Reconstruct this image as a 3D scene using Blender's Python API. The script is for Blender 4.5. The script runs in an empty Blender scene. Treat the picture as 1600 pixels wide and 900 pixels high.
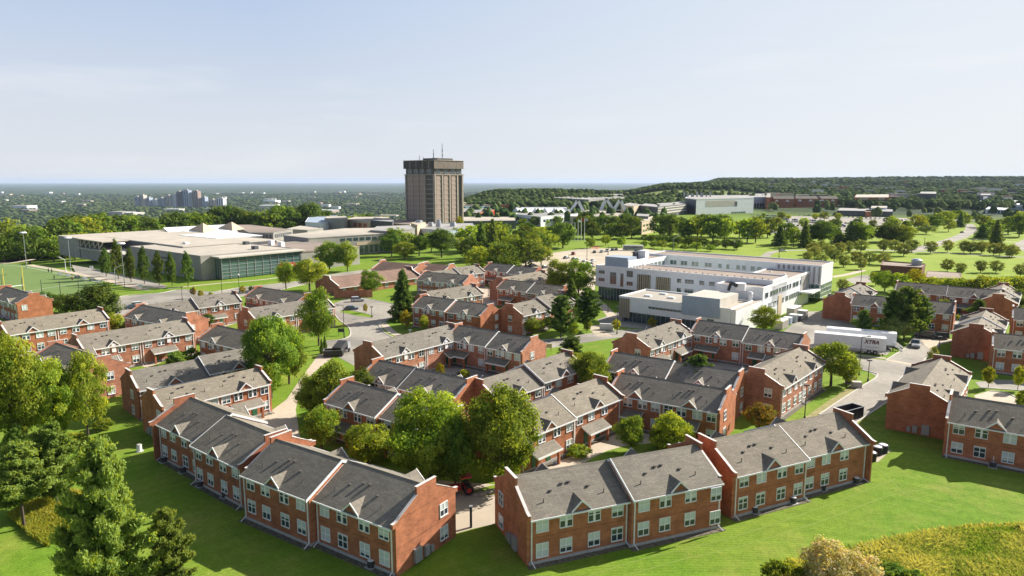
import bpy, bmesh, math, random
import numpy as np
from mathutils import Vector, Matrix
R = math.radians
random.seed(7)
rng = np.random.default_rng(11)
scene = bpy.context.scene
COL = scene.collection

# ------------------------------------------------------------------ camera
F, HZ, CAMH = 1070.0, 283.0, 41.0
PITCH = math.atan((450 - HZ) / F)
cam_d = bpy.data.cameras.new('camera')
cam = bpy.data.objects.new('camera', cam_d)
COL.objects.link(cam)
cam_d.sensor_width = 36
cam_d.lens = F / 1600 * 36
cam_d.clip_start = 1
cam_d.clip_end = 90000
cam.location = (0, 0, CAMH)
cam.rotation_euler = (math.pi / 2 - PITCH, 0, 0)
scene.camera = cam

# ------------------------------------------------------------------ world, sun, exposure
SUN_AZ, SUN_EL = 29.0, 31.0          # azimuth from +x towards +y
w = bpy.data.worlds.new('World'); scene.world = w; w.use_nodes = True
wn = w.node_tree.nodes; wl = w.node_tree.links
bg = wn['Background']
sky = wn.new('ShaderNodeTexSky'); sky.sky_type = 'NISHITA'; sky.sun_disc = False
sky.sun_elevation = R(SUN_EL); sky.sun_rotation = R(90 - SUN_AZ)
sky.altitude = 200; sky.air_density = 1.0; sky.dust_density = 1.0; sky.ozone_density = 4.0
# thin wisps of high cloud, the same all round the dome
tc = wn.new('ShaderNodeTexCoord'); mp = wn.new('ShaderNodeMapping'); mp.inputs['Scale'].default_value = (1.2, 1.2, 9)
nz = wn.new('ShaderNodeTexNoise'); nz.inputs['Scale'].default_value = 2.2; nz.inputs['Detail'].default_value = 7; nz.inputs['Roughness'].default_value = 0.6
rp = wn.new('ShaderNodeValToRGB'); rp.color_ramp.elements[0].position = 0.52; rp.color_ramp.elements[1].position = 0.86
rp.color_ramp.elements[1].color = (0.5, 0.5, 0.5, 1)
mx = wn.new('ShaderNodeMixRGB'); mx.inputs[2].default_value = (9.3, 9.4, 9.6, 1)
wl.new(tc.outputs['Generated'], mp.inputs[0]); wl.new(mp.outputs[0], nz.inputs['Vector']); wl.new(nz.outputs['Fac'], rp.inputs[0])
wl.new(rp.outputs[0], mx.inputs[0])
# pale summer haze low in the sky, all round the horizon
sxyz = wn.new('ShaderNodeSeparateXYZ'); wl.new(tc.outputs['Generated'], sxyz.inputs[0])
hr = wn.new('ShaderNodeValToRGB'); e_ = hr.color_ramp.elements
e_[0].position = 0.0; e_[0].color = (.92, .92, .92, 1); e_[1].position = .75; e_[1].color = (0, 0, 0, 1)
k_ = e_.new(.08); k_.color = (.86, .86, .86, 1); k_ = e_.new(.25); k_.color = (.82, .82, .82, 1); k_ = e_.new(.42); k_.color = (.12, .12, .12, 1)
hm = wn.new('ShaderNodeMixRGB')
hc = wn.new('ShaderNodeValToRGB'); ce = hc.color_ramp.elements; ce[0].position = 0.0; ce[0].color = (.80, .82, .865, 1); ce[1].position = .30; ce[1].color = (.47, .62, .88, 1)
k_ = ce.new(.10); k_.color = (.73, .78, .87, 1)
hv = wn.new('ShaderNodeVectorMath'); hv.operation = 'SCALE'; hv.inputs['Scale'].default_value = 10.0
wl.new(sxyz.outputs[2], hc.inputs[0]); wl.new(hc.outputs[0], hv.inputs[0]); wl.new(hv.outputs[0], hm.inputs[2])
wl.new(sxyz.outputs[2], hr.inputs[0]); wl.new(hr.outputs[0], hm.inputs[0]); wl.new(sky.outputs[0], hm.inputs[1])
# broad pale glow of the hazy air on the sun's side
gl = wn.new('ShaderNodeVectorMath'); gl.operation = 'DOT_PRODUCT'; gl.inputs[1].default_value = (math.cos(R(SUN_EL)) * math.cos(R(SUN_AZ)), math.cos(R(SUN_EL)) * math.sin(R(SUN_AZ)), math.sin(R(SUN_EL)))
gr = wn.new('ShaderNodeMapRange'); gr.inputs[1].default_value = .25; gr.inputs[2].default_value = 1.0; gr.inputs[3].default_value = 0; gr.inputs[4].default_value = .85
gm = wn.new('ShaderNodeMixRGB'); gm.inputs[2].default_value = (8.7, 9.0, 9.2, 1)
wl.new(tc.outputs['Generated'], gl.inputs[0]); wl.new(gl.outputs['Value'], gr.inputs[0]); wl.new(gr.outputs[0], gm.inputs[0]); wl.new(hm.outputs[0], gm.inputs[1]); wl.new(gm.outputs[0], mx.inputs[1]); wl.new(mx.outputs[0], bg.inputs[0])
bg.inputs[1].default_value = 0.05
sd = bpy.data.lights.new('sun', 'SUN'); sd.energy = 5.0; sd.angle = R(0.5); sd.color = (1.0, 0.93, 0.82)
sun = bpy.data.objects.new('sun', sd); COL.objects.link(sun)
sdir = Vector((math.cos(R(SUN_EL)) * math.cos(R(SUN_AZ)), math.cos(R(SUN_EL)) * math.sin(R(SUN_AZ)), math.sin(R(SUN_EL))))
sun.rotation_euler = sdir.to_track_quat('Z', 'Y').to_euler()
sun.location = (200, 200, 300)
vs = scene.view_settings
vs.view_transform = 'Standard'; vs.look = 'None'; vs.gamma = 1.0; vs.use_curve_mapping = False
vs.exposure = 1.02
scene.render.engine = 'CYCLES'
scene.cycles.max_bounces = 5; scene.cycles.transparent_max_bounces = 6

# ------------------------------------------------------------------ helpers
CP, SP = math.cos(PITCH), math.sin(PITCH)
def at(u, v, z=0.0):
    """point of the place at height z that is surveyed at photo pixel u, v"""
    x = (u - 800) / F; y = (450 - v) / F
    d = (x, CP + y * SP, -SP + y * CP)
    t = (z - CAMH) / d[2]
    return Vector((d[0] * t, d[1] * t, z))
def proj(p):
    z = p[2] - CAMH
    d = p[1] * CP - z * SP; h = p[1] * SP + z * CP
    return 800 + F * p[0] / d, 450 - F * h / d
def height_at(p, v):
    """height above p at which photo row v is met"""
    lo, hi = -5.0, 400.0
    for _ in range(40):
        m = (lo + hi) / 2
        if proj((p[0], p[1], m))[1] > v: lo = m
        else: hi = m
    return lo

def tag(o, label=None, cat=None, group=None, kind=None):
    if label: o['label'] = label
    if cat: o['category'] = cat
    if group: o['group'] = group
    if kind: o['kind'] = kind
    return o
def empty(name, loc, rz=0.0):
    o = bpy.data.objects.new(name, None); COL.objects.link(o)
    o.empty_display_size = 0.5
    o.location = loc; o.rotation_euler = (0, 0, rz)
    return o
def link(name, me, parent=None, loc=(0, 0, 0), rz=0.0):
    o = bpy.data.objects.new(name, me); COL.objects.link(o)
    o.location = loc; o.rotation_euler = (0, 0, rz)
    if parent: o.parent = parent
    return o
CHILD = {}
def copy_tree(o, parent=None):
    c = o.copy(); COL.objects.link(c); c.parent = parent
    for ch in list(CHILD.get(o.name) or o.children):
        copy_tree(ch, c)
    return c

class MB:
    """collects faces, builds one mesh"""
    def __init__(s): s.v = []; s.f = []; s.m = []
    def poly(s, pts, m=0):
        b = len(s.v); s.v += [tuple(p) for p in pts]; s.f.append(list(range(b, b + len(pts)))); s.m.append(m)
    def box(s, x0, x1, y0, y1, z0, z1, m=0):
        s.hexa([(x0, y0, z0), (x1, y0, z0), (x1, y1, z0), (x0, y1, z0), (x0, y0, z1), (x1, y0, z1), (x1, y1, z1), (x0, y1, z1)], m)
    def hexa(s, p, m=0, mt=None):
        b = len(s.v); s.v += [tuple(q) for q in p]
        for i, f in enumerate(((3, 2, 1, 0), (4, 5, 6, 7), (0, 1, 5, 4), (1, 2, 6, 5), (2, 3, 7, 6), (3, 0, 4, 7))):
            s.f.append([b + k for k in f]); s.m.append(mt if (mt is not None and i == 1) else m)
    def prism(s, pts, z0, z1, m=0, mt=None):
        """pts: list of (x,y) ccw"""
        a = sum(pts[i][0] * pts[(i + 1) % len(pts)][1] - pts[(i + 1) % len(pts)][0] * pts[i][1] for i in range(len(pts)))
        if a < 0: pts = pts[::-1]
        n = len(pts); b = len(s.v)
        s.v += [(p[0], p[1], z0) for p in pts] + [(p[0], p[1], z1) for p in pts]
        s.f.append([b + n + i for i in range(n)]); s.m.append(m if mt is None else mt)
        s.f.append([b + i for i in range(n)][::-1]); s.m.append(m)
        for i in range(n):
            j = (i + 1) % n
            s.f.append([b + i, b + j, b + n + j, b + n + i]); s.m.append(m)
    def tube(s, p, q, r0, r1=None, n=8, m=0, caps=True):
        r1 = r0 if r1 is None else r1
        p = Vector(p); q = Vector(q); d = (q - p)
        if d.length < 1e-6: return
        d.normalize()
        a = Vector((1, 0, 0)) if abs(d.x) < .8 else Vector((0, 1, 0))
        e = d.cross(a).normalized(); g = d.cross(e)
        b = len(s.v)
        for c, r in ((p, r0), (q, r1)):
            for i in range(n):
                t = 2 * math.pi * i / n
                s.v.append(tuple(c + e * (r * math.cos(t)) + g * (r * math.sin(t))))
        for i in range(n):
            j = (i + 1) % n
            s.f.append([b + i, b + j, b + n + j, b + n + i][::-1]); s.m.append(m)
        if caps:
            s.f.append([b + i for i in range(n)]); s.m.append(m)
            s.f.append([b + n + i for i in range(n)][::-1]); s.m.append(m)
    def extr_x(s, prof, x0, x1, m=0):
        """prof: list of (y,z), extruded along x"""
        n = len(prof); b = len(s.v)
        s.v += [(x0, y, z) for y, z in prof] + [(x1, y, z) for y, z in prof]
        s.f.append([b + i for i in range(n)]); s.m.append(m)
        s.f.append([b + n + i for i in range(n)][::-1]); s.m.append(m)
        for i in range(n):
            j = (i + 1) % n
            s.f.append([b + i, b + n + i, b + n + j, b + j]); s.m.append(m)
    def mesh(s, name, mats):
        me = bpy.data.meshes.new(name)
        me.from_pydata(s.v, [], s.f)
        for k in (mats if isinstance(mats, (list, tuple)) else [mats]): me.materials.append(k)
        me.polygons.foreach_set('material_index', s.m)
        bm = bmesh.new(); bm.from_mesh(me); bmesh.ops.recalc_face_normals(bm, faces=bm.faces); bm.to_mesh(me); bm.free()
        me.update()
        return me
    def build(s, name, mats, parent=None, loc=(0, 0, 0), rz=0.0):
        return link(name, s.mesh(name, mats), parent, loc, rz)

# ------------------------------------------------------------------ materials
def newmat(name):
    m = bpy.data.materials.new(name); m.use_nodes = True
    return m, m.node_tree.nodes, m.node_tree.links, m.node_tree.nodes['Principled BSDF']
def noise_mat(name, c0, c1, scale=1.0, rough=0.8, detail=6, lo=0.35, hi=0.65, metallic=0.0, bump=0.0, spec=0.3, coord='Object', stretch=(1, 1, 1), rnd=0.0, c2=None):
    m, n, l, b = newmat(name)
    tc = n.new('ShaderNodeTexCoord'); mp = n.new('ShaderNodeMapping'); mp.inputs['Scale'].default_value = stretch
    nz = n.new('ShaderNodeTexNoise'); nz.inputs['Scale'].default_value = scale; nz.inputs['Detail'].default_value = detail; nz.inputs['Roughness'].default_value = 0.65
    rp = n.new('ShaderNodeValToRGB'); rp.color_ramp.elements[0].position = lo; rp.color_ramp.elements[1].position = hi
    rp.color_ramp.elements[0].color = (*c0, 1); rp.color_ramp.elements[1].color = (*c1, 1)
    l.new(tc.outputs[coord], mp.inputs[0]); l.new(mp.outputs[0], nz.inputs['Vector']); l.new(nz.outputs['Fac'], rp.inputs[0])
    out = rp.outputs[0]
    if c2 is not None:
        n2 = n.new('ShaderNodeTexNoise'); n2.inputs['Scale'].default_value = scale * 0.06; n2.inputs['Detail'].default_value = 4
        l.new(mp.outputs[0], n2.inputs['Vector'])
        r2 = n.new('ShaderNodeValToRGB'); r2.color_ramp.elements[0].position = .45; r2.color_ramp.elements[1].position = .62
        mix = n.new('ShaderNodeMixRGB'); mix.inputs[2].default_value = (*c2, 1)
        l.new(n2.outputs['Fac'], r2.inputs[0]); l.new(r2.outputs[0], mix.inputs[0]); l.new(out, mix.inputs[1]); out = mix.outputs[0]
    if rnd > 0:
        oi = n.new('ShaderNodeObjectInfo'); mr = n.new('ShaderNodeMapRange'); mr.inputs[3].default_value = 1 - rnd; mr.inputs[4].default_value = 1 + rnd
        hs = n.new('ShaderNodeHueSaturation'); l.new(oi.outputs['Random'], mr.inputs[0]); l.new(mr.outputs[0], hs.inputs['Value']); l.new(out, hs.inputs['Color']); out = hs.outputs[0]
    l.new(out, b.inputs['Base Color'])
    b.inputs['Roughness'].default_value = rough; b.inputs['Metallic'].default_value = metallic
    b.inputs['Specular IOR Level'].default_value = spec
    if bump > 0:
        bp = n.new('ShaderNodeBump'); bp.inputs['Strength'].default_value = bump; bp.inputs['Distance'].default_value = 0.05
        l.new(nz.outputs['Fac'], bp.inputs['Height']); l.new(bp.outputs[0], b.inputs['Normal'])
    return m
def flat(name, c, rough=0.6, metallic=0.0, spec=0.3):
    """near-uniform paint with a little wear"""
    return noise_mat(name, tuple(k * .9 for k in c), tuple(min(1, k * 1.06) for k in c), 1.7, rough, 5, .3, .7, metallic, 0, spec)

def brick_mat(name, ca, cb, mortar, course_dark=0.75):
    m, n, l, b = newmat(name)
    tc = n.new('ShaderNodeTexCoord'); sx = n.new('ShaderNodeSeparateXYZ'); l.new(tc.outputs['Object'], sx.inputs[0])
    ad = n.new('ShaderNodeMath'); ad.operation = 'ADD'; l.new(sx.outputs[0], ad.inputs[0]); l.new(sx.outputs[1], ad.inputs[1])
    cb_ = n.new('ShaderNodeCombineXYZ'); l.new(ad.outputs[0], cb_.inputs[0]); l.new(sx.outputs[2], cb_.inputs[1])
    br = n.new('ShaderNodeTexBrick'); br.inputs['Scale'].default_value = 1.0
    br.inputs['Brick Width'].default_value = 0.42; br.inputs['Row Height'].default_value = 0.16; br.inputs['Mortar Size'].default_value = 0.012
    br.inputs['Color1'].default_value = (*ca, 1); br.inputs['Color2'].default_value = (*cb, 1); br.inputs['Mortar'].default_value = (*mortar, 1)
    l.new(cb_.outputs[0], br.inputs['Vector'])
    nz = n.new('ShaderNodeTexNoise'); nz.inputs['Scale'].default_value = 0.7; nz.inputs['Detail'].default_value = 8
    l.new(tc.outputs['Object'], nz.inputs['Vector'])
    mr = n.new('ShaderNodeMapRange'); mr.inputs[1].default_value = .3; mr.inputs[2].default_value = .7; mr.inputs[3].default_value = .72; mr.inputs[4].default_value = 1.16
    l.new(nz.outputs['Fac'], mr.inputs[0])
    # darker soldier courses at two levels
    def band(z, h):
        s_ = n.new('ShaderNodeMath'); s_.operation = 'SUBTRACT'; s_.inputs[1].default_value = z; l.new(sx.outputs[2], s_.inputs[0])
        a_ = n.new('ShaderNodeMath'); a_.operation = 'ABSOLUTE'; l.new(s_.outputs[0], a_.inputs[0])
        t_ = n.new('ShaderNodeMath'); t_.operation = 'LESS_THAN'; t_.inputs[1].default_value = h; l.new(a_.outputs[0], t_.inputs[0])
        return t_
    b1, b2 = band(3.05, .07), band(6.1, .05)
    sm = n.new('ShaderNodeMath'); sm.operation = 'MAXIMUM'; l.new(b1.outputs[0], sm.inputs[0]); l.new(b2.outputs[0], sm.inputs[1])
    mb = n.new('ShaderNodeMapRange'); mb.inputs[3].default_value = 1; mb.inputs[4].default_value = course_dark; l.new(sm.outputs[0], mb.inputs[0])
    mu = n.new('ShaderNodeMath'); mu.operation = 'MULTIPLY'; l.new(mr.outputs[0], mu.inputs[0]); l.new(mb.outputs[0], mu.inputs[1])
    hs = n.new('ShaderNodeHueSaturation'); l.new(mu.outputs[0], hs.inputs['Value']); l.new(br.outputs['Color'], hs.inputs['Color'])
    l.new(hs.outputs[0], b.inputs['Base Color']); b.inputs['Roughness'].default_value = .85; b.inputs['Specular IOR Level'].default_value = .2
    return m

def shingle_mat(name, c0, c1):
    """asphalt shingles: courses follow the slope, tabs vary"""
    m, n, l, b = newmat(name)
    tc = n.new('ShaderNodeTexCoord'); sx = n.new('ShaderNodeSeparateXYZ'); l.new(tc.outputs['Object'], sx.inputs[0])
    cb_ = n.new('ShaderNodeCombineXYZ'); l.new(sx.outputs[0], cb_.inputs[0])
    sc = n.new('ShaderNodeMath'); sc.operation = 'MULTIPLY'; sc.inputs[1].default_value = 1.18; l.new(sx.outputs[1], sc.inputs[0]); l.new(sc.outputs[0], cb_.inputs[1])
    br = n.new('ShaderNodeTexBrick'); br.inputs['Scale'].default_value = 1.0
    br.inputs['Brick Width'].default_value = 0.9; br.inputs['Row Height'].default_value = 0.26; br.inputs['Mortar Size'].default_value = 0.015
    br.inputs['Color1'].default_value = (*c0, 1); br.inputs['Color2'].default_value = (*c1, 1); br.inputs['Mortar'].default_value = (*[k * .6 for k in c0], 1)
    l.new(cb_.outputs[0], br.inputs['Vector'])
    nz = n.new('ShaderNodeTexNoise'); nz.inputs['Scale'].default_value = 2.2; nz.inputs['Detail'].default_value = 9; nz.inputs['Roughness'].default_value = .7
    l.new(tc.outputs['Object'], nz.inputs['Vector'])
    mr = n.new('ShaderNodeMapRange'); mr.inputs[1].default_value = .3; mr.inputs[2].default_value = .7; mr.inputs[3].default_value = .8; mr.inputs[4].default_value = 1.16
    l.new(nz.outputs['Fac'], mr.inputs[0])
    n2 = n.new('ShaderNodeTexNoise'); n2.inputs['Scale'].default_value = .22; n2.inputs['Detail'].default_value = 4
    l.new(tc.outputs['Object'], n2.inputs['Vector'])
    m2 = n.new('ShaderNodeMapRange'); m2.inputs[1].default_value = .35; m2.inputs[2].default_value = .65; m2.inputs[3].default_value = .88; m2.inputs[4].default_value = 1.08
    l.new(n2.outputs['Fac'], m2.inputs[0])
    mu = n.new('ShaderNodeMath'); mu.operation = 'MULTIPLY'; l.new(mr.outputs[0], mu.inputs[0]); l.new(m2.outputs[0], mu.inputs[1])
    hs = n.new('ShaderNodeHueSaturation'); l.new(mu.outputs[0], hs.inputs['Value']); l.new(br.outputs['Color'], hs.inputs['Color'])
    l.new(hs.outputs[0], b.inputs['Base Color']); b.inputs['Roughness'].default_value = .9; b.inputs['Specular IOR Level'].default_value = .2
    return m

def glass_mat(name, dark, curtain, amount):
    """window glass with blinds drawn at a different height in every room"""
    m, n, l, b = newmat(name)
    tc = n.new('ShaderNodeTexCoord'); sx = n.new('ShaderNodeSeparateXYZ'); l.new(tc.outputs['Object'], sx.inputs[0])
    oi = n.new('ShaderNodeObjectInfo')
    mr = n.new('ShaderNodeMapRange'); mr.inputs[3].default_value = -0.75 - amount; mr.inputs[4].default_value = 0.75 - amount; l.new(oi.outputs['Random'], mr.inputs[0])
    gt = n.new('ShaderNodeMath'); gt.operation = 'GREATER_THAN'; l.new(sx.outputs[2], gt.inputs[0]); l.new(mr.outputs[0], gt.inputs[1])
    mix = n.new('ShaderNodeMixRGB'); mix.inputs[1].default_value = (*dark, 1); mix.inputs[2].default_value = (*curtain, 1); l.new(gt.outputs[0], mix.inputs[0])
    l.new(mix.outputs[0], b.inputs['Base Color']); b.inputs['Roughness'].default_value = .08; b.inputs['Specular IOR Level'].default_value = .7
    return m

M = {}
M['brick'] = brick_mat('brick', (0.45, 0.155, 0.072), (0.32, 0.108, 0.055), (0.27, 0.18, 0.12))
M['brick_pale'] = brick_mat('brick_pale', (0.46, 0.180, 0.10), (0.38, 0.145, 0.08), (0.38, 0.26, 0.18), .7)
M['shingle'] = shingle_mat('shingle', (0.195, 0.175, 0.143), (0.245, 0.220, 0.18))
M['shingle_brown'] = shingle_mat('shingle_brown', (0.22, 0.145, 0.11), (0.27, 0.18, 0.14))
M['white'] = flat('white_paint', (0.78, 0.78, 0.78), .45)
M['white_wall'] = noise_mat('white_wall', (0.70, 0.71, 0.73), (0.79, 0.80, 0.82), .4, .5, 6)
M['coping'] = flat('coping', (0.62, 0.58, 0.55), .6)
M['dark_brick_cap'] = flat('dark_cap', (0.16, 0.07, 0.05), .7)
M['concrete'] = noise_mat('concrete', (0.30, 0.285, 0.26), (0.40, 0.38, 0.345), .35, .85, 8, c2=(0.27, 0.26, 0.24))
M['concrete_pale'] = noise_mat('concrete_pale', (0.46, 0.43, 0.37), (0.55, 0.51, 0.45), .25, .85, 8)
M['foundation'] = noise_mat('foundation', (0.34, 0.33, 0.31), (0.44, 0.43, 0.40), 1.5, .9, 7)
M['asphalt'] = noise_mat('asphalt', (0.27, 0.245, 0.21), (0.38, 0.35, 0.30), 1.1, .9, 10, c2=(0.22, 0.205, 0.18))
M['paving'] = noise_mat('paving', (0.46, 0.39, 0.30), (0.54, 0.46, 0.36), .8, .9, 8, c2=(0.42, 0.36, 0.28))
M['kerb'] = noise_mat('kerb', (0.45, 0.43, 0.38), (0.56, 0.53, 0.47), 1.2, .85)
M['glass'] = glass_mat('window_glass', (0.035, 0.05, 0.06), (0.55, 0.60, 0.60), .15)
M['glass_dark'] = flat('glass_dark', (0.045, 0.075, 0.08), .08, 0, .8)
M['glass_green'] = flat('glass_green', (0.075, 0.14, 0.125), .08, 0, .8)
M['grey_metal'] = flat('grey_metal', (0.34, 0.36, 0.38), .45, .3)
M['dark_metal'] = flat('dark_metal', (0.06, 0.06, 0.065), .5, .3)
M['black'] = flat('black_rubber', (0.025, 0.025, 0.027), .7)
M['door_green'] = flat('door_green', (0.035, 0.13, 0.06), .5)
M['vent'] = flat('vent', (0.10, 0.09, 0.085), .7)
M['blue_grey'] = noise_mat('blue_grey', (0.30, 0.36, 0.45), (0.36, 0.42, 0.51), .5, .6)
M['red'] = flat('red_paint', (0.45, 0.035, 0.025), .4)
M['yellow'] = flat('yellow_paint', (0.75, 0.55, 0.08), .5)
M['roof_tan'] = noise_mat('roof_gravel', (0.40, 0.36, 0.30), (0.50, 0.45, 0.38), .12, .95, 9, c2=(0.34, 0.31, 0.27))
M['roof_brown'] = noise_mat('roof_brown', (0.25, 0.20, 0.17), (0.34, 0.27, 0.22), .15, .95, 9, c2=(0.22, 0.185, 0.16))
M['roof_grey'] = noise_mat('roof_grey', (0.30, 0.29, 0.28), (0.38, 0.37, 0.35), .12, .95, 9, c2=(0.26, 0.26, 0.25))
M['tan_wall'] = noise_mat('tan_wall', (0.46, 0.36, 0.25), (0.54, 0.43, 0.30), .3, .8)
M['dark_wall'] = noise_mat('dark_wall', (0.07, 0.075, 0.085), (0.11, 0.115, 0.125), .3, .6)
M['tower_panel'] = noise_mat('tower_panel', (0.28, 0.215, 0.18), (0.36, 0.275, 0.235), .3, .85, 8)
M['tower_concrete'] = noise_mat('tower_concrete', (0.30, 0.255, 0.22), (0.39, 0.335, 0.29), .3, .85, 8)
M['tower_dark'] = noise_mat('tower_dark', (0.085, 0.08, 0.075), (0.13, 0.12, 0.11), .3, .8)
M['brick1'] = brick_mat('brick_brown', (0.40, 0.135, 0.068), (0.28, 0.095, 0.052), (0.26, 0.18, 0.12))
M['brick2'] = brick_mat('brick_orange', (0.50, 0.175, 0.078), (0.37, 0.125, 0.06), (0.30, 0.20, 0.13))
M['brick_pale1'] = brick_mat('brick_salmon', (0.50, 0.205, 0.12), (0.40, 0.16, 0.095), (0.40, 0.28, 0.20), .7)
M['brick_pale2'] = brick_mat('brick_rose', (0.43, 0.165, 0.095), (0.34, 0.13, 0.078), (0.36, 0.25, 0.18), .7)
M['shingle1'] = shingle_mat('shingle_warm', (0.208, 0.182, 0.142), (0.265, 0.232, 0.182))
M['shingle2'] = shingle_mat('shingle_worn', (0.175, 0.160, 0.135), (0.228, 0.208, 0.178))
# ------------------------------------------------------------------ ground
def ground_mat():
    m, n, l, b = newmat('lawn')
    tc = n.new('ShaderNodeTexCoord')
    def noise(scale, det=8, ro=.65, st=(1, 1, 1)):
        mp = n.new('ShaderNodeMapping'); mp.inputs['Scale'].default_value = st; l.new(tc.outputs['Object'], mp.inputs[0])
        z = n.new('ShaderNodeTexNoise'); z.inputs['Scale'].default_value = scale; z.inputs['Detail'].default_value = det; z.inputs['Roughness'].default_value = ro
        l.new(mp.outputs[0], z.inputs['Vector']); return z
    def ramp(src, e):
        r = n.new('ShaderNodeValToRGB'); cr = r.color_ramp
        while len(cr.elements) < len(e): cr.elements.new(.5)
        for k, (p, c) in zip(cr.elements, e): k.position = p; k.color = (*c, 1)
        l.new(src, r.inputs[0]); return r
    def mix(a, b_, f, mode='MIX', fac=None):
        x = n.new('ShaderNodeMixRGB'); x.blend_type = mode
        if fac is not None: x.inputs[0].default_value = fac
        else: l.new(f, x.inputs[0])
        l.new(a, x.inputs[1]); l.new(b_, x.inputs[2]); return x.outputs[0]
    a = ramp(noise(.35, 10).outputs['Fac'], [(.3, (0.100, 0.180, 0.018)), (.55, (0.148, 0.236, 0.026)), (.75, (0.225, 0.290, 0.045))])
    d = ramp(noise(.045, 5).outputs['Fac'], [(.4, (0.120, 0.245, 0.014)), (.6, (0.225, 0.290, 0.035))])
    col = mix(a.outputs[0], d.outputs[0], None, fac=.4)
    dry = ramp(noise(.11, 9, .75).outputs['Fac'], [(.50, (0, 0, 0)), (.70, (.75, .75, .75))])
    dn = n.new('ShaderNodeMixRGB'); dn.inputs[2].default_value = (0.26, 0.27, 0.06, 1); l.new(dry.outputs[0], dn.inputs[0]); l.new(col, dn.inputs[1]); col = dn.outputs[0]
    # backlight on the big eastern lawns, painted into the turf as brighter yellow-green
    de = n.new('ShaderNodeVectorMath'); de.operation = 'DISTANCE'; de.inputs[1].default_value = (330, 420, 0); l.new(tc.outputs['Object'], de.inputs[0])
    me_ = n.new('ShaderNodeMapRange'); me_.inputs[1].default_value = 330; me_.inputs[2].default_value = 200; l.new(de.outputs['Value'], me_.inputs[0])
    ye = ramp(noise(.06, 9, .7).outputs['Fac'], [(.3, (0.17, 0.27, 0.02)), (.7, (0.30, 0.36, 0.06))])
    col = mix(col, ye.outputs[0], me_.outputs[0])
    # mowing swathes
    sx = n.new('ShaderNodeMapping'); sx.inputs['Location'].default_value = (-20, -5, 0); l.new(tc.outputs['Object'], sx.inputs[0])
    wv = n.new('ShaderNodeTexWave'); wv.wave_type = 'RINGS'; wv.rings_direction = 'Z'; wv.inputs['Scale'].default_value = .13; wv.inputs['Distortion'].default_value = 9; wv.inputs['Detail'].default_value = 5; wv.inputs['Detail Scale'].default_value = .12
    l.new(sx.outputs[0], wv.inputs['Vector'])
    wr = ramp(wv.outputs['Fac'], [(.2, (.95, .96, .93)), (.8, (1.04, 1.03, 1.05))])
    col = mix(col, wr.outputs[0], None, 'MULTIPLY', .8)
    w2 = n.new('ShaderNodeTexWave'); w2.wave_type = 'RINGS'; w2.rings_direction = 'Z'; w2.inputs['Scale'].default_value = .62; w2.inputs['Distortion'].default_value = 5; w2.inputs['Detail'].default_value = 4; w2.inputs['Detail Scale'].default_value = .35
    l.new(sx.outputs[0], w2.inputs['Vector'])
    w3 = ramp(w2.outputs['Fac'], [(.1, (.86, .89, .84)), (.6, (1.06, 1.05, 1.07))])
    col = mix(col, w3.outputs[0], None, 'MULTIPLY', .8)
    c3 = ramp(noise(1.3, 9, .8).outputs['Fac'], [(.32, (.58, .68, .55)), (.68, (1.34, 1.26, 1.35))])
    col = mix(col, c3.outputs[0], None, 'MULTIPLY', .75)
    g = ramp(noise(6, 4, .8).outputs['Fac'], [(.32, (.5, .56, .5)), (.68, (1.5, 1.42, 1.5))])
    col = mix(col, g.outputs[0], None, 'MULTIPLY', .8)
    # far country: woods, fields and roofs seen from far away
    f1 = ramp(noise(.006, 12, .7).outputs['Fac'], [(.35, (0.022, 0.045, 0.016)), (.55, (0.040, 0.070, 0.022)), (.68, (0.10, 0.13, 0.045)), (.8, (0.22, 0.20, 0.14))])
    f2 = ramp(noise(.02, 12, .8).outputs['Fac'], [(.35, (.55, .6, .55)), (.65, (1.3, 1.25, 1.2))])
    far = mix(f1.outputs[0], f2.outputs[0], None, 'MULTIPLY', .9)
    ln = n.new('ShaderNodeVectorMath'); ln.operation = 'LENGTH'; l.new(tc.outputs['Object'], ln.inputs[0])
    mr = n.new('ShaderNodeMapRange'); mr.inputs[1].default_value = 780; mr.inputs[2].default_value = 1000; l.new(ln.outputs['Value'], mr.inputs[0])
    # open hill meadow to the north-east
    ds = n.new('ShaderNodeVectorMath'); ds.operation = 'DISTANCE'; ds.inputs[1].default_value = (330, 1330, 20); l.new(tc.outputs['Object'], ds.inputs[0])
    md = n.new('ShaderNodeMapRange'); md.inputs[1].default_value = 260; md.inputs[2].default_value = 215; l.new(ds.outputs['Value'], md.inputs[0])
    mead = ramp(noise(.03, 8).outputs['Fac'], [(.3, (0.10, 0.15, 0.03)), (.7, (0.19, 0.21, 0.06))])
    far = mix(far, mead.outputs[0], md.outputs[0])
    col = mix(col, far, mr.outputs[0])
    l.new(col, b.inputs['Base Color']); b.inputs['Roughness'].default_value = .95; b.inputs['Specular IOR Level'].default_value = .1
    bp = n.new('ShaderNodeBump'); bp.inputs['Strength'].default_value = .35; bp.inputs['Distance'].default_value = .12
    l.new(noise(3.5, 6, .8).outputs['Fac'], bp.inputs['Height']); l.new(bp.outputs[0], b.inputs['Normal'])
    return m
M['lawn'] = ground_mat()

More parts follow.
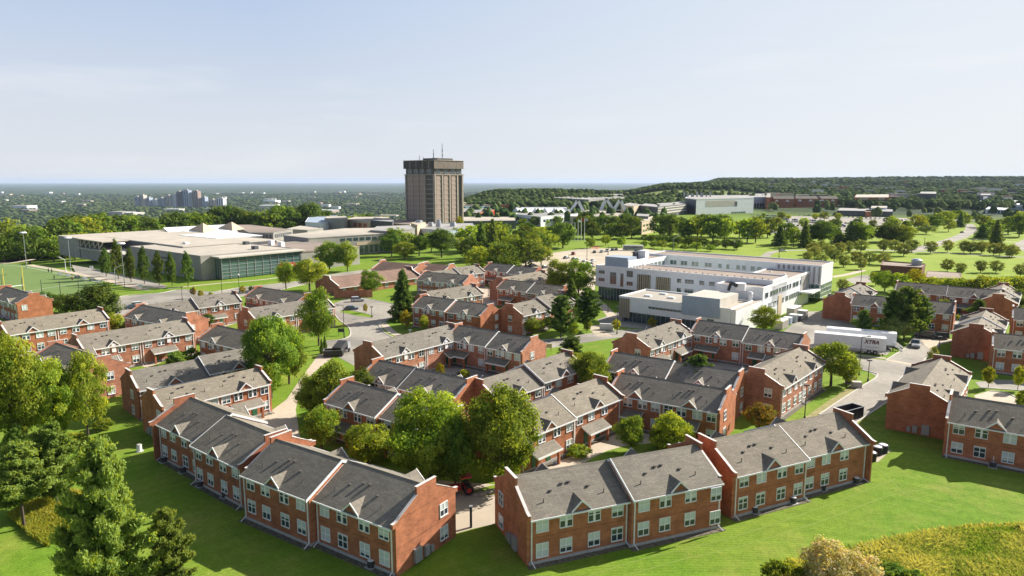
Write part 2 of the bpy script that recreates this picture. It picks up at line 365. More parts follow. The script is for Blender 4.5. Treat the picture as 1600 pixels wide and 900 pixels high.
RR = [0, 350, 600, 900, 1300, 2000, 3000, 4500, 7000, 12000, 60000]
AZ = {-180: [0, 0, -6, -40, -80, -100, -110, -110, -110, -112, -112],
      -60: [0, 0, -8, -50, -85, -105, -110, -110, -110, -112, -112],
      -36: [0, 0, -12, -55, -90, -108, -110, -110, -110, -112, -112],
      -10: [0, 0, -2, -45, -90, -108, -110, -110, -110, -112, -112],
      -5: [0, 0, 0, 0, -5, -60, -100, -110, -110, -112, -112],
      -1: [0, 0, 0, 3, 14, -10, -95, -110, -110, -112, -112],
      5: [0, 0, 0, 3, 14, 0, -90, -110, -110, -112, -112],
      9: [0, 0, 0, 3, 9, 4, -60, -110, -110, -112, -112],
      13: [0, 0, 0, 3, 18, 24, 0, -60, -110, -112, -112],
      17: [0, 0, 0, 2, 16, 27, 36, 50, -20, -112, -112],
      22: [0, 0, 0, 0, 4, 20, 32, 50, 20, -80, -112],
      30: [0, 0, 0, 0, 2, 14, 30, 52, 60, 0, -112],
      40: [0, 0, 0, 0, 2, 12, 30, 54, 60, 0, -112],
      180: [0, 0, 0, 0, 0, 10, 25, 40, 40, 0, -112]}
AK = sorted(AZ)
TAB = np.array([AZ[k] for k in AK], float)
def _prof(r):
    return np.array([np.interp(r, RR, row) for row in TAB])
def terrain(x, y):
    """height of the ground"""
    x = np.asarray(x, float); y = np.asarray(y, float)
    a = np.degrees(np.arctan2(x, y)); r = np.hypot(x, y)
    i = np.clip(np.searchsorted(AK, a) - 1, 0, len(AK) - 2)
    t = (a - np.array(AK)[i]) / (np.array(AK)[i + 1] - np.array(AK)[i])
    t = t * t * (3 - 2 * t)
    j = np.clip(np.searchsorted(RR, r) - 1, 0, len(RR) - 2)
    s = (r - np.array(RR)[j]) / (np.array(RR)[j + 1] - np.array(RR)[j]); s = np.clip(s, 0, 1); s = s * s * (3 - 2 * s)
    h0 = TAB[i, j] * (1 - t) + TAB[i + 1, j] * t
    h1 = TAB[i, j + 1] * (1 - t) + TAB[i + 1, j + 1] * t
    h = h0 * (1 - s) + h1 * s
    k = np.clip((r - 1000) / 2500, 0, 1)
    h = h + k * (4 * np.sin(x / 310 + 1.3) * np.cos(y / 270) + 3 * np.sin(x / 130 + y / 210))
    return h
def make_ground():
    na = 288
    rad = [0] + list(np.linspace(60, 350, 6)) + list(np.geomspace(380, 60000, 74))
    ang = np.concatenate([np.linspace(-45, 45, 216), np.linspace(45, 315, 73)[1:-1]])
    na = len(ang); V = [(0, 0, 0)]
    for r in rad[1:]:
        xs = r * np.sin(np.radians(ang)); ys = r * np.cos(np.radians(ang)); zs = terrain(xs, ys)
        V += list(zip(xs, ys, zs))
    Fc = []
    for i in range(na):
        Fc.append((0, 1 + (i + 1) % na, 1 + i))
    for k in range(len(rad) - 2):
        b0 = 1 + k * na; b1 = b0 + na
        for i in range(na):
            j = (i + 1) % na
            Fc.append((b0 + i, b0 + j, b1 + j, b1 + i))
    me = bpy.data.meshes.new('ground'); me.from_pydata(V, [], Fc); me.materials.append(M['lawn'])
    bm = bmesh.new(); bm.from_mesh(me); bmesh.ops.recalc_face_normals(bm, faces=bm.faces)
    if sum(f.normal.z for f in bm.faces) < 0: bmesh.ops.reverse_faces(bm, faces=bm.faces)
    bm.to_mesh(me); bm.free()
    me.polygons.foreach_set('use_smooth', [True] * len(me.polygons))
    return tag(link('ground', me), 'green lawns of the campus running out to wooded country and the far plain', kind='structure')
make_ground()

def crom(p, closed=False, n=5):
    """smooth a list of 2D points"""
    out = []; N = len(p)
    rngi = range(N if closed else N - 1)
    for i in rngi:
        g = (lambda k: p[k % N]) if closed else (lambda k: p[min(max(k, 0), N - 1)])
        a, b, c, d = [np.array(g(i + k)[:2], float) for k in (-1, 0, 1, 2)]
        for s in range(n):
            t = s / n
            out.append(tuple(.5 * ((2 * b) + (c - a) * t + (2 * a - 5 * b + 4 * c - d) * t * t + (3 * b - a - 3 * c + d) * t ** 3)))
    if not closed: out.append(tuple(p[-1][:2]))
    return out
def sheet(name, px, z, mat, label, smooth=False, kind='structure', world=False):
    p = [q if world else at(*q)[:2] for q in px]
    if smooth: p = crom(p, True, 4)
    mb = MB(); mb.poly([(q[0], q[1], z) for q in p])
    o = mb.build(name, M[mat] if isinstance(mat, str) else mat)
    me = o.data
    if me.polygons[0].normal.z < 0: me.flip_normals()
    return tag(o, label, kind=kind)
def strip_pts(px, wdt, smooth=True, world=False):
    p = [q if world else tuple(at(*q)[:2]) for q in px]
    if smooth and len(p) > 2: p = crom(p, False, 5)
    L_, R_ = [], []
    for i in range(len(p)):
        a = np.array(p[max(i - 1, 0)]); b = np.array(p[min(i + 1, len(p) - 1)]); d = b - a; d = d / (np.hypot(*d) + 1e-9)
        nrm = np.array([-d[1], d[0]]) * wdt / 2
        L_.append(tuple(np.array(p[i]) + nrm)); R_.append(tuple(np.array(p[i]) - nrm))
    return L_, R_
def strip(name, px, wdt, z, mat, label, h=0.0, world=False, smooth=True):
    L_, R_ = strip_pts(px, wdt, smooth, world); mb = MB()
    for i in range(len(L_) - 1):
        a, b, c, d = L_[i], L_[i + 1], R_[i + 1], R_[i]
        if h > 0:
            mb.hexa([(*d, 0), (*c, 0), (*b, 0), (*a, 0), (*d, h), (*c, h), (*b, h), (*a, h)])
        else:
            mb.poly([(*d, z), (*c, z), (*b, z), (*a, z)])
    o = mb.build(name, M[mat] if isinstance(mat, str) else mat)
    if h == 0 and o.data.polygons[0].normal.z < 0: o.data.flip_normals()
    return tag(o, label, kind='structure')
def kerb(px, label='pale concrete kerb along the asphalt', w_=.28):
    return strip('kerb', px, w_, 0, 'kerb', label, h=.12)

M['worn'] = noise_mat('worn_grass', (0.20, 0.19, 0.06), (0.33, 0.29, 0.13), .8, .95, 8)
M['turf'] = noise_mat('sports_turf', (0.12, 0.19, 0.05), (0.15, 0.22, 0.06), .25, .95, 6)
M['mark'] = flat('line_paint', (0.62, 0.62, 0.60), .6)
Z1, Z2, Z3, Z4 = .012, .020, .028, .036
# roads and courts in the east
sheet('road', [(1225, 540), (1327, 556), (1384, 563), (1402, 552), (1417, 542), (1424, 533), (1436, 521), (1452, 512), (1462, 520), (1474, 535), (1460, 548), (1447, 560), (1437, 571), (1443, 578), (1424, 597), (1412, 609), (1390, 626), (1337, 661), (1310, 675), (1225, 685), (1255, 663), (1280, 648), (1320, 621), (1350, 602), (1370, 588), (1355, 580), (1235, 556)], Z1, 'asphalt', 'grey asphalt roads meeting beside the white trailers')
sheet('yard', [(1185, 546), (1222, 520), (1262, 487), (1290, 486), (1330, 503), (1365, 520), (1396, 541), (1386, 555), (1300, 546), (1262, 543)], Z2, 'asphalt', 'asphalt service yard behind the white trailers')
sheet('court_paving', [(1434, 522), (1448, 514), (1455, 500), (1452, 490), (1500, 484), (1545, 487), (1514, 500), (1502, 517), (1497, 531), (1470, 538), (1458, 549), (1445, 540)], Z3, 'paving', 'pale paving of the court between the eastern brick houses')
sheet('grass_island', [(1456, 521), (1466, 513), (1480, 511), (1492, 514), (1492, 529), (1470, 528)], Z4, 'lawn', 'small lawn inside the eastern court', True)
sheet('grass_island', [(1459, 493), (1487, 492), (1489, 499), (1463, 500)], Z4, 'lawn', 'strip of lawn beside the tall orange gable in the eastern court', True)
sheet('road', [(1524, 597), (1560, 593), (1640, 598), (1640, 614), (1590, 609), (1531, 605)], Z1, 'asphalt', 'side street running off the right edge of the view')
sheet('parking_bay', [(1522, 618), (1545, 611), (1570, 614), (1590, 623), (1600, 634), (1530, 634)], Z2, 'paving', 'pale parking bay between the two brick houses at the right')
kerb([(1531, 606), (1590, 610), (1640, 616)]); kerb([(1545, 611), (1572, 614), (1592, 624)])
kerb([(1437, 571), (1447, 560), (1460, 548), (1474, 535), (1497, 531)]); kerb([(1384, 563), (1402, 552), (1417, 542), (1424, 533), (1434, 522)])
kerb([(1443, 578), (1424, 597), (1412, 609), (1390, 626), (1337, 661)]); kerb([(1280, 648), (1320, 621), (1350, 602), (1370, 588), (1355, 580), (1240, 557)])
strip('sidewalk', [(1225, 536), (1327, 553), (1384, 560)], 1.6, Z3, 'paving', 'pale sidewalk in front of the white trailers')
strip('sidewalk', [(1384, 562), (1437, 572)], 1.6, Z3, 'paving', 'pale crosswalk over the eastern road')
strip('worn_grass', [(1262, 655), (1300, 628), (1338, 603)], 1.4, Z2, 'worn', 'worn grass verge beside the eastern road')
sheet('slab', [(1361, 707), (1375, 706), (1393, 703), (1372, 722), (1358, 720)], Z3, 'paving', 'pale concrete slab under the black bins')
# central loop
sheet('road', [(522, 474), (540, 467), (570, 466), (600, 472), (618, 477), (625, 490), (620, 498), (593, 504), (600, 519), (622, 531), (650, 531), (640, 570), (560, 575), (525, 556), (503, 547), (509, 533), (535, 530), (547, 524), (545, 512), (530, 500), (523, 491)], Z1, 'asphalt', 'asphalt turning loop in the middle of the estate')
sheet('grass_island', [(528, 487), (545, 485), (562, 488), (584, 493), (580, 496), (555, 493)], Z3, 'lawn', 'thin grass island in the turning loop')
kerb([(523, 491), (530, 500), (545, 512), (547, 524), (535, 530), (509, 533)]); kerb([(570, 466), (600, 472), (618, 477), (625, 490), (620, 498), (593, 504), (600, 519), (622, 531)])
kerb([(527, 487), (545, 484.5), (562, 487.5), (585, 493.5)])
strip('sidewalk', [(596, 502), (606, 513), (618, 522), (640, 527)], 2.2, Z2, 'paving', 'pale sidewalk curving past the middle lawn')
sheet('footpath', [(503, 547), (524, 556), (502, 572), (482, 590), (470, 610), (462, 640), (470, 690), (520, 712), (600, 738), (700, 752), (775, 757), (775, 818), (740, 826), (703, 836), (690, 765), (560, 735), (400, 700), (380, 665), (425, 641), (448, 624), (462, 603), (480, 578)], Z1, 'paving', 'pale paved court and path behind the front row of brick houses')
sheet('grass_island', [(737, 768), (755, 762), (776, 757), (777, 772), (758, 775), (742, 777)], Z3, 'lawn', 'grass verge beside the red tractor')
sheet('court_paving', [(840, 742), (860, 717), (905, 706), (925, 692), (937, 678), (975, 660), (1020, 668), (1060, 690), (1000, 694), (975, 697), (947, 705), (925, 716), (895, 735)], Z1, 'paving', 'pale curved path in the court behind the front right row')
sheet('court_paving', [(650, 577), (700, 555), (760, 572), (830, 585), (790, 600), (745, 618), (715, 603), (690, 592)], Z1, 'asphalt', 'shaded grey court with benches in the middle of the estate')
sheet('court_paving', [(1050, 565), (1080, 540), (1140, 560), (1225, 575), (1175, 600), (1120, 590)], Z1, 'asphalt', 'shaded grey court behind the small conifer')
sheet('court_paving', [(741, 453), (758, 447), (772, 455), (777, 470), (775, 480), (742, 487)], Z1, 'paving', 'pale path between the far middle houses')
sheet('court_paving', [(337, 500), (366, 494), (370, 505), (345, 512), (330, 515), (312, 525)], Z1, 'paving', 'pale path in the north-west court')
sheet('court_paving', [(200, 565), (262, 548), (285, 553), (230, 575)], Z1, 'paving', 'pale forecourt of the long salmon house')
# main road on the left
sheet('road', [(160, 478), (190, 463), (250, 458), (282, 452.5), (330, 456), (375, 449.5), (420, 445), (462, 440), (520, 428), (560, 422.5), (600, 419), (602, 423), (540, 433), (462, 447.5), (430, 455), (380, 463), (320, 470), (262, 480), (215, 492), (175, 500), (155, 508), (133, 515), (128, 506), (150, 492)], Z1, 'asphalt', 'grey main road passing the sports hall')
kerb([(130, 503), (160, 478), (190, 463), (250, 458), (282, 452.5), (330, 456), (375, 449.5), (420, 445), (462, 440)], w_=.4)
kerb([(600, 423), (540, 433), (462, 447.5), (430, 455), (380, 463), (320, 470)], w_=.4)
sheet('road', [(112, 414), (165, 423), (235, 439), (262, 447), (256, 451), (200, 447), (160, 438), (120, 430)], Z1, 'asphalt', 'asphalt apron under the poplars')
strip('footpath', [(-20, 411), (15, 411), (53, 405)], 3.2, Z1, 'paving', 'pale path beyond the sports pitch')
strip('footpath', [(45, 414), (90, 422), (150, 434), (215, 450), (236, 453)], 3.4, Z2, 'paving', 'pale path between the pitch and the sports hall')
sheet('sports_pitch', [(-60, 408), (30, 413), (90, 424), (160, 440), (180, 452), (150, 466), (60, 480), (-90, 480)], Z1, 'turf', 'green sports pitch at the left edge')
strip('pitch_line', [(-40, 412), (30, 416), (88, 427), (152, 441)], .3, Z3, 'mark', 'white painted touchline of the pitch')
strip('pitch_line', [(20, 458), (100, 446), (140, 439)], .3, Z3, 'mark', 'white painted goal line of the pitch')
strip('sidewalk', [(262, 451), (300, 447), (350, 442), (400, 438), (450, 432)], 2.0, Z2, 'paving', 'pale sidewalk below the glazed front of the sports hall')
# parking and paths by the white building
sheet('parking_lot', [(815, 450), (822, 432), (812, 412), (830, 402), (870, 394), (915, 388), (1000, 388), (1062, 396), (990, 404), (932, 418), (928, 470), (890, 470), (850, 462)], Z1, 'paving', 'pale parking lot beside the white residence')
strip('footpath', [(928, 465), (944, 480), (958, 497)], 3.0, Z2, 'paving', 'pale path crossing the lawn beside the white residence')
strip('footpath', [(927, 508), (936, 518), (946, 526)], 4.0, Z2, 'paving', 'pale path leading to the white sign block')
strip('road', [(800, 543), (860, 537), (930, 526), (985, 520), (1080, 518), (1180, 530), (1260, 546)], 8.0, Z1, 'asphalt', 'asphalt road running in front of the white residence')
kerb([(835, 533), (890, 527), (950, 519), (985, 515)])
sheet('plaza', [(932, 500), (965, 488), (1000, 490), (1120, 515), (1080, 518), (985, 512), (945, 508)], Z1, 'asphalt', 'grey plaza before the glazed base of the white residence')
sheet('grass_island', [(838, 549), (850, 547), (866, 547), (862, 551), (850, 556), (838, 556)], Z3, 'lawn', 'small oval lawn beside the salmon gable', True)
# fields and far roads in the east
strip('road', [(1195, 401), (1206, 394), (1228, 391.5), (1256, 391), (1330, 390), (1440, 393), (1520, 398), (1620, 403)], 5.0, Z1, 'asphalt', 'narrow road crossing the eastern lawns')
strip('road', [(1415, 394), (1447, 386), (1480, 377), (1505, 368), (1518, 359), (1512, 350)], 9.0, Z2, 'asphalt', 'pale road running diagonally over the eastern lawns')
strip('road', [(1485, 371), (1540, 375), (1600, 379)], 3.0, Z1, 'paving', 'pale path on the far eastern lawn')
sheet('parking_lot', [(1577, 384), (1600, 374), (1640, 372), (1640, 396), (1590, 391)], Z2, 'asphalt', 'pale lot at the right edge')
sheet('parking_lot', [(1168, 363), (1160, 340), (1180, 331), (1240, 332), (1330, 335), (1420, 341), (1440, 350), (1330, 363), (1250, 368)], Z1, 'asphalt', 'far parking lot full of cars')
strip('road', [(1160, 329), (1240, 332), (1400, 341), (1620, 348)], 14, Z2, 'asphalt', 'far road beyond the full parking lot')
sheet('parking_lot', [(1420, 318), (1480, 320), (1560, 330), (1570, 342), (1500, 345), (1440, 334)], Z1, 'asphalt', 'far pale lot before the long white building')
sheet('yard', [(1321, 437), (1340, 431), (1372, 428), (1368, 440), (1335, 444)], Z2, 'asphalt', 'pale service yard beside the brown flat-roofed building')
strip('footpath', [(1300, 433), (1328, 428), (1350, 422)], 3, Z1, 'paving', 'pale path from the white residence to the yard')
# ------------------------------------------------------------------ brick terrace houses
M['bed'] = noise_mat('bed_soil', (0.07, 0.06, 0.045), (0.20, 0.18, 0.13), 2.5, .95, 9)
EAVE, HR, DEP, SL = 5.6, 8.2, 10.0, .52
def win_meshes(w_, h_, style='cross', t=.07):
    f = MB()
    f.box(-w_ / 2 - t, w_ / 2 + t, -.09, .0, h_ / 2, h_ / 2 + t); f.box(-w_ / 2 - t, w_ / 2 + t, -.13, .0, -h_ / 2 - t * 1.6, -h_ / 2)
    f.box(-w_ / 2 - t, -w_ / 2, -.088, 0, -h_ / 2, h_ / 2); f.box(w_ / 2, w_ / 2 + t, -.088, 0, -h_ / 2, h_ / 2)
    mw = .05 if style == 'cross' else .14
    f.box(-mw, mw, -.082, 0, -h_ / 2, h_ / 2)
    f.box(-w_ / 2, -mw, -.078, 0, -.045, .045); f.box(mw, w_ / 2, -.078, 0, -.045, .045)
    g = MB(); g.box(-w_ / 2, w_ / 2, -.03, .02, -h_ / 2, h_ / 2)
    return f.mesh('window_frame', M['white']), g.mesh('window_pane', M['glass'])
WM = {'cross': win_meshes(1.35, 1.5), 'wide': win_meshes(1.45, 1.5, 'wide'), 'gable': win_meshes(1.25, 1.45), 'small': win_meshes(.9, 1.0)}
def window(parent, x, y, z, rz, style='cross'):
    fr, pn = WM[style]
    a = link('window', fr, parent, (x, y, z), rz)
    link('pane', pn, a)
    return a
def gable_profile(dz=0.0, D=DEP, up=.35):
    """parapet outline (y, z) from front eave over the top to the back eave"""
    e = EAVE + dz
    half = [(-.40, e - .15), (-.40, e + .40), (-.05, e + .43), (.3, e + .55), (.75, e + .82), (D * .34, e + D * .34 * SL + up + .05), (D * .34, e + D * .5 * SL + .48)]
    return half + [(D - y, z) for y, z in half[::-1]]
def make_gable(parent, x0, x1, dz, D, wall_m, wname='gable_wall', out=-1):
    prof = gable_profile(dz, D)
    mb = MB(); mb.extr_x([(0, 0)] + [(0, EAVE + dz - .16)] + prof + [(D, EAVE + dz - .16)] + [(D, 0)], x0, x1, 0)
    mb.build(wname, wall_m, parent)
    cp = MB()
    pr = prof[1:-1]
    for (ya, za), (yb, zb) in zip(pr, pr[1:]):
        dy, dz_ = yb - ya, zb - za; L = math.hypot(dy, dz_)
        if abs(dy) < .02: continue
        ny, nz_ = -dz_ / L, dy / L
        k = .045
        ey, ez = dy / L * .05, dz_ / L * .05
        a = [(x0 - .04, ya - ey, za - ez), (x1 + .04, ya - ey, za - ez), (x1 + .04, yb + ey, zb + ez), (x0 - .04, yb + ey, zb + ez)]
        cp.hexa([(p[0], p[1] - ny * k * .3, p[2] - nz_ * k * .3) for p in a] + [(p[0], p[1] + ny * k * .45, p[2] + nz_ * k * .45) for p in a])
    cp.build('coping', M['coping'], parent)
GAB_X = (6.0,)
WIN_X = (1.5, 4.3, 7.7, 10.6)
def gablet(parent, x, yb, e, wm, s=1, panel=False, gw=1.08, gh=1.02, win=False):
    """small decorative gable over the eave; s=1 faces -y, s=-1 faces +y"""
    f = lambda y: yb + (y if s == 1 else -y)
    b = gh / SL
    o = -.40
    mb = MB()   # roof skins
    A = [(x - gw - .12, f(o), e - .10), (x, f(o), e + gh + .03), (x, f(b), e + gh + .03), (x - gw - .12, f(-.02), e - .10)]
    t = .1
    for sg in (-1, 1):
        q = [(x + sg * (gw + .12), f(o), e - .05), (x, f(o), e + gh + .05), (x, f(b + .1), e + gh + .05), (x + sg * (gw + .12), f(.0), e - .0)]
        mb.hexa([(p[0], p[1], p[2] - t) for p in q] + q)
    r = mb.build('gablet_roof', M['shingle'], parent)
    fc = MB(); fc.extr = None
    fc.poly([(x - gw, f(-.22), e - .45), (x + gw, f(-.22), e - .45), (x + gw, f(-.22), e - .08), (x, f(-.22), e + gh - .12), (x - gw, f(-.22), e - .08)])
    fc.poly([(x - gw, f(.3), e - .45), (x - gw, f(-.22), e - .45), (x - gw, f(-.22), e - .08), (x - gw, f(.3), e - .08)])
    fc.poly([(x + gw, f(.3), e - .45), (x + gw, f(-.22), e - .45), (x + gw, f(-.22), e - .08), (x + gw, f(.3), e - .08)])
    fc.build('gablet_face', wm, parent)
    tr = MB()
    for sg in (-1, 1):
        q = [(x + sg * (gw + .16), o), (x + sg * (gw + .16), o)]
        a0 = (x + sg * (gw + .16), e - .22); a1 = (x, e + gh - .12)
        p = [(a0[0], f(o - .03), a0[1]), (a1[0], f(o - .03), a1[1]), (a1[0], f(o + .05), a1[1]), (a0[0], f(o + .05), a0[1])]
        tr.hexa(p + [(c[0], c[1], c[2] + .24) for c in p])
    tr.build('gablet_trim', M['white'], parent)
    if panel:
        pb = MB(); pb.box(x - .42, x + .42, min(f(-.3), f(-.1)), max(f(-.3), f(-.1)), e - 1.5, e + .45)
        pb.build('gablet_panel', M['white'], parent)
def downspout(parent, x, y, e, s=1, kick=.8):
    mb = MB()
    mb.box(x - .06, x + .06, y - .13, y - .01, .35, e - .1)
    mb.tube((x, y - .07, .42), (x + .1, y - kick - .1, .08), .06, .06, 6)
    mb.build('downspout', M['white'], parent)
def half_unit(root, x0, L, dy, dz, D, wm, style, left_open, right_open, detail, styles, wx=WIN_X):
    e = EAVE + dz
    mb = MB(); mb.box(x0, x0 + L, dy, dy + D, 0, e - .12)
    for xx in (x0, x0 + L):
        pass
    # gable triangle inside roof ends
    mb.extr_x([(dy, e - .121), (dy + D, e - .121), (dy + D / 2, e + D / 2 * SL - .2)], x0 + .01, x0 + L - .01)
    mb.build('wall', wm, root)
    fd = MB(); fd.box(x0 - .04, x0 + L + .04, dy - .07, dy + D + .07, 0, .38); fd.build('foundation', M['foundation'], root)
    bd = MB(); bd.box(x0 - .3, x0 + L + .3, dy - .85, dy - .07, 0, .05); bd.build('gravel_bed', M['bed'], root)
    rf = MB(); o = .42; t = .16
    xa = x0 - (.0 if left_open else 0); xb = x0 + L
    for sg in (0, 1):
        ya, yb = (dy - o, dy + D / 2) if sg == 0 else (dy + D + o, dy + D / 2)
        za, zb = e - o * SL + .08, e + D / 2 * SL + .08
        q = [(xa - .0, ya, za), (xb + .0, ya, za), (xb + .0, yb, zb), (xa - .0, yb, zb)]
        rf.hexa([(p[0], p[1], p[2] - t) for p in q] + q)
    rf.build('roof', styles['roof'], root)
    rc = MB(); rc.extr_x([(dy + D / 2 - .2, e + D / 2 * SL - .02), (dy + D / 2, e + D / 2 * SL + .14), (dy + D / 2 + .2, e + D / 2 * SL - .02)], x0 + .02, x0 + L - .02)
    rc.build('ridge_cap', styles['roof'], root)
    gt = MB(); zz = e - o * SL
    gt.box(x0, x0 + L, dy - o - .1, dy - o + .02, zz - .12, zz + .06); gt.box(x0, x0 + L, dy + D + o - .02, dy + D + o + .1, zz - .12, zz + .06)
    gt.box(x0 + .01, x0 + L - .01, dy - o, dy, zz - .1, zz - .06)
    gt.build('gutter', M['white'], root)
    # verge boards on open roof ends
    vb = MB()
    for flag, x in ((left_open, x0), (right_open, x0 + L)):
        if not flag: continue
        a, b = (x - .1, x) if flag == left_open and x == x0 else (x, x + .1)
        for sg in (0, 1):
            ya, yb = (dy - o - .05, dy + D / 2) if sg == 0 else (dy + D + o + .05, dy + D / 2)
            za, zb = e - (o + .05) * SL + .13, e + D / 2 * SL + .13
            vb.hexa([(a, ya, za - .34), (b, ya, za - .34), (b, yb, zb - .34), (a, yb, zb - .34), (a, ya, za), (b, ya, za), (b, yb, zb), (a, yb, zb)])
    if vb.v: vb.build('verge_board', M['white'], root)
def porch(root, x, y, w_=5.2, d=1.7, style=None, door_at=(-1.6, 1.6)):
    mb = MB(); q = [(x - w_ / 2, y - d, 2.45), (x + w_ / 2, y - d, 2.45), (x + w_ / 2, y, 3.35), (x - w_ / 2, y, 3.35)]
    mb.hexa([(p[0], p[1], p[2] - .14) for p in q] + q)
    r = mb.build('porch_roof', style, root)
    tr = MB(); tr.box(x - w_ / 2 - .03, x + w_ / 2 + .03, y - d - .1, y - d, 2.2, 2.47)
    for sx in (-1, 1):
        xx = x + sx * w_ / 2; a, b = (xx - .05, xx + .03) if sx < 0 else (xx - .03, xx + .05)
        tr.hexa([(a, y - d, 2.2), (b, y - d, 2.2), (b, y, 3.1), (a, y, 3.1), (a, y - d, 2.42), (b, y - d, 2.42), (b, y, 3.33), (a, y, 3.33)])
    tr.build('porch_trim', M['white'], root)
    pw = MB()
    for sx in (-1, 1):
        pw.box(x + sx * (w_ / 2 - .35) - .17, x + sx * (w_ / 2 - .35) + .17, y - d + .25, y - d + .6, 0, 2.4)
    pw.build('porch_pier', M['brick'], root)
    for dx in door_at:
        db = MB(); db.box(x + dx - .48, x + dx + .48, y - .06, y + .02, .12, 2.2)
        dd = db.build('door', M['door_green'], root)
        hb = MB(); hb.box(x + dx + .33, x + dx + .40, y - .13, y - .05, 1.05, 1.15); hb.build('handle', M['grey_metal'], dd)

HOUSES = {}
def house(label, u, v, ang, halves=((12, 0, 0), (12, 0, 0)), D=DEP, style='back', gable='plain', ends=(1, 1), gw=((1, .75),), z=EAVE, mat='brick', roofm='shingle',
          util=None, vents=True, rear=False, fl=0, wx=WIN_X, porch_x=(3.6, 2.5), low=True, group='two-storey brick houses of the estate'):
    """u, v: photo pixel of the left end of the eave; ang: direction of the facade towards the right"""
    p = at(u, v, z)
    root = empty('brick_house', (p.x, p.y, 0), R(ang))
    tag(root, label, 'house', group)
    hv_ = int(u * 7 + v * 3) % 3; wm = M[mat + ('', '1', '2')[hv_]]; st = {'roof': M[roofm + ('', '1', '2')[(hv_ + int(v)) % 3]]}
    x = 0; n = len(halves)
    for i, (L, dz, dy) in enumerate(halves):
        prv = halves[i - 1] if i > 0 else None; nxt = halves[i + 1] if i < n - 1 else None
        lo = bool(prv and (dz > prv[1] + .05 or abs(dy - prv[2]) > .1)); ro = bool(nxt and (dz > nxt[1] + .05 or abs(dy - nxt[2]) > .1))
        half_unit(root, x, L, dy, dz, D, wm, style, lo, ro, True, st)
        k = L / 12.0; e = EAVE + dz
        mir = (i % 2 == 1 and style == 'front')
        for j, wx_ in enumerate(wx):
            xx = x + wx_ * k
            stl = 'wide' if j in (1, 2) else 'cross'
            window(root, xx, dy - .002, e - 1.02, 0, stl)
            if style == 'back' or (style == 'front' and j == 3): window(root, xx, dy - .002, e - 3.95, 0, 'cross')
        gablet(root, x + 6.0 * k, dy, e, wm, 1, gable == 'panel')
        gablet(root, x + 6.0 * k, dy + D, e, wm, -1, False)
        if style == 'front':
            porch(root, x + (porch_x[0] if i == 0 else porch_x[1] + 1.5) * k + .6, dy, 5.4, 1.8, M[roofm])
        if rear:
            for wx_ in wx: window(root, x + wx_ * k, dy + D + .002, e - 1.02, math.pi, 'cross'); window(root, x + wx_ * k, dy + D + .002, e - 3.95, math.pi, 'cross')
        downspout(root, x + L - .25 if i == 0 else x + .3, dy, e)
        if i == 0: downspout(root, x + .25, dy, e)
        if i == n - 1: downspout(root, x + L - .3, dy, e)
        if vents:
            for (vx, vy, vr, vh) in ((2.0, 1.3, .06, .55), (3.3, 2.4, .09, .22), (4.9, 3.0, .12, .25), (5.8, 3.05, .12, .25), (7.8, 2.2, .1, .22), (9.3, 1.2, .06, .55)):
                q = MB(); zz = e + vy * SL
                q.tube((0, 0, -.1), (0, 0, vh), vr, vr, 6)
                if vh < .3: q.box(-.17, .17, -.15, .15, vh - .06, vh + .04)
                q.build('roof_vent', M['vent'], root, (x + vx * k + .2 * ((i * 7 + int(u)) % 3 - 1), dy + vy, zz))
        x += L
    W = x
    if ends[0]: make_gable(root, -.26, .02, halves[0][1], D, wm)
    if ends[1]:
        o = make_gable(root, W - .02, W + .26, halves[-1][1], D, wm)
    if halves[-1][2] != 0 and ends[1]:
        for ch in list(root.children)[-2:]: ch.location.y += halves[-1][2]
    for (side, fr) in gw:
        dz = halves[0][1] if side == 0 else halves[-1][1]; dy = halves[0][2] if side == 0 else halves[-1][2]
        xx = -.265 if side == 0 else W + .265
        for zz in ((EAVE + dz - 1.25, EAVE + dz - 4.1) if low else (EAVE + dz - 1.25,)):
            window(root, xx, dy + D * fr, zz, -math.pi / 2 if side == 0 else math.pi / 2, 'gable')
    if util is not None:
        xx = -.28 if util == 0 else W + .28; s = -1 if util == 0 else 1
        ub = MB()
        for (ya, yb, h, dd) in ((2.6, 3.7, 1.9, .35), (4.3, 5.0, 1.5, .3), (5.3, 5.8, 1.1, .25)):
            a, b = sorted((xx, xx + s * dd)); ub.box(a, b, ya, yb, .3, h)
        ub.build('utility_cabinet', M['grey_metal'], root)
    HOUSES[label] = (root, W, D)
    return root
AL, AR = -35.0, 49.5        # facades looking south-west, and looking south-east
H = house
# front row
def U(x): return (x, .0, .0)
H('front row house nearest the tall pines, orange gable at its right end', 238, 663, -38.5, ((12, .0, .9), (12.2, 0, 0)), gw=())
H('front row house with the wide orange gable beside the paved gap', 389.3, 738.7, -33.5, ((12, .35, -.9), (12, 0, 0)), gw=((1, .78),), util=1)
H('front row house right of the paved gap, dark left gable with two windows', 827, 808, 21.5, ((12.2, -.1, 0), (12.2, .35, -.8)), gw=((0, .78),), util=0)
H('front row house standing beside the black bins on their slab', 1148, 743, 25, ((12.2, .1, 0), (12.2, 0, .8)), gw=())
H('house at the right edge with a white-trimmed gablet, lawn in its shadow', 1480.8, 656.5, -36.5, ((12, 0, 0), (12, 0, 0)), gw=(), util=None)
def house_gable_right(label, ur, vr, ang, **k):
    """placed by the ground pixel of its front-left corner"""
    p = at(ur, vr, 0); u, v = proj((p.x, p.y, EAVE))
    return H(label, u, v, ang, **k)
house_gable_right('house seen on its blank dark gable at the right, road on its left', 1481, 688, 51, halves=((12, 0, 0), (12, .0, 0)), gw=(), util=0, D=9)
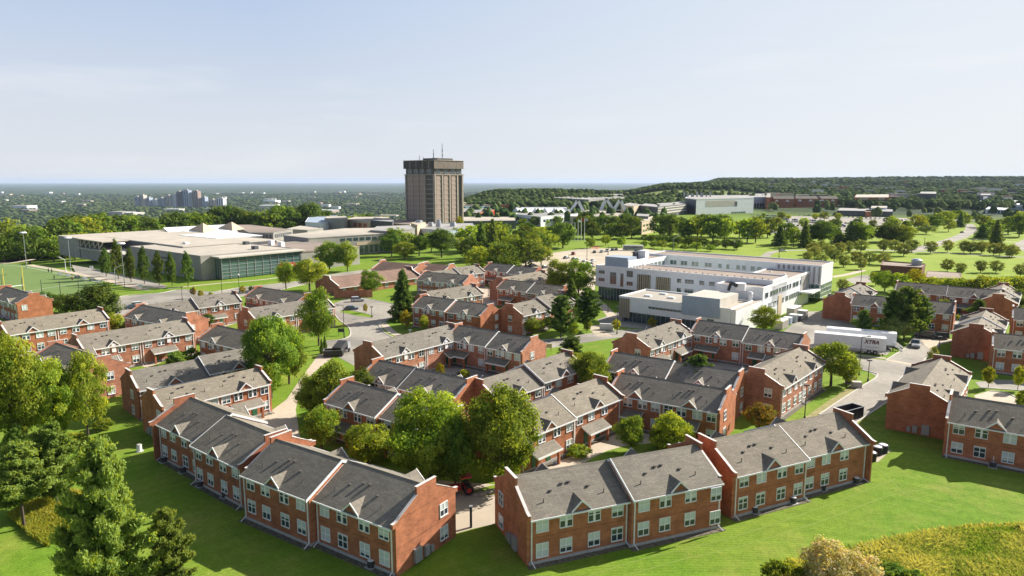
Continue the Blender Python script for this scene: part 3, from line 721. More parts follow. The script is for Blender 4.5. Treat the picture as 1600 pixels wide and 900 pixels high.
# second row
H('orange house with porch behind the left front house, paved court before it', 254, 638, AR, ((9.2, 0, 0), (9.2, 0, 0)), style='front', gw=((0, .12),), porch_x=(3.0, 3.6), util=0, D=7.6)
H('grey-roofed house with the spreading pine in front of its roof', 216, 607.5, 45, ((12, -.2, 0), (11, .35, .0)), gw=((0, .3),), D=9)
H('long salmon house with a covered porch and garden, left side', 131, 547, 50, ((11.5, 0, 0), (12, 0, 0)), style='front', mat='brick_pale', gable='panel', gw=(), D=9)
H('house half hidden behind the bright maples, salmon end wall', 50, 560, -36, ((10.5, 0, 0), (10.5, 0, 0)), mat='brick_pale', gw=((1, .6),), ends=(1, 1), D=9)
H('dark-roofed house with a wide salmon gable, third from the pitch', 195, 494, -33, ((11.5, 0, 0), (11.5, 0, 0)), mat='brick_pale', gable='panel', gw=((1, .5), ), D=9)
H('long low-looking salmon house beside the main road', 236, 492, 47, ((12.5, -.3, 0), (12.5, .35, 0)), style='front', mat='brick_pale', gable='panel', gw=(), D=9)
H('orange-red house at the left edge with two rows of windows', 12, 523, 53, ((10, 0, 0), (12, 0, 0)), gw=(), D=9)
H('far left house with an orange gable in front of the pitch', -16, 462, -38, ((12, 0, 0), (12, 0, 0)), gable='panel', gw=((1, .2),), low=False, D=9)
H('house with a dark narrow-windowed gable left of the big round tree', 399, 500, AR, ((12, 0, 0), (12, 0, 0)), mat='brick_pale', style='front', gable='panel', gw=((0, .5),), D=9)
H('dark-roofed house in the north-west court, roof in tree shade', 312, 529, -36, ((11.5, 0, 0), (12, 0, 0)), gable='panel', style='back', gw=((1, .5),), D=9)
H('small far house with a dark roof beside the road trees', 384, 463, -35, ((12, 0, 0), (12, 0, 0)), style='front', gable='panel', gw=(), D=9)
# north middle group
H('far middle house with a white-coped roof and bright orange gable', 652, 437, -30, ((10, 0, 0), (10, 0, 0)), gable='panel', mat='brick_pale', gw=((1, .6),), D=9)
H('dark-roofed house facing the middle lawn, salmon gable split by shade', 645, 480, -35, ((12, .35, 0), (12, 0, .8)), gable='panel', gw=((1, .7),), D=9)
H('small house tucked between the two dark-roofed middle houses', 678, 471, 46, ((10, 0, 0), (10, 0, 0)), style='front', mat='brick_pale', gable='panel', gw=(), D=9)
H('farthest middle house behind the orange gable, porch facing east', 683, 436, 46, ((12, -.2, 0), (12, .3, 0)), style='front', mat='brick_pale', gable='panel', gw=(), D=9)
H('farthest dark-roofed house beside the parking lot trees', 755, 422.5, -37, ((12, .2, 0), (12, -.1, 0)), style='front', gable='panel', gw=(), D=9)
H('light-roofed house behind the tall conifers near the parking lot', 796, 447, 50, ((12, 0, 0), (12, 0, 0)), mat='brick_pale', gable='panel', gw=((0, .5),), D=9)
H('dark-roofed house with a black porch roof north of the salmon gable', 777, 451, -37, ((12, .2, 0), (12, 0, 0)), style='front', gable='panel', gw=(), D=9)
H('house with a tall brown gable and two windows beside the conifers', 816, 492, AR, ((12, -.2, 0), (12, .45, 0)), mat='brick_pale', gable='panel', gw=((0, .45),), D=9)
# centre court
H('long light-roofed house with a porch on the benches court, west side', 598, 559, 50.5, ((12, 0, 0), (12, 0, 0)), style='front', mat='brick_pale', gable='panel', gw=(), porch_x=(1, 6), D=9)
H('brick house with two black porch roofs on the benches court', 697, 529, -36, ((11.5, 0, 0), (9.5, -.2, 0)), style='front', mat='brick_pale', gable='panel', gw=((1, .4),), D=9)
H('dark-roofed house with snow guards south of the benches court', 563, 591, -34.5, ((9.5, 0, .3), (12.5, 0, 0)), gable='panel', gw=((1, .8),), D=9)
H('light-roofed house split by a dark step, behind the tallest maples', 776, 622, 46, ((11.5, -.3, 0), (12, .35, 0)), mat='brick_pale', gable='plain', gw=((0, .6),), D=9)
# east court
H('dark-roofed house with snow guards, small conifer before it', 944, 579, -33.5, ((12, .3, 0), (12, 0, .6)), gable='panel', gw=((1, .5),), D=9)
H('red brick house with a dark porch roof and bright orange gable', 953, 613, -32.7, ((9.2, 0, 0), (9.2, 0, 0)), style='front', gw=((1, .3),), D=9)
H('orange-fronted house with two porches on the curved path', 815, 683, 46.5, ((12, -.2, 0), (12.5, .0, .3)), style='front', gw=(), D=9)
H('dark-roofed house half hidden by the two small maples', 510, 630, -36, ((11.6, .3, 0), (12, 0, .9)), style='front', gw=(), D=9)
H('light-roofed house with a brown gable before the white residence', 1015, 545, 49, ((10, 0, 0), (10, 0, 0)), mat='brick_pale', style='front', gable='panel', gw=((0, .3),), low=False, D=9)
H('dark-roofed house with two black porch roofs before the trailers', 1080, 521, -37, ((12, .15, 0), (12, -.2, 0)), style='front', mat='brick_pale', gable='panel', gw=(), D=9)
H('light-roofed house with a brown gable beside the sunny corner lawn', 1222, 606, 49, ((11, 0, 0), (11.5, 0, 0)), mat='brick_pale', gw=((0, .25),), D=9)
# east side
house_gable_right('house with a blank brown gable facing the street bend', 1557, 566, 51, halves=((12, 0, 0), (11, .3, 0)), gw=(), util=0, D=9)
H('house at the right edge behind the thin street trees', 1552, 542.5, -33, ((12, 0, 0), (12, 0, 0)), gw=(), D=9)
H('dark-roofed house hidden by the big pines, thin orange gable', 1330, 475.5, -35.5, ((12, 0, 0), (13, 0, 0)), gw=((1, .5),), D=9)
house_gable_right('house seen on its brown gable beside the trailer yard', 1335, 503, 50, halves=((12, 0, 0), (12, .35, 0)), gw=(), D=9)
H('long dark-roofed house at the back of the eastern court', 1399, 455, -36, ((14, .2, 0), (14.5, 0, 0)), style='front', gw=(), D=9)
house_gable_right('light-roofed house with two dark gablets at the back right', 1585, 506, 52, halves=((13, 0, 0), (13, .3, 0)), gw=(), D=9)
H('small piece of a house at the right edge, far side of the court', 1583, 498, -35, ((12, 0, 0),), gw=(), D=9)
# ------------------------------------------------------------------ trees
def leaf_mat(name, c, c2, trans=.35, tcol=None):
    m, n, l, b = newmat(name)
    at_ = n.new('ShaderNodeAttribute'); at_.attribute_name = 'tint'
    oi = n.new('ShaderNodeObjectInfo')
    mix = n.new('ShaderNodeMixRGB'); mix.inputs[1].default_value = (*c, 1); mix.inputs[2].default_value = (*c2, 1); l.new(at_.outputs['Fac'], mix.inputs[0])
    hs = n.new('ShaderNodeHueSaturation')
    mr = n.new('ShaderNodeMapRange'); mr.inputs[3].default_value = .8; mr.inputs[4].default_value = 1.22; l.new(oi.outputs['Random'], mr.inputs[0]); l.new(mr.outputs[0], hs.inputs['Value'])
    mm = n.new('ShaderNodeMath'); mm.operation = 'MULTIPLY'; mm.inputs[1].default_value = 7.13; l.new(oi.outputs['Random'], mm.inputs[0])
    mf = n.new('ShaderNodeMath'); mf.operation = 'FRACT'; l.new(mm.outputs[0], mf.inputs[0])
    mh = n.new('ShaderNodeMapRange'); mh.inputs[3].default_value = .475; mh.inputs[4].default_value = .515; l.new(mf.outputs[0], mh.inputs[0]); l.new(mh.outputs[0], hs.inputs['Hue'])
    l.new(mix.outputs[0], hs.inputs['Color'])
    df = n.new('ShaderNodeBsdfDiffuse'); tr = n.new('ShaderNodeBsdfTranslucent'); ms = n.new('ShaderNodeMixShader'); ms.inputs[0].default_value = trans
    l.new(hs.outputs[0], df.inputs[0])
    tm = n.new('ShaderNodeMixRGB'); tm.blend_type = 'MULTIPLY'; tm.inputs[0].default_value = 1; tm.inputs[2].default_value = (1.9, 1.6, .5, 1)
    l.new(hs.outputs[0], tm.inputs[1]); l.new(tm.outputs[0], tr.inputs[0])
    l.new(df.outputs[0], ms.inputs[1]); l.new(tr.outputs[0], ms.inputs[2])
    l.new(ms.outputs[0], n['Material Output'].inputs[0]); n.remove(b)
    return m
M['leaf'] = leaf_mat('leaf_green', (0.080, 0.150, 0.024), (0.260, 0.350, 0.065), .5)
M['leaf_bright'] = leaf_mat('leaf_bright', (0.105, 0.185, 0.024), (0.350, 0.420, 0.065), .5)
M['leaf_dark'] = leaf_mat('leaf_dark', (0.050, 0.100, 0.022), (0.145, 0.215, 0.045), .4)
M['leaf_olive'] = leaf_mat('leaf_olive', (0.150, 0.200, 0.060), (0.250, 0.300, 0.110), .38)
M['leaf_yellow'] = leaf_mat('leaf_yellow', (0.20, 0.22, 0.02), (0.34, 0.31, 0.03), .4)
M['leaf_autumn'] = leaf_mat('leaf_autumn', (0.13, 0.14, 0.03), (0.30, 0.17, 0.04), .35)
M['needle'] = leaf_mat('needle', (0.050, 0.105, 0.034), (0.170, 0.250, 0.065), .35)
M['needle_bright'] = leaf_mat('needle_bright', (0.085, 0.160, 0.035), (0.270, 0.370, 0.090), .42)
M['blossom'] = leaf_mat('blossom_cream', (0.34, 0.36, 0.14), (0.75, 0.66, 0.40), .35)
M['bark'] = noise_mat('bark', (0.07, 0.055, 0.042), (0.14, 0.11, 0.085), 3, .95, 8, stretch=(1, 1, .25))

def leaf_mesh(name, C_, N_, S_, T_, mat, aspect=1.0, rg=None, droop=None):
    """C centres, N normals, S sizes, T tint 0..1 -> quads"""
    n = len(C_); rg = rg or rng
    N_ = N_ / (np.linalg.norm(N_, axis=1, keepdims=True) + 1e-9)
    a = rg.normal(size=(n, 3)) if droop is None else droop + rg.normal(size=(n, 3)) * .25
    u = a - (a * N_).sum(1, keepdims=True) * N_; u /= (np.linalg.norm(u, axis=1, keepdims=True) + 1e-9)
    w_ = np.cross(N_, u)
    s = S_[:, None] / 2
    b = rg.uniform(.5, 1.0, (n, 1))
    P = np.stack([C_ - u * s * aspect, C_ + w_ * s * b, C_ + u * s * aspect, C_ - w_ * s * b], 1).reshape(-1, 3)
    me = bpy.data.meshes.new(name)
    me.vertices.add(4 * n); me.vertices.foreach_set('co', P.astype(np.float32).ravel())
    me.loops.add(4 * n); me.loops.foreach_set('vertex_index', np.arange(4 * n, dtype=np.int32))
    me.polygons.add(n); me.polygons.foreach_set('loop_start', np.arange(0, 4 * n, 4, dtype=np.int32))
    me.update(calc_edges=True)
    at_ = me.attributes.new('tint', 'FLOAT', 'POINT'); at_.data.foreach_set('value', np.repeat(np.clip(T_, 0, 1), 4).astype(np.float32))
    me.materials.append(mat)
    return me
def broad_tree(seed, leaves, lsize, mat, shape='round', holes=.25):
    """unit tree: height 1, crown radius about .5 (scaled later). returns trunk mesh, crown mesh"""
    rg = np.random.default_rng(seed)
    zc, rz, base = {'round': (.56, .44, .2), 'oval': (.53, .47, .12), 'column': (.51, .49, .03), 'bush': (.42, .46, .02), 'spread': (.62, .38, .28), 'mass': (.52, .48, .04)}[shape]
    ncl = {'column': 110, 'bush': 60}.get(shape, 125 if leaves > 9000 else 85)
    cs = []; rs = []
    amp = rg.uniform(.72, 1.22, 8); ztop = rg.uniform(.85, 1.1, 5)
    while len(cs) < ncl:
        d = rg.normal(size=3); d /= np.linalg.norm(d)
        ang = math.atan2(d[1], d[0]); k = amp[int((ang + math.pi) / (2 * math.pi) * 7.999)]
        kk = .82 + .3 * math.sin(3 * ang + seed) * (1 - abs(d[2])) * .6
        r = rg.uniform(.35, 1) ** .40
        jut = 1.16 if rg.uniform() < .12 else 1.0
        p = np.array([d[0] * .42 * k * kk * r * jut, d[1] * .42 * k * kk * r * jut, zc + d[2] * rz * .86 * r * ztop[int((ang + math.pi) / (2 * math.pi) * 4.999)]])
        if shape in ('round', 'spread') and p[2] < base: continue
        if shape == 'column': p[:2] *= .95 * (1 - max(0, (p[2] - .5)) * 1.5)
        if shape == 'oval': p[:2] *= 1.08 - .6 * max(0, p[2] - .5)
        cs.append(p); rs.append(rg.uniform(.05, .125) * (1.0 if shape != 'column' else .8))
    cs = np.array(cs); rs = np.array(rs)
    per = leaves // ncl
    C_ = []; N_ = []; T_ = []
    cen = np.array([0, 0, zc])
    for c, r in zip(cs, rs):
        m_ = int(per * (r / .11) ** 1.6 * rg.uniform(.7, 1.2)) + 3
        d = rg.normal(size=(m_, 3)); d /= np.linalg.norm(d, axis=1, keepdims=True)
        rad = r * (rg.uniform(.25, 1.0, (m_, 1)) ** .5) * np.array([1.15, 1.15, .8])
        pts = c + d * rad + rg.normal(size=(m_, 3)) * .010
        C_.append(pts); out = (c - cen); out = out / (np.linalg.norm(out) + .1)
        N_.append(d * 1.1 + out * .45 + rg.normal(size=(m_, 3)) * .42 + np.array([0, 0, .25]))
        T_.append(np.full(m_, rg.uniform(.0, .9)) + rg.normal(size=m_) * .28)
    C_ = np.concatenate(C_); N_ = np.concatenate(N_); T_ = np.concatenate(T_)
    S_ = rg.uniform(.7, 1.3, len(C_)) * lsize
    crown = leaf_mesh('crown', C_, N_, S_, T_, mat, 1.1, rg)
    tb = MB(); top = .62 if shape not in ('bush', 'mass') else .4
    tb.tube((0, 0, -.01), (.01, .005, top * .55), .024, .016, 8); tb.tube((.01, .005, top * .55), (0, .0, top + .12), .016, .006, 6)
    order = np.argsort(-rs)[:14]
    for i in order:
        z0 = rg.uniform(.22, .55) * top / .62
        q = cs[i]; mid = (np.array([.01, 0, z0]) * .45 + q * .55) + np.array([0, 0, -.02])
        tb.tube((.006, 0, z0), mid, .010, .006, 5, caps=False); tb.tube(mid, q, .006, .0025, 5, caps=False)
    trunk = tb.mesh('trunk', M['bark'])
    return trunk, crown
def pine_tree(seed, leaves, lsize, mat, kind='pine'):
    rg = np.random.default_rng(seed)
    nb = {'pine': 64, 'spruce': 110, 'open': 46, 'young': 40}[kind]
    C_ = []; N_ = []; T_ = []; D_ = []
    tb = MB(); tb.tube((0, 0, -.01), (0, 0, .97), .020, .003, 7)
    per = leaves // nb
    z0 = {'pine': .12, 'spruce': .04, 'open': .30, 'young': .15}[kind]
    for i in range(nb):
        t = (i + rg.uniform(0, .8)) / nb; z = z0 + (0.97 - z0) * t
        a = i * 2.4 + rg.uniform(-.4, .4)
        prof = (1 - t) ** .72 if kind == 'spruce' else (1 - t) ** .55 * (.72 + .28 * math.sin(min(1, t * 3.2) * math.pi / 2))
        if kind == 'open': prof = (1 - t ** 1.6) * .95 * (.75 + .25 * math.sin(t * 9))
        L = .46 * prof * rg.uniform(.5 if kind == 'pine' else .72, 1.15) + .02
        up = (.42 if kind in ('pine', 'open') else -.12) * rg.uniform(.5, 1.3)
        e = np.array([math.cos(a) * L, math.sin(a) * L, up * L])
        b0 = np.array([0, 0, z]); mid = b0 + e * .55 + np.array([0, 0, -.01])
        tb.tube(b0, mid, .0055, .004, 4, caps=False); tb.tube(mid, b0 + e, .004, .0012, 4, caps=False)
        m_ = int(per * (.35 + L / .3))
        # tufts along the branch with side twigs
        ntw = max(5, int(9 + L * 40))
        tt = rg.uniform(.18, 1.04, ntw); side = rg.uniform(-1, 1, ntw)
        side_dir = np.array([-math.sin(a), math.cos(a), 0])
        wid = .34 * L * (1.15 - tt)
        tw = b0 + e * tt[:, None] + side_dir * (side * wid)[:, None] + np.array([0, 0, 1]) * (rg.normal(size=ntw) * .006 + .012 * tt)[:, None]
        k = rg.integers(0, ntw, m_)
        r_ = .013 + .011 * (1 if kind != 'spruce' else 1.2)
        pts = tw[k] + rg.normal(size=(m_, 3)) * np.array([r_, r_, r_ * .55])
        C_.append(pts)
        N_.append(rg.normal(size=(m_, 3)) * .7 + np.array([math.cos(a) * .35, math.sin(a) * .35, .75]))
        D_.append(np.tile(e / (np.linalg.norm(e) + 1e-6) * .8 + np.array([0, 0, .25]), (m_, 1)))
        T_.append(np.clip(tt[k] * .7 + rg.normal(size=m_) * .2 - .05, 0, 1))
    C_ = np.concatenate(C_); N_ = np.concatenate(N_); T_ = np.concatenate(T_); D_ = np.concatenate(D_)
    crown = leaf_mesh('crown', C_, N_, rg.uniform(.7, 1.4, len(C_)) * lsize, T_, mat, 1.35 if lsize > .022 else 1.9, rg, D_)
    return tb.mesh('trunk', M['bark']), crown
PROTO = {}
def P_(key, fn): PROTO[key] = fn
P_('maple0', lambda: broad_tree(1, 15000, .030, M['leaf'], 'round')); P_('maple1', lambda: broad_tree(2, 15000, .030, M['leaf'], 'oval'))
P_('maple2', lambda: broad_tree(3, 15000, .030, M['leaf'], 'spread')); P_('bright0', lambda: broad_tree(4, 16000, .029, M['leaf_bright'], 'oval'))
P_('bright1', lambda: broad_tree(5, 16000, .029, M['leaf_bright'], 'round')); P_('dark0', lambda: broad_tree(6, 12000, .034, M['leaf_dark'], 'round'))
P_('dark1', lambda: broad_tree(7, 12000, .034, M['leaf_dark'], 'mass')); P_('olive0', lambda: broad_tree(8, 5000, .045, M['leaf_olive'], 'round'))
P_('yellow0', lambda: broad_tree(9, 4000, .05, M['leaf_yellow'], 'oval')); P_('yellow1', lambda: broad_tree(19, 7000, .042, M['leaf_yellow'], 'mass'))
P_('autumn0', lambda: broad_tree(10, 7000, .04, M['leaf_autumn'], 'spread')); P_('column0', lambda: broad_tree(11, 9000, .042, M['leaf_dark'], 'column'))
P_('bush0', lambda: broad_tree(12, 4500, .055, M['leaf'], 'bush')); P_('bush1', lambda: broad_tree(13, 4500, .055, M['leaf_dark'], 'bush'))
P_('bushb', lambda: broad_tree(14, 4500, .055, M['leaf_bright'], 'bush')); P_('blossom', lambda: broad_tree(15, 16000, .034, M['blossom'], 'mass'))
P_('big0', lambda: broad_tree(16, 40000, .024, M['leaf_bright'], 'mass')); P_('big1', lambda: broad_tree(17, 40000, .024, M['leaf'], 'oval')); P_('big2', lambda: broad_tree(18, 40000, .023, M['leaf'], 'mass'))
P_('pine0', lambda: pine_tree(21, 62000, .0165, M['needle_bright'], 'pine')); P_('pine1', lambda: pine_tree(22, 42000, .019, M['needle_bright'], 'pine'))
P_('open0', lambda: pine_tree(23, 30000, .020, M['needle_bright'], 'open')); P_('spruce0', lambda: pine_tree(24, 14000, .030, M['needle'], 'spruce'))
P_('spruce1', lambda: pine_tree(25, 14000, .030, M['needle'], 'pine')); P_('spruce2', lambda: pine_tree(26, 12000, .032, M['needle'], 'open'))
P_('far0', lambda: broad_tree(31, 2600, .060, M['leaf'], 'round')); P_('far1', lambda: broad_tree(32, 2600, .060, M['leaf_dark'], 'mass'))
P_('far2', lambda: broad_tree(33, 2600, .060, M['leaf'], 'mass')); P_('far3', lambda: broad_tree(34, 2600, .062, M['leaf_dark'], 'oval'))
P_('farp', lambda: pine_tree(35, 2600, .055, M['needle'], 'spruce')); P_('farb', lambda: broad_tree(36, 2600, .060, M['leaf_bright'], 'round'))
P_('faro', lambda: broad_tree(37, 3000, .055, M['leaf_olive'], 'oval'))
BUILT = {}
CONIFER = ('pine', 'open', 'spruce', 'farp')
def tree_at(kind, p, h, wdt, label, group=None, name=None, cat='tree', rz=None):
    if kind not in BUILT: BUILT[kind] = PROTO[kind]()
    tm, cm = BUILT[kind]
    con = kind.startswith(CONIFER)
    name = name or ('conifer' if con else 'shrub' if kind.startswith('bush') else 'poplar' if kind.startswith('column') else 'broadleaf_tree')
    root = empty(name, p, random.uniform(0, 6.28) if rz is None else rz)
    tag(root, label, cat, group)
    k = .92 if con else .80
    s = (wdt / k, wdt / k, h)
    for nm, me in (('trunk', tm), ('crown', cm)):
        o = link(nm, me, root); o.scale = s
    return root
def tree(kind, u, vb, vt, wpx, label, group=None, z=0, **k):
    """u, vb: ground pixel of the trunk; vt: row of the top; wpx: crown width in pixels"""
    p = at(u, vb, z)
    h = height_at(p, vt) - z
    wdt = wpx / F * (p.y * CP + (CAMH - z - h / 2) * SP)
    return tree_at(kind, p, h, wdt, label, group, **k)
T = tree
# foreground left
T('pine0', 176, 965, 693, 146, 'tall feathery pine at the bottom left, tallest of the foreground pines')
T('pine1', 268, 935, 796, 84, 'small young pine right of the tall foreground pine')
T('open0', 38, 826, 690, 128, 'open-crowned pine with a bare trunk above the yellow grass patch')
T('pine1', 90, 792, 664, 92, 'slender pine between the open pine and the tall foreground pine', rz=2)
T('pine0', 30, 712, 662, 30, 'small pine top in front of the big bright maples', rz=1)
T('big0', 22, 705, 508, 104, 'huge bright maple at the left edge in front of the orange house')
T('big0', 88, 690, 548, 76, 'bright maple in the middle of the left-hand clump', rz=2.2)
T('bright0', 138, 680, 545, 58, 'bright maple at the right end of the left-hand clump')
T('bushb', 118, 700, 672, 40, 'low bush under the bright maples', None, cat='shrub')
T('bushb', 160, 672, 650, 30, 'low bush at the foot of the right-hand bright maple', None, cat='shrub')
# north-west houses
T('dark0', 156, 514, 439, 78, 'large dark round maple behind the orange-red house')
T('dark1', 78, 486, 453, 30, 'dark clipped-looking evergreen left of the large dark maple'); T('dark1', 102, 488, 456, 30, 'dark evergreen touching the large dark maple', rz=1.5)
T('bright1', 176, 520, 486, 30, 'small bright tree right of the large dark maple'); T('bush0', 200, 522, 499, 34, 'green bush beside the third salmon gable house', cat='shrub')
T('bushb', 187, 520, 503, 26, 'bright low bush behind the long salmon roof', cat='shrub')
T('open0', 279, 612, 549, 64, 'spreading pine in front of the light grey roof', rz=.5)
T('bush0', 300, 566, 540, 36, 'leafy shrub at the corner of the long salmon house', cat='shrub'); T('bush0', 285, 566, 548, 22, 'smaller shrub beside the porch of the long salmon house', cat='shrub')
T('bushb', 232, 566, 551, 16, 'tiny tree before the porch of the long salmon house', cat='shrub')
T('dark0', 325, 512, 489, 24, 'small dark round tree in the north-west court')
T('big1', 424, 622, 476, 82, 'tall dark-green tree left of the turning loop path'); T('maple1', 452, 600, 500, 58, 'full tree leaning against the tall dark-green tree', rz=1)
T('maple0', 498, 540, 446, 54, 'light green tree with pale bare trunk by the turning loop')
T('bush0', 392, 486, 464, 20, 'bushy small tree at the wall of the small far house', cat='shrub'); T('bush0', 405, 486, 463, 20, 'second bushy small tree at the wall of the small far house', cat='shrub')
T('spruce0', 503, 553, 529, 8, 'narrow dark evergreen left of the open dumpster'); T('spruce0', 508, 546, 524, 8, 'narrow dark evergreen behind the open dumpster', rz=2)
for i, (u, v, t_, w_, kk) in enumerate(((303, 466, 448, 9, 'autumn0'), (314, 468, 452, 9, 'yellow0'), (330, 468, 455, 8, 'bright1'), (379, 459, 445, 9, 'yellow0'), (392, 456, 446, 7, 'yellow0'), (408, 459, 451, 8, 'bright1'), (425, 461, 450, 9, 'yellow0'), (440, 463, 454, 8, 'bright1'))):
    T(kk, u, v, t_, w_, 'thin young street tree beside the grey main road', 'young street trees along the main road', name='young_tree')
# trees before the sports hall
for i, (u, vb, vt, w_) in enumerate(((166, 432, 385, 19), (185, 436, 370, 19), (205, 441, 384, 18), (226, 443, 381, 18), (249, 446, 389, 17), (269, 447, 391, 16), (294, 448, 389, 17))):
    T('column0', u, vb, vt, w_ * 1.25, ['stout poplar at the far left end of the poplar row', 'tallest of the poplars before the grey sports hall', 'third poplar from the left before the sports hall', 'middle poplar of the row before the sports hall', 'fifth poplar from the left before the sports hall', 'poplar second from the right end of the row', 'last poplar of the row, nearest the glazed corner'][i], 'poplars in a row before the sports hall', cat='poplar', rz=i * 1.3)
T('bright1', 447, 452, 405, 34, 'light green tree at the glazed end of the sports hall'); T('bright1', 484, 454, 400, 54, 'broad bright tree between the road and the sports hall', rz=2)
T('maple0', 515, 424, 374, 44, 'round green tree before the concrete college building'); T('maple0', 543, 424, 375, 34, 'second round green tree before the concrete college building', rz=1)
T('maple0', 578, 462, 419, 36, 'lone tree on the lawn beside the brown-roofed commons')
T('spruce0', 630, 500, 421, 46, 'tall spruce on the lawn by the middle parking bay'); T('yellow0', 634, 514, 482, 17, 'small yellow-green tree under the tall spruce')
T('bright1', 663, 520, 490, 16, 'slender young tree before the dark-roofed middle house', name='young_tree'); T('yellow0', 571, 489, 473, 7, 'tiny yellow tree on the thin grass island', name='young_tree')
T('yellow0', 688, 589, 565, 13, 'small glowing yellow-green tree in the benches court'); T('bushb', 727, 589, 574, 18, 'green shrub in the benches court', cat='shrub')
T('maple1', 520, 655, 558, 66, 'broad tree left of the house with snow guards'); T('maple0', 486, 652, 580, 48, 'pale green tree at the edge of the front court', rz=3)
T('dark0', 567, 640, 572, 46, 'dense dark tree against the house with snow guards')
T('bright1', 503, 706, 632, 58, 'small bright maple nearest the paved front court'); T('bright1', 575, 726, 659, 84, 'wide low bright maple before the half hidden house', rz=1.4)
T('big0', 672, 762, 598, 124, 'tallest leafy tree in the centre, left one of the pair', rz=.6); T('big2', 783, 762, 590, 118, 'tallest leafy tree in the centre, right one of the pair with orange leaves', rz=2)
T('maple1', 712, 768, 640, 60, 'leafy tree filling the gap between the two tallest trees')
T('maple0', 986, 706, 647, 46, 'small tree standing in the court before the red brick house'); T('bright0', 1047, 706, 643, 56, 'bright small tree right of the small tree in the red house court'); T('bright0', 1028, 700, 660, 30, 'little bright tree squeezed between two court trees', rz=2)
T('bushb', 905, 712, 693, 40, 'flowering shrub on the curved path', cat='shrub', rz=2)
T('autumn0', 1185, 682, 631, 54, 'small tree turning yellow beside the eastern lawn')
T('maple2', 1298, 603, 532, 74, 'wide spreading tree on the sunny corner lawn'); T('maple0', 1322, 603, 548, 34, 'smaller tree under the wide spreading tree', rz=1)
T('maple0', 1193, 522, 475, 42, 'round tree on the lawn behind the white residence wing')
T('spruce1', 1088, 634, 555, 62, 'blue-green conifer before the roof with snow guards')
T('spruce1', 893, 570, 525, 50, 'dark conifer behind the light split roof'); T('big1', 922, 625, 540, 66, 'full green tree at the end of the light split roof', rz=1.7); T('maple0', 890, 582, 545, 40, 'green tree between the light split roof and the road', rz=1)
T('maple0', 872, 462, 402, 44, 'leafy tree left one of the pair by the parking lot'); T('maple0', 904, 464, 402, 50, 'leafy tree right one of the pair by the parking lot', rz=2)
T('spruce1', 876, 528, 462, 50, 'layered conifer in front of the light roof, left of two'); T('spruce1', 918, 516, 450, 50, 'layered conifer in front of the path, right of two', rz=2.5)
T('maple0', 833, 522, 496, 36, 'small tree at the foot of the tall brown gable'); T('dark0', 858, 516, 494, 30, 'small dark tree behind the layered conifer')
T('bright1', 896, 528, 500, 18, 'pointed light green young tree under the conifers', name='young_tree'); T('bright1', 917, 520, 497, 15, 'second pointed young tree nearer the path', name='young_tree')
T('yellow0', 963, 517, 497, 12, 'young yellowing tree beside the grey plaza', name='young_tree'); T('yellow0', 1018, 512, 495, 13, 'young yellowing tree before the white pavilion wall', name='young_tree')
T('spruce0', 892, 500, 436, 40, 'slim conifer behind the layered conifers')
T('autumn0', 740, 462, 432, 12, 'orange-leaved young tree against the bright orange gable', name='young_tree')
# east houses
T('spruce1', 1412, 532, 448, 62, 'big dark pine right of the trailers, largest of the clump'); T('spruce1', 1392, 528, 455, 46, 'big dark pine on the left side of the clump', rz=1); T('spruce1', 1436, 527, 462, 40, 'dark pine touching the thin orange gable', rz=2)
T('spruce2', 1347, 530, 484, 42, 'smaller pine left of the big dark pines'); T('olive0', 1396, 536, 495, 40, 'grey-leaved small tree in front of the big pines')
T('bushb', 1358, 526, 506, 18, 'low green bush by the smaller pine', cat='shrub')
T('bright1', 1474, 492, 465, 20, 'small bright tree in the eastern court'); T('spruce2', 1527, 508, 468, 42, 'sparse brownish pine at the end of the eastern court')
T('bushb', 1500, 500, 490, 16, 'pale low bush under the sparse pine', cat='shrub')
T('bright1', 1544, 606, 570, 19, 'young street tree at the near side street, left one', name='young_tree'); T('bright1', 1590, 610, 568, 17, 'young street tree at the near side street, right one', name='young_tree', rz=1)
T('bushb', 1600, 640, 600, 26, 'leafy young tree at the right edge by the parking bay', name='young_tree'); T('olive0', 1457, 577, 538, 17, 'thin pale young tree on the verge of the eastern road', name='young_tree')
T('bushb', 1418, 500, 488, 14, 'low bush before the orange gable', cat='shrub')
for i, (u, vb, vt, w_, kk) in enumerate(((1382, 455, 422, 36, 'maple0'), (1405, 458, 424, 30, 'farb'), (1428, 452, 418, 34, 'yellow1'), (1452, 460, 430, 34, 'farb'), (1474, 458, 432, 30, 'farb'), (1496, 460, 432, 34, 'farb'), (1516, 462, 434, 30, 'far0'), (1538, 464, 428, 36, 'farb'), (1560, 468, 430, 34, 'farb'), (1582, 466, 428, 36, 'farb'), (1602, 470, 430, 34, 'far0'), (1556, 480, 445, 36, 'far1'), (1590, 486, 448, 40, 'far1'), (1368, 446, 424, 20, 'farb'))):
    T(kk, u, vb, vt, w_, 'golden tree, yellowest of the belt behind the eastern court' if kk == 'yellow1' else 'dark tree in the belt behind the eastern court' if kk == 'far1' else 'yellow-green tree in the belt behind the eastern court', 'belt of trees behind the eastern court', rz=i * 1.1)
def row(kinds, pts, h, hv, step, jit, label, group, wf=.8, seed=1, name=None):
    rg = random.Random(seed); p = [at(*q).xy for q in pts]
    for a, b in zip(p, p[1:]):
        n = max(1, int((b - a).length / step))
        for i in range(n):
            q = a + (b - a) * ((i + .5) / n); x = q.x + rg.uniform(-jit, jit); y = q.y + rg.uniform(-jit, jit)
            hh = h * rg.uniform(1 - hv, 1 + hv)
            tree_at(rg.choice(kinds), (x, y, float(terrain(x, y))), hh, hh * wf * rg.uniform(.85, 1.15), label, group, name=name)
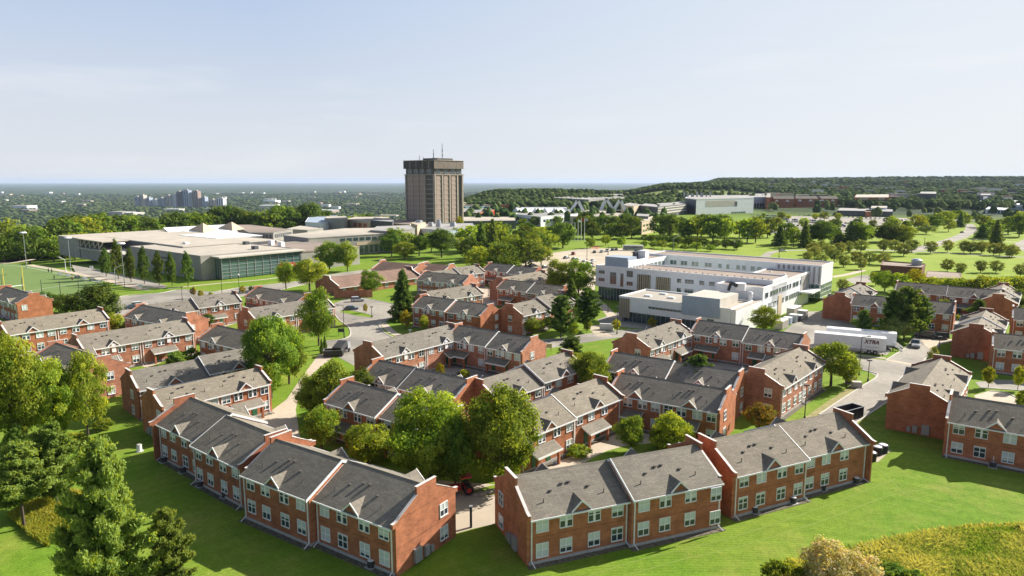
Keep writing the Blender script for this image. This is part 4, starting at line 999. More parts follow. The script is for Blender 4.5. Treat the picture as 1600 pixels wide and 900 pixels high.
# middle distance
MG = 'trees between the estate and the tower'
T('farp', 770, 408, 342, 30, 'tall dark spruce behind the middle houses, highest of its clump', MG); T('farp', 752, 402, 346, 28, 'dark spruce left of the highest spruce', MG, rz=1)
T('dark0', 690, 402, 354, 46, 'big round tree standing alone right of the college building', MG); T('dark0', 655, 400, 366, 38, 'round tree before the college colonnade', MG, rz=1); T('maple0', 632, 405, 376, 36, 'light round tree next to the college colonnade', MG); T('dark0', 612, 400, 362, 34, 'dark round tree at the end of the college colonnade', MG, rz=2)
T('maple0', 800, 412, 365, 44, 'round green tree behind the far middle houses', MG); T('maple1', 832, 405, 362, 40, 'round green tree near the parking lot corner', MG, rz=3)
row(['far0', 'far2', 'far3', 'farb'], [(728, 425), (770, 424), (815, 428)], 13, .2, 8, 2, 'leafy tree in the wood behind the far middle houses', 'wood behind the far middle houses', 1.0, 3)
row(['far1', 'far3', 'far0'], [(722, 408), (790, 404), (868, 398)], 14, .2, 9, 3, 'leafy tree in the wood left of the parking lot', 'wood left of the parking lot', 1.0, 4)
row(['far1', 'far3', 'far0'], [(735, 386), (800, 384), (880, 378)], 14, .2, 10, 4, 'dark leafy tree between the tower and the parking lot', 'trees between the tower and the parking lot', 1.0, 5)
row(['far1', 'far3'], [(900, 362), (950, 366), (1000, 364)], 16, .15, 8, 2, 'dark tree of the dense grove behind the flagpoles', 'dense grove behind the flagpoles', .95, 6)
row(['far1', 'far3', 'far0'], [(1025, 370), (1100, 376), (1200, 380)], 17, .15, 10, 3, 'dark tree of the long grove before the pale hall', 'long grove before the pale hall', .95, 7)
row(['far1'], [(1005, 378), (1080, 386), (1160, 390)], 6.5, .15, 5.5, 1.5, 'small clipped tree in the double row below the grove', 'double row of small trees below the grove', 1.2, 8)
row(['far0'], [(1000, 386), (1060, 391), (1120, 393)], 5.0, .15, 6, 1, 'low shrub along the road below the small trees', 'shrubs along the road below the small trees', 1.3, 9, 'shrub')
T('farp', 1218, 384, 352, 26, 'dark pointed spruce by the curving road', MG); T('farp', 1257, 387, 345, 22, 'narrow spruce beside the two-stemmed tree', MG); T('dark0', 1284, 382, 342, 46, 'broad two-stemmed tree beyond the white residence', MG); T('farp', 1328, 380, 345, 26, 'dark spruce right of the broad two-stemmed tree', MG, rz=1)
T('maple0', 1347, 380, 346, 34, 'round tree right of the dark spruce', MG); T('dark1', 1388, 378, 347, 42, 'big dark bushy tree on the far lawn', MG); T('maple0', 1412, 380, 350, 32, 'tree touching the big dark bushy tree', MG, rz=2)
T('far0', 1240, 386, 353, 26, 'green tree left of the narrow spruce', MG)
T('olive0', 1447, 366, 350, 26, 'grey-green tree on the far lawn', MG); T('far0', 1482, 362, 340, 20, 'green tree beside the diagonal road', MG); T('farp', 1500, 355, 330, 16, 'spruce at the top of the diagonal road', MG); T('far1', 1460, 358, 335, 26, 'dark tree left of the diagonal road', MG)
T('farp', 1534, 372, 350, 26, 'spruce on the lawn right of the diagonal road', MG); T('farp', 1555, 385, 343, 24, 'tall dark pine standing alone on the right lawn', MG); T('far1', 1575, 366, 335, 30, 'dark tree left of the right-hand clump', MG); T('far1', 1592, 370, 332, 30, 'dark tree in the right-hand clump', MG); T('farb', 1598, 360, 328, 30, 'bright tree top at the right edge', MG)
OG = 'young olive trees planted on the eastern lawns'
for i, (u, v) in enumerate(((1262, 412), (1272, 404), (1283, 416), (1295, 402), (1284, 395), (1303, 408), (1312, 398), (1325, 396), (1345, 394), (1337, 412), (1345, 421), (1358, 412), (1318, 417), (1380, 393), (1398, 394), (1424, 394), (1454, 396), (1506, 395), (1516, 396), (1533, 396), (1552, 399), (1562, 399), (1577, 402), (1581, 401), (1316, 455), (1264, 442), (1270, 398), (1480, 424), (1500, 430), (1556, 426), (1594, 432), (1532, 426), (1380, 414), (1412, 400), (1620, 410), (1480, 394))):
    T('faro', u, v, v - 22 + (i * 7 % 7), 18 + (i * 5 % 7), 'young round olive-green tree planted on the eastern lawn', OG, name='young_tree', rz=i)
row(['far0', 'far1'], [(1505, 352), (1560, 360), (1640, 366)], 11, .25, 16, 5, 'scattered tree on the far eastern lawn', 'scattered trees on the far eastern lawn', .9, 12)
T('farb', 946, 384, 366, 18, 'bright little tree near the flagpoles', MG); T('far0', 971, 386, 369, 16, 'small dark tree beside the green bus', MG); T('far0', 922, 388, 370, 18, 'small tree between the flagpoles and the parking lot', MG)
# wood behind the sports hall: the front rank as trees
row(['far1', 'far3', 'far0', 'far2', 'farb'], [(-60, 398), (20, 397), (95, 392), (140, 384)], 19, .2, 8, 2, 'tree in the front rank of the wood behind the sports hall', 'front rank of the wood behind the sports hall', .85, 13)
row(['far1', 'far3', 'far0', 'far2', 'farb'], [(-60, 388), (60, 385), (150, 376)], 27, .15, 7, 3, 'tree in the front rank of the wood behind the sports hall', 'front rank of the wood behind the sports hall', .85, 14)
row(['far1', 'far3', 'far0', 'far2'], [(100, 376), (250, 364), (350, 358), (430, 357), (500, 353)], 28, .15, 8, 3, 'tree in the wood rising behind the white pyramid roofs', 'wood behind the white pyramid roofs', .85, 15)
row(['far1', 'far3', 'far0', 'farb'], [(470, 350), (540, 346), (620, 343), (720, 340)], 26, .15, 9, 3, 'tree in the wood left of the tower', 'wood left of the tower', .85, 16)
for (u, vb, vt, w_, kk, lb) in ((530, 362, 346, 30, 'farb', 'low bright tree behind the concrete college roof'), (560, 360, 346, 22, 'farb', 'second low bright tree behind the concrete college roof'), (695, 355, 325, 18, 'farb', 'narrow bright tree at the foot of the tower'), (718, 362, 336, 14, 'yellow1', 'yellowish tree at the right foot of the tower'), (708, 362, 345, 14, 'farp', 'small spruce at the right foot of the tower')):
    T(kk, u, vb, vt, w_, lb, MG)
row(['far1', 'far0', 'far3', 'farb'], [(724, 392), (800, 392), (884, 386)], 15, .25, 9, 4, 'leafy tree in the wood right of the tower foot', 'wood right of the tower foot', 1.0, 21)
row(['far0', 'far2', 'far3'], [(745, 418), (800, 417), (850, 414)], 14, .25, 8, 3, 'leafy tree in the wood behind the far middle houses', 'wood behind the far middle houses', 1.0, 22)
row(['far0', 'far3', 'farb'], [(590, 396), (660, 392), (725, 398)], 13, .25, 13, 4, 'leafy tree before the college and the metal building', 'trees before the college and the metal building', 1.0, 23)
row(['far0', 'farb', 'far1'], [(1180, 342), (1300, 345), (1420, 350)], 8, .3, 15, 6, 'small tree between the car rows of the far lot', 'small trees between the far car rows', 1.0, 24)
row(['far0', 'far1', 'far3', 'farp'], [(1215, 382), (1300, 380), (1380, 379), (1425, 376)], 13, .25, 11, 5, 'tall tree in the belt between the lawns and the full parking lot', 'belt between the eastern lawns and the full parking lot', 1.0, 33)
row(['far0', 'farb', 'far1'], [(1200, 358), (1320, 360), (1430, 356)], 9, .3, 16, 6, 'small tree on the near edge of the far parking lot', 'trees on the near edge of the far parking lot', 1.0, 25)
row(['far1', 'far0', 'far3'], [(1030, 366), (1110, 370), (1210, 372)], 15, .2, 11, 4, 'dark tree of the long grove before the pale hall', 'long grove before the pale hall', 1.0, 26)
row(['far1', 'far3'], [(900, 372), (960, 374), (1005, 372)], 15, .2, 9, 3, 'dark tree of the dense grove behind the flagpoles', 'dense grove behind the flagpoles', 1.0, 27)
row(['far0', 'far1', 'farb'], [(1395, 362), (1450, 358), (1500, 345)], 11, .3, 14, 6, 'leafy tree beside the top of the diagonal road', 'trees beside the top of the diagonal road', 1.0, 28)
row(['far1', 'far0', 'far3'], [(1515, 372), (1580, 374), (1640, 378)], 12, .3, 22, 6, 'leafy tree on the right-hand lawns', 'trees on the right-hand lawns', 1.0, 29)
row(['far0', 'far1'], [(760, 358), (800, 356), (880, 352)], 10, .3, 12, 4, 'small tree between the dark-walled building and the vaulted one', 'trees between the dark-walled and the vaulted building', 1.0, 30)
row(['farb', 'far0'], [(560, 352), (600, 352), (640, 353)], 7, .3, 12, 3, 'low bright tree on the college roofs side', 'low bright trees behind the college', 1.2, 31)
# ------------------------------------------------------------------ woods seen as one mass
def canopy(name, label, n, rmin, rmax, a0, a1, size, seed, dens=None):
    rg = np.random.default_rng(seed)
    r = np.exp(rg.uniform(math.log(rmin), math.log(rmax), n)); a = np.radians(rg.uniform(a0, a1, n))
    x = r * np.sin(a); y = r * np.cos(a)
    if dens is not None:
        k = dens(x, y, r, np.degrees(a), rg); x, y, r = x[k], y[k], r[k]; n = len(x)
    z = terrain(x, y)
    sc = size * (1 + np.clip((r - 1500) / 3500, 0, 2.2)) * rg.uniform(.7, 1.3, n)
    hgt = rg.uniform(8, 14, n)
    # blob: 3 rings of 6 + top
    ring = [(0, .75), (.45, 1.0), (.8, .7)]
    V = []
    for (zz, rr) in ring:
        for j in range(6):
            t = j * math.pi / 3 + rg.uniform(0, 1, n); q = rg.uniform(.75, 1.2, n)
            V.append(np.stack([x + np.cos(t) * sc * rr * q, y + np.sin(t) * sc * rr * q, z + hgt * (.25 + .7 * zz) * rg.uniform(.9, 1.1, n)], 1))
    V.append(np.stack([x, y, z + hgt], 1))
    V = np.stack(V, 1)        # n,19,3
    fc = []
    for k in range(2):
        for j in range(6):
            a_, b_ = k * 6 + j, k * 6 + (j + 1) % 6
            fc += [(a_, b_, b_ + 6), (a_, b_ + 6, a_ + 6)]
    for j in range(6): fc.append((12 + j, 12 + (j + 1) % 6, 18))
    fc = np.array(fc)
    idx = (fc[None] + (np.arange(n) * 19)[:, None, None]).reshape(-1, 3).astype(np.int32)
    me = bpy.data.meshes.new(name); me.vertices.add(n * 19); me.vertices.foreach_set('co', V.astype(np.float32).ravel())
    me.loops.add(idx.size); me.loops.foreach_set('vertex_index', idx.ravel()); me.polygons.add(len(idx)); me.polygons.foreach_set('loop_start', np.arange(0, idx.size, 3, dtype=np.int32))
    me.update(calc_edges=True)
    t = rg.uniform(0, 1, n) ** 1.6
    at_ = me.attributes.new('tint', 'FLOAT', 'POINT'); at_.data.foreach_set('value', np.repeat(t, 19).astype(np.float32))
    me.materials.append(M['wood'])
    return tag(link(name, me), label, 'wood', kind='stuff')
M['wood'] = leaf_mat('wood_canopy', (0.028, 0.056, 0.020), (0.125, 0.165, 0.058), .15)
def d_left(x, y, r, a, rg):
    return (r > 560 + (a + 36) * 6) | (a > -4)
canopy('woodland', 'broad dark woods running from the campus edge down to the plain', 15000, 470, 1700, -42, -6, 5.5, 41, lambda x, y, r, a, rg: r > 520 + (a + 40) * 7)
canopy('woodland', 'dark wooded plain far beyond the campus', 22000, 1500, 9000, -42, 3, 7, 42, lambda x, y, r, a, rg: rg.uniform(0, 1, len(x)) < .8)
canopy('woodland', 'wooded hill behind the campus', 9000, 880, 2600, -6, 13, 6, 43, lambda x, y, r, a, rg: (np.hypot(x - 330, y - 1330) > 240))
canopy('woodland', 'wooded ridges behind the far parking lot', 17000, 1150, 6500, 10, 42, 6.5, 44, lambda x, y, r, a, rg: (np.hypot(x - 330, y - 1330) > 240) & ((r > 1450) | (rg.uniform(0, 1, len(x)) < .45)))
canopy('woodland', 'loose trees between the halls beyond the tower', 2600, 640, 1050, -5, 14, 3.8, 46, lambda x, y, r, a, rg: (rg.uniform(0, 1, len(x)) < .6) & (np.sin(a * 4.3 + 1) * np.cos(r / 33) > .30) & ~((a > 12.5) & (r < 820)))
canopy('woodland', 'loose trees round the far parking lots and shops', 2600, 800, 1250, 12, 42, 4.2, 45, lambda x, y, r, a, rg: (rg.uniform(0, 1, len(x)) < .55) & ((r > 1120) | ((np.sin(a * 3.1) * np.cos(r / 40) > .62) & (rg.uniform(0, 1, len(x)) < .5))) & ~((np.abs(a - 20) < 3) & (r < 900)))
# ------------------------------------------------------------------ campus buildings
UX, UY = math.cos(R(-38.5)), math.sin(R(-38.5))
def solve_len(P, ang, u):
    dx, dy = math.cos(R(ang)), math.sin(R(ang)); lo, hi = 0.0, 400.0
    f = lambda t: proj((P.x + dx * t, P.y + dy * t, P.z))[0]
    s = 1 if f(1) > f(0) else -1
    for _ in range(50):
        m = (lo + hi) / 2
        if (f(m) - u) * s < 0: lo = m
        else: hi = m
    return lo
def part_box(root, name, mat, x0, x1, y0, y1, z0, z1, **k):
    mb = MB(); mb.box(x0, x1, y0, y1, z0, z1); return mb.build(name, M[mat] if isinstance(mat, str) else mat, root, **k)
def slab_building(root, x0, x1, y0, y1, z0, z1, wall, roof, rim=.5, trim='white', wname='wall', rname='roof'):
    w_ = part_box(root, wname, wall, x0, x1, y0, y1, z0, z1)
    part_box(root, rname, roof, x0 + .35, x1 - .35, y0 + .35, y1 - .35, z1 + .004, z1 + .10)
    mb = MB(); t = .35
    mb.box(x0 - .06, x1 + .06, y0 - .06, y0 + t, z1 - .25, z1 + rim); mb.box(x0 - .06, x1 + .06, y1 - t, y1 + .06, z1 - .25, z1 + rim)
    mb.box(x0 - .06, x0 + t, y0 + t, y1 - t, z1 - .25, z1 + rim); mb.box(x1 - t, x1 + .06, y0 + t, y1 - t, z1 - .25, z1 + rim)
    mb.build('parapet', M[trim], root)
    return w_
def flat_window(root, face, a0, a1, z0, z1, c, glass='glass_dark', frame='white', mull=0, name='window', hm=0):
    """face '-y': a is x, c is the y of the wall; face '+x': a is y, c is x"""
    f = MB(); g = MB(); t = .07
    def bx(mb, a, b, za, zb, d0, d1):
        if face == '-y': mb.box(a, b, c - d1, c - d0, za, zb)
        elif face == '+x': mb.box(c + d0, c + d1, a, b, za, zb)
        elif face == '-x': mb.box(c - d1, c - d0, a, b, za, zb)
    bx(f, a0 - t, a1 + t, z1, z1 + t, -.02, .12); bx(f, a0 - t, a1 + t, z0 - t, z0, -.02, .14)
    bx(f, a0 - t, a0, z0, z1, -.02, .12); bx(f, a1, a1 + t, z0, z1, -.02, .12)
    for i in range(mull):
        q = a0 + (a1 - a0) * (i + 1) / (mull + 1); bx(f, q - .05, q + .05, z0, z1, .0, .10)
    for i in range(hm):
        q = z0 + (z1 - z0) * (i + 1) / (hm + 1); bx(f, a0, a1, q - .05, q + .05, .0, .09)
    bx(g, a0, a1, z0, z1, -.02, .05)
    o = f.build(name, M[frame], root); g.build('pane', M[glass], o)
    return o

# --- white residence: local x along the front, y away from it
Aw = at(931, 416, 11.5)
wr = empty('residence_building', (Aw.x, Aw.y, 0), R(-38.5))
tag(wr, 'large white flat-roofed residence with blue-grey penthouse and glazed ground floor', 'building')
slab_building(wr, 0, 61, 0, 14, 4.5, 11.5, 'white_wall', 'roof_brown')
part_box(wr, 'ground_floor_glazing', 'glass_dark', .8, 60, 1.0, 13.5, 0, 4.5)
for i in range(26): part_box(wr, 'mullion', 'grey_metal', .8 + i * 1.2 - .05, .8 + i * 1.2 + .05, .86, 1.0, 0, 4.5)
part_box(wr, 'green_glazing', 'glass_green', .9, 7.5, .92, 1.0, 1.2, 4.3)
for (a, b, z0, z1, mu) in ((1.4, 3.6, 9.2, 10.2, 2), (1.4, 3.6, 6.5, 7.5, 2), (5.9, 8.2, 5.9, 9.9, 2), (10, 11, 5.3, 9.8, 0), (12.4, 14.6, 8.9, 10.9, 2), (12.4, 14.6, 6, 7.2, 2),
                           (30.8, 32.1, 8.6, 9.8, 0), (33.5, 36.3, 8.6, 9.8, 2), (38.4, 39.8, 8.6, 9.8, 0), (41.6, 43.2, 8.6, 9.8, 0), (30.8, 32.1, 5.6, 6.8, 0), (33.5, 36.3, 5.6, 6.8, 2), (38.4, 39.8, 5.6, 6.8, 0)):
    flat_window(wr, '-y', a, b, z0, z1, 0, 'glass_dark', 'grey_metal', mu)
for (a, b, z0, z1, n_) in ((16.4, 21.2, 4.7, 10.1, 6), (23.3, 28.4, 5.3, 9.8, 7), (45.5, 52, 4.7, 10.2, 9)):
    flat_window(wr, '-y', a, b, z0, z1, 0, 'glass_green', 'grey_metal', 1, 'tall_window', 1)
    for i in range(n_):
        q = a + (b - a) * (i + .6) / n_; part_box(wr, 'louvre_fin', 'tan_wall', q - .14, q + .14, -.3, -.12, z0, z1)
slab_building(wr, -.1, 8.2, 14, 39.2, 0, 12.0, 'white_wall', 'roof_brown', wname='link_wall', rname='link_roof')
for i in range(7): flat_window(wr, '+x', 15.5 + i * 3.2, 17.6 + i * 3.2, 9.2, 10.9, 8.2, 'glass_green', 'white', 2)
slab_building(wr, 0, 64.6, 39.2, 54, 3.8, 12.4, 'white_wall', 'roof_brown', wname='back_wing_wall', rname='back_wing_roof')
part_box(wr, 'back_wing_base', 'glass_green', 1, 60, 40.5, 53, 0, 3.8)
rgw = random.Random(5)
x = 9.5
while x < 47:
    w_ = rgw.choice((1.2, 1.4, 2.6)); flat_window(wr, '-y', x, x + w_, 9.3, 10.9, 39.2, 'glass_green', 'white', 1 if w_ > 2 else 0)
    flat_window(wr, '-y', x, x + w_, 6.3, 7.6, 39.2, 'glass_green', 'white', 0); x += w_ + rgw.choice((1.0, 1.8, 2.6))
for i in range(18): part_box(wr, 'rib', 'concrete' if i % 2 else 'white', 49.5 + i * .84, 49.9 + i * .84, 38.85, 39.15, 6.6, 12.3)
flat_window(wr, '-y', 57, 64.3, 1.8, 6.3, 39.2, 'glass_green', 'white', 4, 'glazed_bay', 2)
flat_window(wr, '+x', 39.6, 53.4, 1.8, 6.3, 64.6, 'glass_green', 'white', 6, 'glazed_bay', 2)
part_box(wr, 'bay_body', 'glass_green', 57, 64.5, 39.3, 53.9, 1.6, 3.8)
part_box(wr, 'penthouse', 'blue_grey', 3.6, 12.4, .2, 6.5, 11.6, 15.2)
part_box(wr, 'penthouse_side', 'white_wall', 12.4, 12.7, .3, 14.2, 11.6, 14.2)
for i in range(5):
    mb = MB(); mb.tube((12.9, 2 + i * 2.1, 11.6), (12.9, 2 + i * 2.1, 12.3), .55, .55, 10); mb.build('roof_fan', M['white'], wr)
part_box(wr, 'stair_head', 'white_wall', 1.5, 4.5, 28, 31, 12.0, 15); part_box(wr, 'plant_box', 'dark_wall', .2, 1.5, 26, 29, 12, 14.6)
for i in range(22):
    mb = MB(); mb.tube((0, 0, 0), (0, 0, .55), .25, .2, 8); mb.build('roof_vent', M['roof_grey'], wr, (15 + i * 2.1, 2.0 + (i % 3) * .4, 11.6))
# pavilion in front
slab_building(wr, 25.8, 59.6, -28.6, -12, 3.0, 7.0, 'white_wall', 'roof_tan', wname='pavilion_wall', rname='pavilion_roof')
part_box(wr, 'pavilion_glazing', 'glass_dark', 26.6, 52, -27.8, -12.5, 0, 3.0); part_box(wr, 'pavilion_base', 'white_wall', 51, 59.5, -28.5, -12.1, 0, 2.999)
for i in range(16): part_box(wr, 'mullion', 'grey_metal', 27 + i * 1.5 - .05, 27 + i * 1.5 + .05, -27.93, -27.8, 0, 3.0)
for i in range(12): part_box(wr, 'louvre_fin', 'tan_wall' if i % 2 else 'concrete', 25.9 + i * .3, 26.08 + i * .3, -28.95, -28.62, 1.2, 6.9)
for i in range(10): flat_window(wr, '-y', 35.5 + i * 1.1, 36.4 + i * 1.1, 4.8, 5.3, -28.6, 'glass_dark', 'grey_metal')
flat_window(wr, '-y', 53.2, 54.9, 1.6, 3.9, -28.6, 'glass_dark', 'grey_metal', 1)
flat_window(wr, '+x', -27.5, -14, .3, 2.4, 59.6, 'glass_dark', 'grey_metal', 9)
part_box(wr, 'roof_screen', 'blue_grey', 45.8, 56.6, -29.0, -28.7, 4.4, 9.8)
part_box(wr, 'plant_room', 'concrete_pale', 46.2, 56.4, -28.6, -15, 7.1, 9.6)
for (a, b) in ((33, -17), (38, -22), (41, -16), (31, -23)): part_box(wr, 'skylight', 'white', a, a + 2, b, b + 1.4, 7.1, 7.55)
slab_building(wr, 47, 61, -8, 39, 0, 10.3, 'white_wall', 'roof_brown', wname='east_wing_wall', rname='east_wing_roof')
part_box(wr, 'terrace', 'roof_tan', 56.6, 60.9, -28.4, -8.1, 7.0, 7.16); part_box(wr, 'terrace_wall', 'white_wall', 59.7, 60.95, -28.6, -8, 0, 7.02)
for zz in (3.9, 7.4):
    y = -6.0
    while y < 30:
        w_ = rgw.choice((1.1, 1.3, 2.3)); flat_window(wr, '+x', y, y + w_, zz, zz + 1.5, 61, 'glass_dark', 'grey_metal', 1 if w_ > 2 else 0); y += w_ + rgw.choice((1.0, 1.5, 2.2))
part_box(wr, 'brown_panel', 'tan_wall', 61.0, 61.15, 6, 9.5, .5, 6.6); part_box(wr, 'grey_panel', 'concrete', 61.0, 61.12, 29, 38, 5.2, 10.0)
part_box(wr, 'canopy', 'white', 61, 65, 28, 38, 4.6, 5.1)
mb = MB(); mb.tube((52, -11, 9.6), (53, -12, 12.0), .45, .45, 10); mb.tube((53, -12, 12.0), (55, -13, 11.4), .45, .6, 10); mb.build('roof_duct', M['dark_metal'], wr)
mb = MB(); mb.tube((55, -10, 9.7), (55, -10, 11.8), 1.6, 1.6, 16); mb.build('roof_fan', M['white'], wr)
mb = MB(); mb.tube((58.8, -12, 7.1), (58.8, -12, 9.3), .6, .6, 10); mb.tube((58.8, -12, 9.3), (58.8, -12, 9.9), .8, .4, 10); mb.build('exhaust', M['white'], wr)
for i in range(9): part_box(wr, 'skylight', 'white', 50 + (i % 2) * 6, 50.6 + (i % 2) * 6, -5 + i * 4.5, -4.2 + i * 4.5, 10.35, 10.75)

# --- tower
Ct = Vector((-120 / 1070 * 545, 545, 0)); S = 34.0
tw = empty('library_tower', (Ct.x - S * math.cos(R(-38)), Ct.y - S * math.sin(R(-38)), 0), R(-38))
tag(tw, 'tall square brown concrete tower with dark ribbed crown rising above the campus', 'tower')
HT = 57.0
part_box(tw, 'core', 'tower_dark', 1.0, S - 1.0, 1.0, S - 1.0, 0, HT - .5)
pan = {}
def panel_mesh(w_, h_):
    k = (round(w_, 2), round(h_, 2))
    if k not in pan:
        mb = MB(); mb.box(0, w_, -.55, 0, .7, h_ - .02, 0); mb.box(-.05, w_ + .05, -.75, 0, 0, .68, 1)
        pan[k] = mb.mesh('facade_panel', [M['tower_panel'], M['tower_concrete']])
    return pan[k]
fh = 3.85; nfl = 12; z0 = HT - 11.0 - nfl * fh
for f in range(nfl):
    for xx in (3.0, 9.8, 16.6): link('facade_panel', panel_mesh(5.4, fh), tw, (xx + (0 if xx < 16 else .3), .9, z0 + f * fh))
    for yy in (2.6, 11.4, 20.2): link('facade_panel', panel_mesh(5.2, fh), tw, (S - .9, yy, z0 + f * fh), R(90))
    part_box(tw, 'stair_slab', 'tower_concrete', 24.2, 31.8, .55, .9, z0 + f * fh, z0 + f * fh + .6)
for xx in (1.0, 8.6, 15.4, 22.6, 32.6): part_box(tw, 'pier', 'tower_concrete', xx, xx + 1.1, -.2, 1.0, 0, HT - 10.6)
for yy in (.3, 8.6, 17.2, 26.2, 32.4): part_box(tw, 'pier', 'tower_concrete', S - 1.0, S + .3, yy, yy + 1.3, 0, HT - 10.6)
part_box(tw, 'gallery_floor', 'tower_concrete', -.3, S + .3, -.3, S + .3, HT - 11.2, HT - 10.6)
for xx in (3.5, 10.3, 17.2, 25.5): flat_window(tw, '-y', xx, xx + 4.6, HT - 10.2, HT - 6.6, .95, 'glass_dark', 'tower_concrete', 3, 'gallery_window')
for yy in (3, 11.8, 20.6, 27.2): flat_window(tw, '+x', yy, yy + 4.2, HT - 10.2, HT - 6.6, S - .95, 'glass_dark', 'tower_concrete', 3, 'gallery_window')
part_box(tw, 'crown_wall', 'tower_dark', -.2, S + .2, -.2, S + .2, HT - 6.2, HT + .1)
for i in range(34):
    q = -.2 + i * 1.02
    part_box(tw, 'crown_rib', 'tower_concrete' if i % 7 == 0 else 'tower_dark', q, q + .45, -.6, -.2, HT - 6.2, HT - .6)
    part_box(tw, 'crown_rib', 'tower_panel' if i % 5 == 0 else 'tower_concrete', S + .2, S + .6, q, q + .45, HT - 6.2, HT - .6)
part_box(tw, 'crown_rim', 'tower_concrete', -.7, S + .7, -.7, S + .7, HT + .1, HT + .5)
part_box(tw, 'plant_room', 'tower_dark', 14, 30, 8, 26, HT + .6, HT + 2.2)
for (xx, yy, hh, nm) in ((20, 14, 9, 'lattice_mast'), (26, 18, 13.5, 'lattice_mast'), (12, 6, 4, 'aerial'), (8, 14, 3, 'aerial')):
    mb = MB()
    for dx, dy in ((-.35, -.35), (.35, -.35), (0, .4)): mb.tube((xx + dx, yy + dy, HT + .6), (xx + dx * .4, yy + dy * .4, HT + .6 + hh), .11, .07, 5)
    k = 0
    while k < hh - 1: mb.tube((xx - .3, yy - .3, HT + .8 + k), (xx + .3, yy - .3, HT + 1.6 + k), .06, .06, 4); k += 1.1
    if nm == 'lattice_mast':
        for kk in (.35, .6): mb.tube((xx + .4, yy - .5, HT + hh * kk), (xx + .9, yy - 1.0, HT + hh * kk), .6, .6, 10)
    mb.build(nm, M['grey_metal'], tw)

# --- sports hall on the left
Sh = at(313, 401, 10.0); LF = 162.0; ax, ay = math.cos(R(-39)), math.sin(R(-39))
sh = empty('sports_hall', (Sh.x - ax * LF, Sh.y - ay * LF, 0), R(-39)); tag(sh, 'wide grey concrete sports hall with tan gravel roof and green glazed corner', 'building')
slab_building(sh, 94, 162, 0, 44, 0, 10.0, 'concrete', 'roof_tan', .35, 'concrete')
slab_building(sh, 0, 30, 0, 60, 0, 10.6, 'concrete', 'roof_tan', .2, 'concrete_pale', 'end_wall', 'end_roof')
slab_building(sh, 30.01, 120, 13, 62, 0, 10.6, 'dark_wall', 'roof_tan', .2, 'concrete_pale', 'recessed_wall', 'main_roof')
part_box(sh, 'entrance_canopy', 'concrete_pale', 30.1, 93.9, -1, 12.9, 5.6, 6.1); part_box(sh, 'entrance_wall', 'concrete', 31, 93.9, .2, 12.8, 0, 5.59)
part_box(sh, 'roof_overhang', 'roof_tan', 29, 62, -.5, 13.0, 10.2, 10.7)
mb = MB()
for i in range(5):
    xx = 31 + i * 6
    mb.tube((xx, .6, 6.4), (xx, .6, 10.2), .35, .35, 4); mb.tube((xx, .6, 6.4), (xx + 6, .6, 10.2), .3, .3, 4)
mb.build('roof_truss', M['concrete_pale'], sh)
part_box(sh, 'rear_roof', 'roof_brown', 118, 168, 44.1, 78, 8.4, 9.0); part_box(sh, 'rear_wall', 'concrete', 118.2, 167.8, 44.3, 77.8, 0, 8.39)
part_box(sh, 'glazed_corner', 'glass_green', 162.0, 167.5, 6, 44, .3, 9.2); part_box(sh, 'glazed_roof', 'concrete_pale', 161.0, 169, 4.5, 46, 9.25, 9.8)
for i in range(11): part_box(sh, 'mullion', 'grey_metal', 167.5, 167.7, 6 + i * 3.8 - .09, 6 + i * 3.8 + .09, .3, 9.2)
for i in range(6): part_box(sh, 'transom', 'grey_metal', 167.52, 167.68, 6, 44, 1.4 + i * 1.5, 1.55 + i * 1.5)
for i in range(4): part_box(sh, 'mullion', 'grey_metal', 162 + i * 1.8, 162.15 + i * 1.8, 5.8, 6.0, .3, 9.2)
part_box(sh, 'red_banner', 'red', 167.72, 167.8, 33, 41, 1.6, 4.4)
for i, (a, b) in enumerate(((33.8, 2.2), (35.3, 3.3), (37, 3.3), (38.8, 3.3))): part_box(sh, 'banner_lettering', 'white', 167.82, 167.88, a, a + .9, 2.4, 3.6)
part_box(sh, 'dark_slot', 'dark_wall', 122, 139, -.08, 0, 6.8, 7.6)
part_box(sh, 'dark_slot', 'dark_wall', 128, 136, -.09, 0, 4.4, 5.6)
for i, (a, b) in enumerate(((105, 20), (125, 40), (140, 50), (150, 30), (128, 52))): part_box(sh, 'rooftop_unit', 'dark_wall' if i % 2 else 'white', a, a + 3, b, b + 2, 9.0, 11.6)
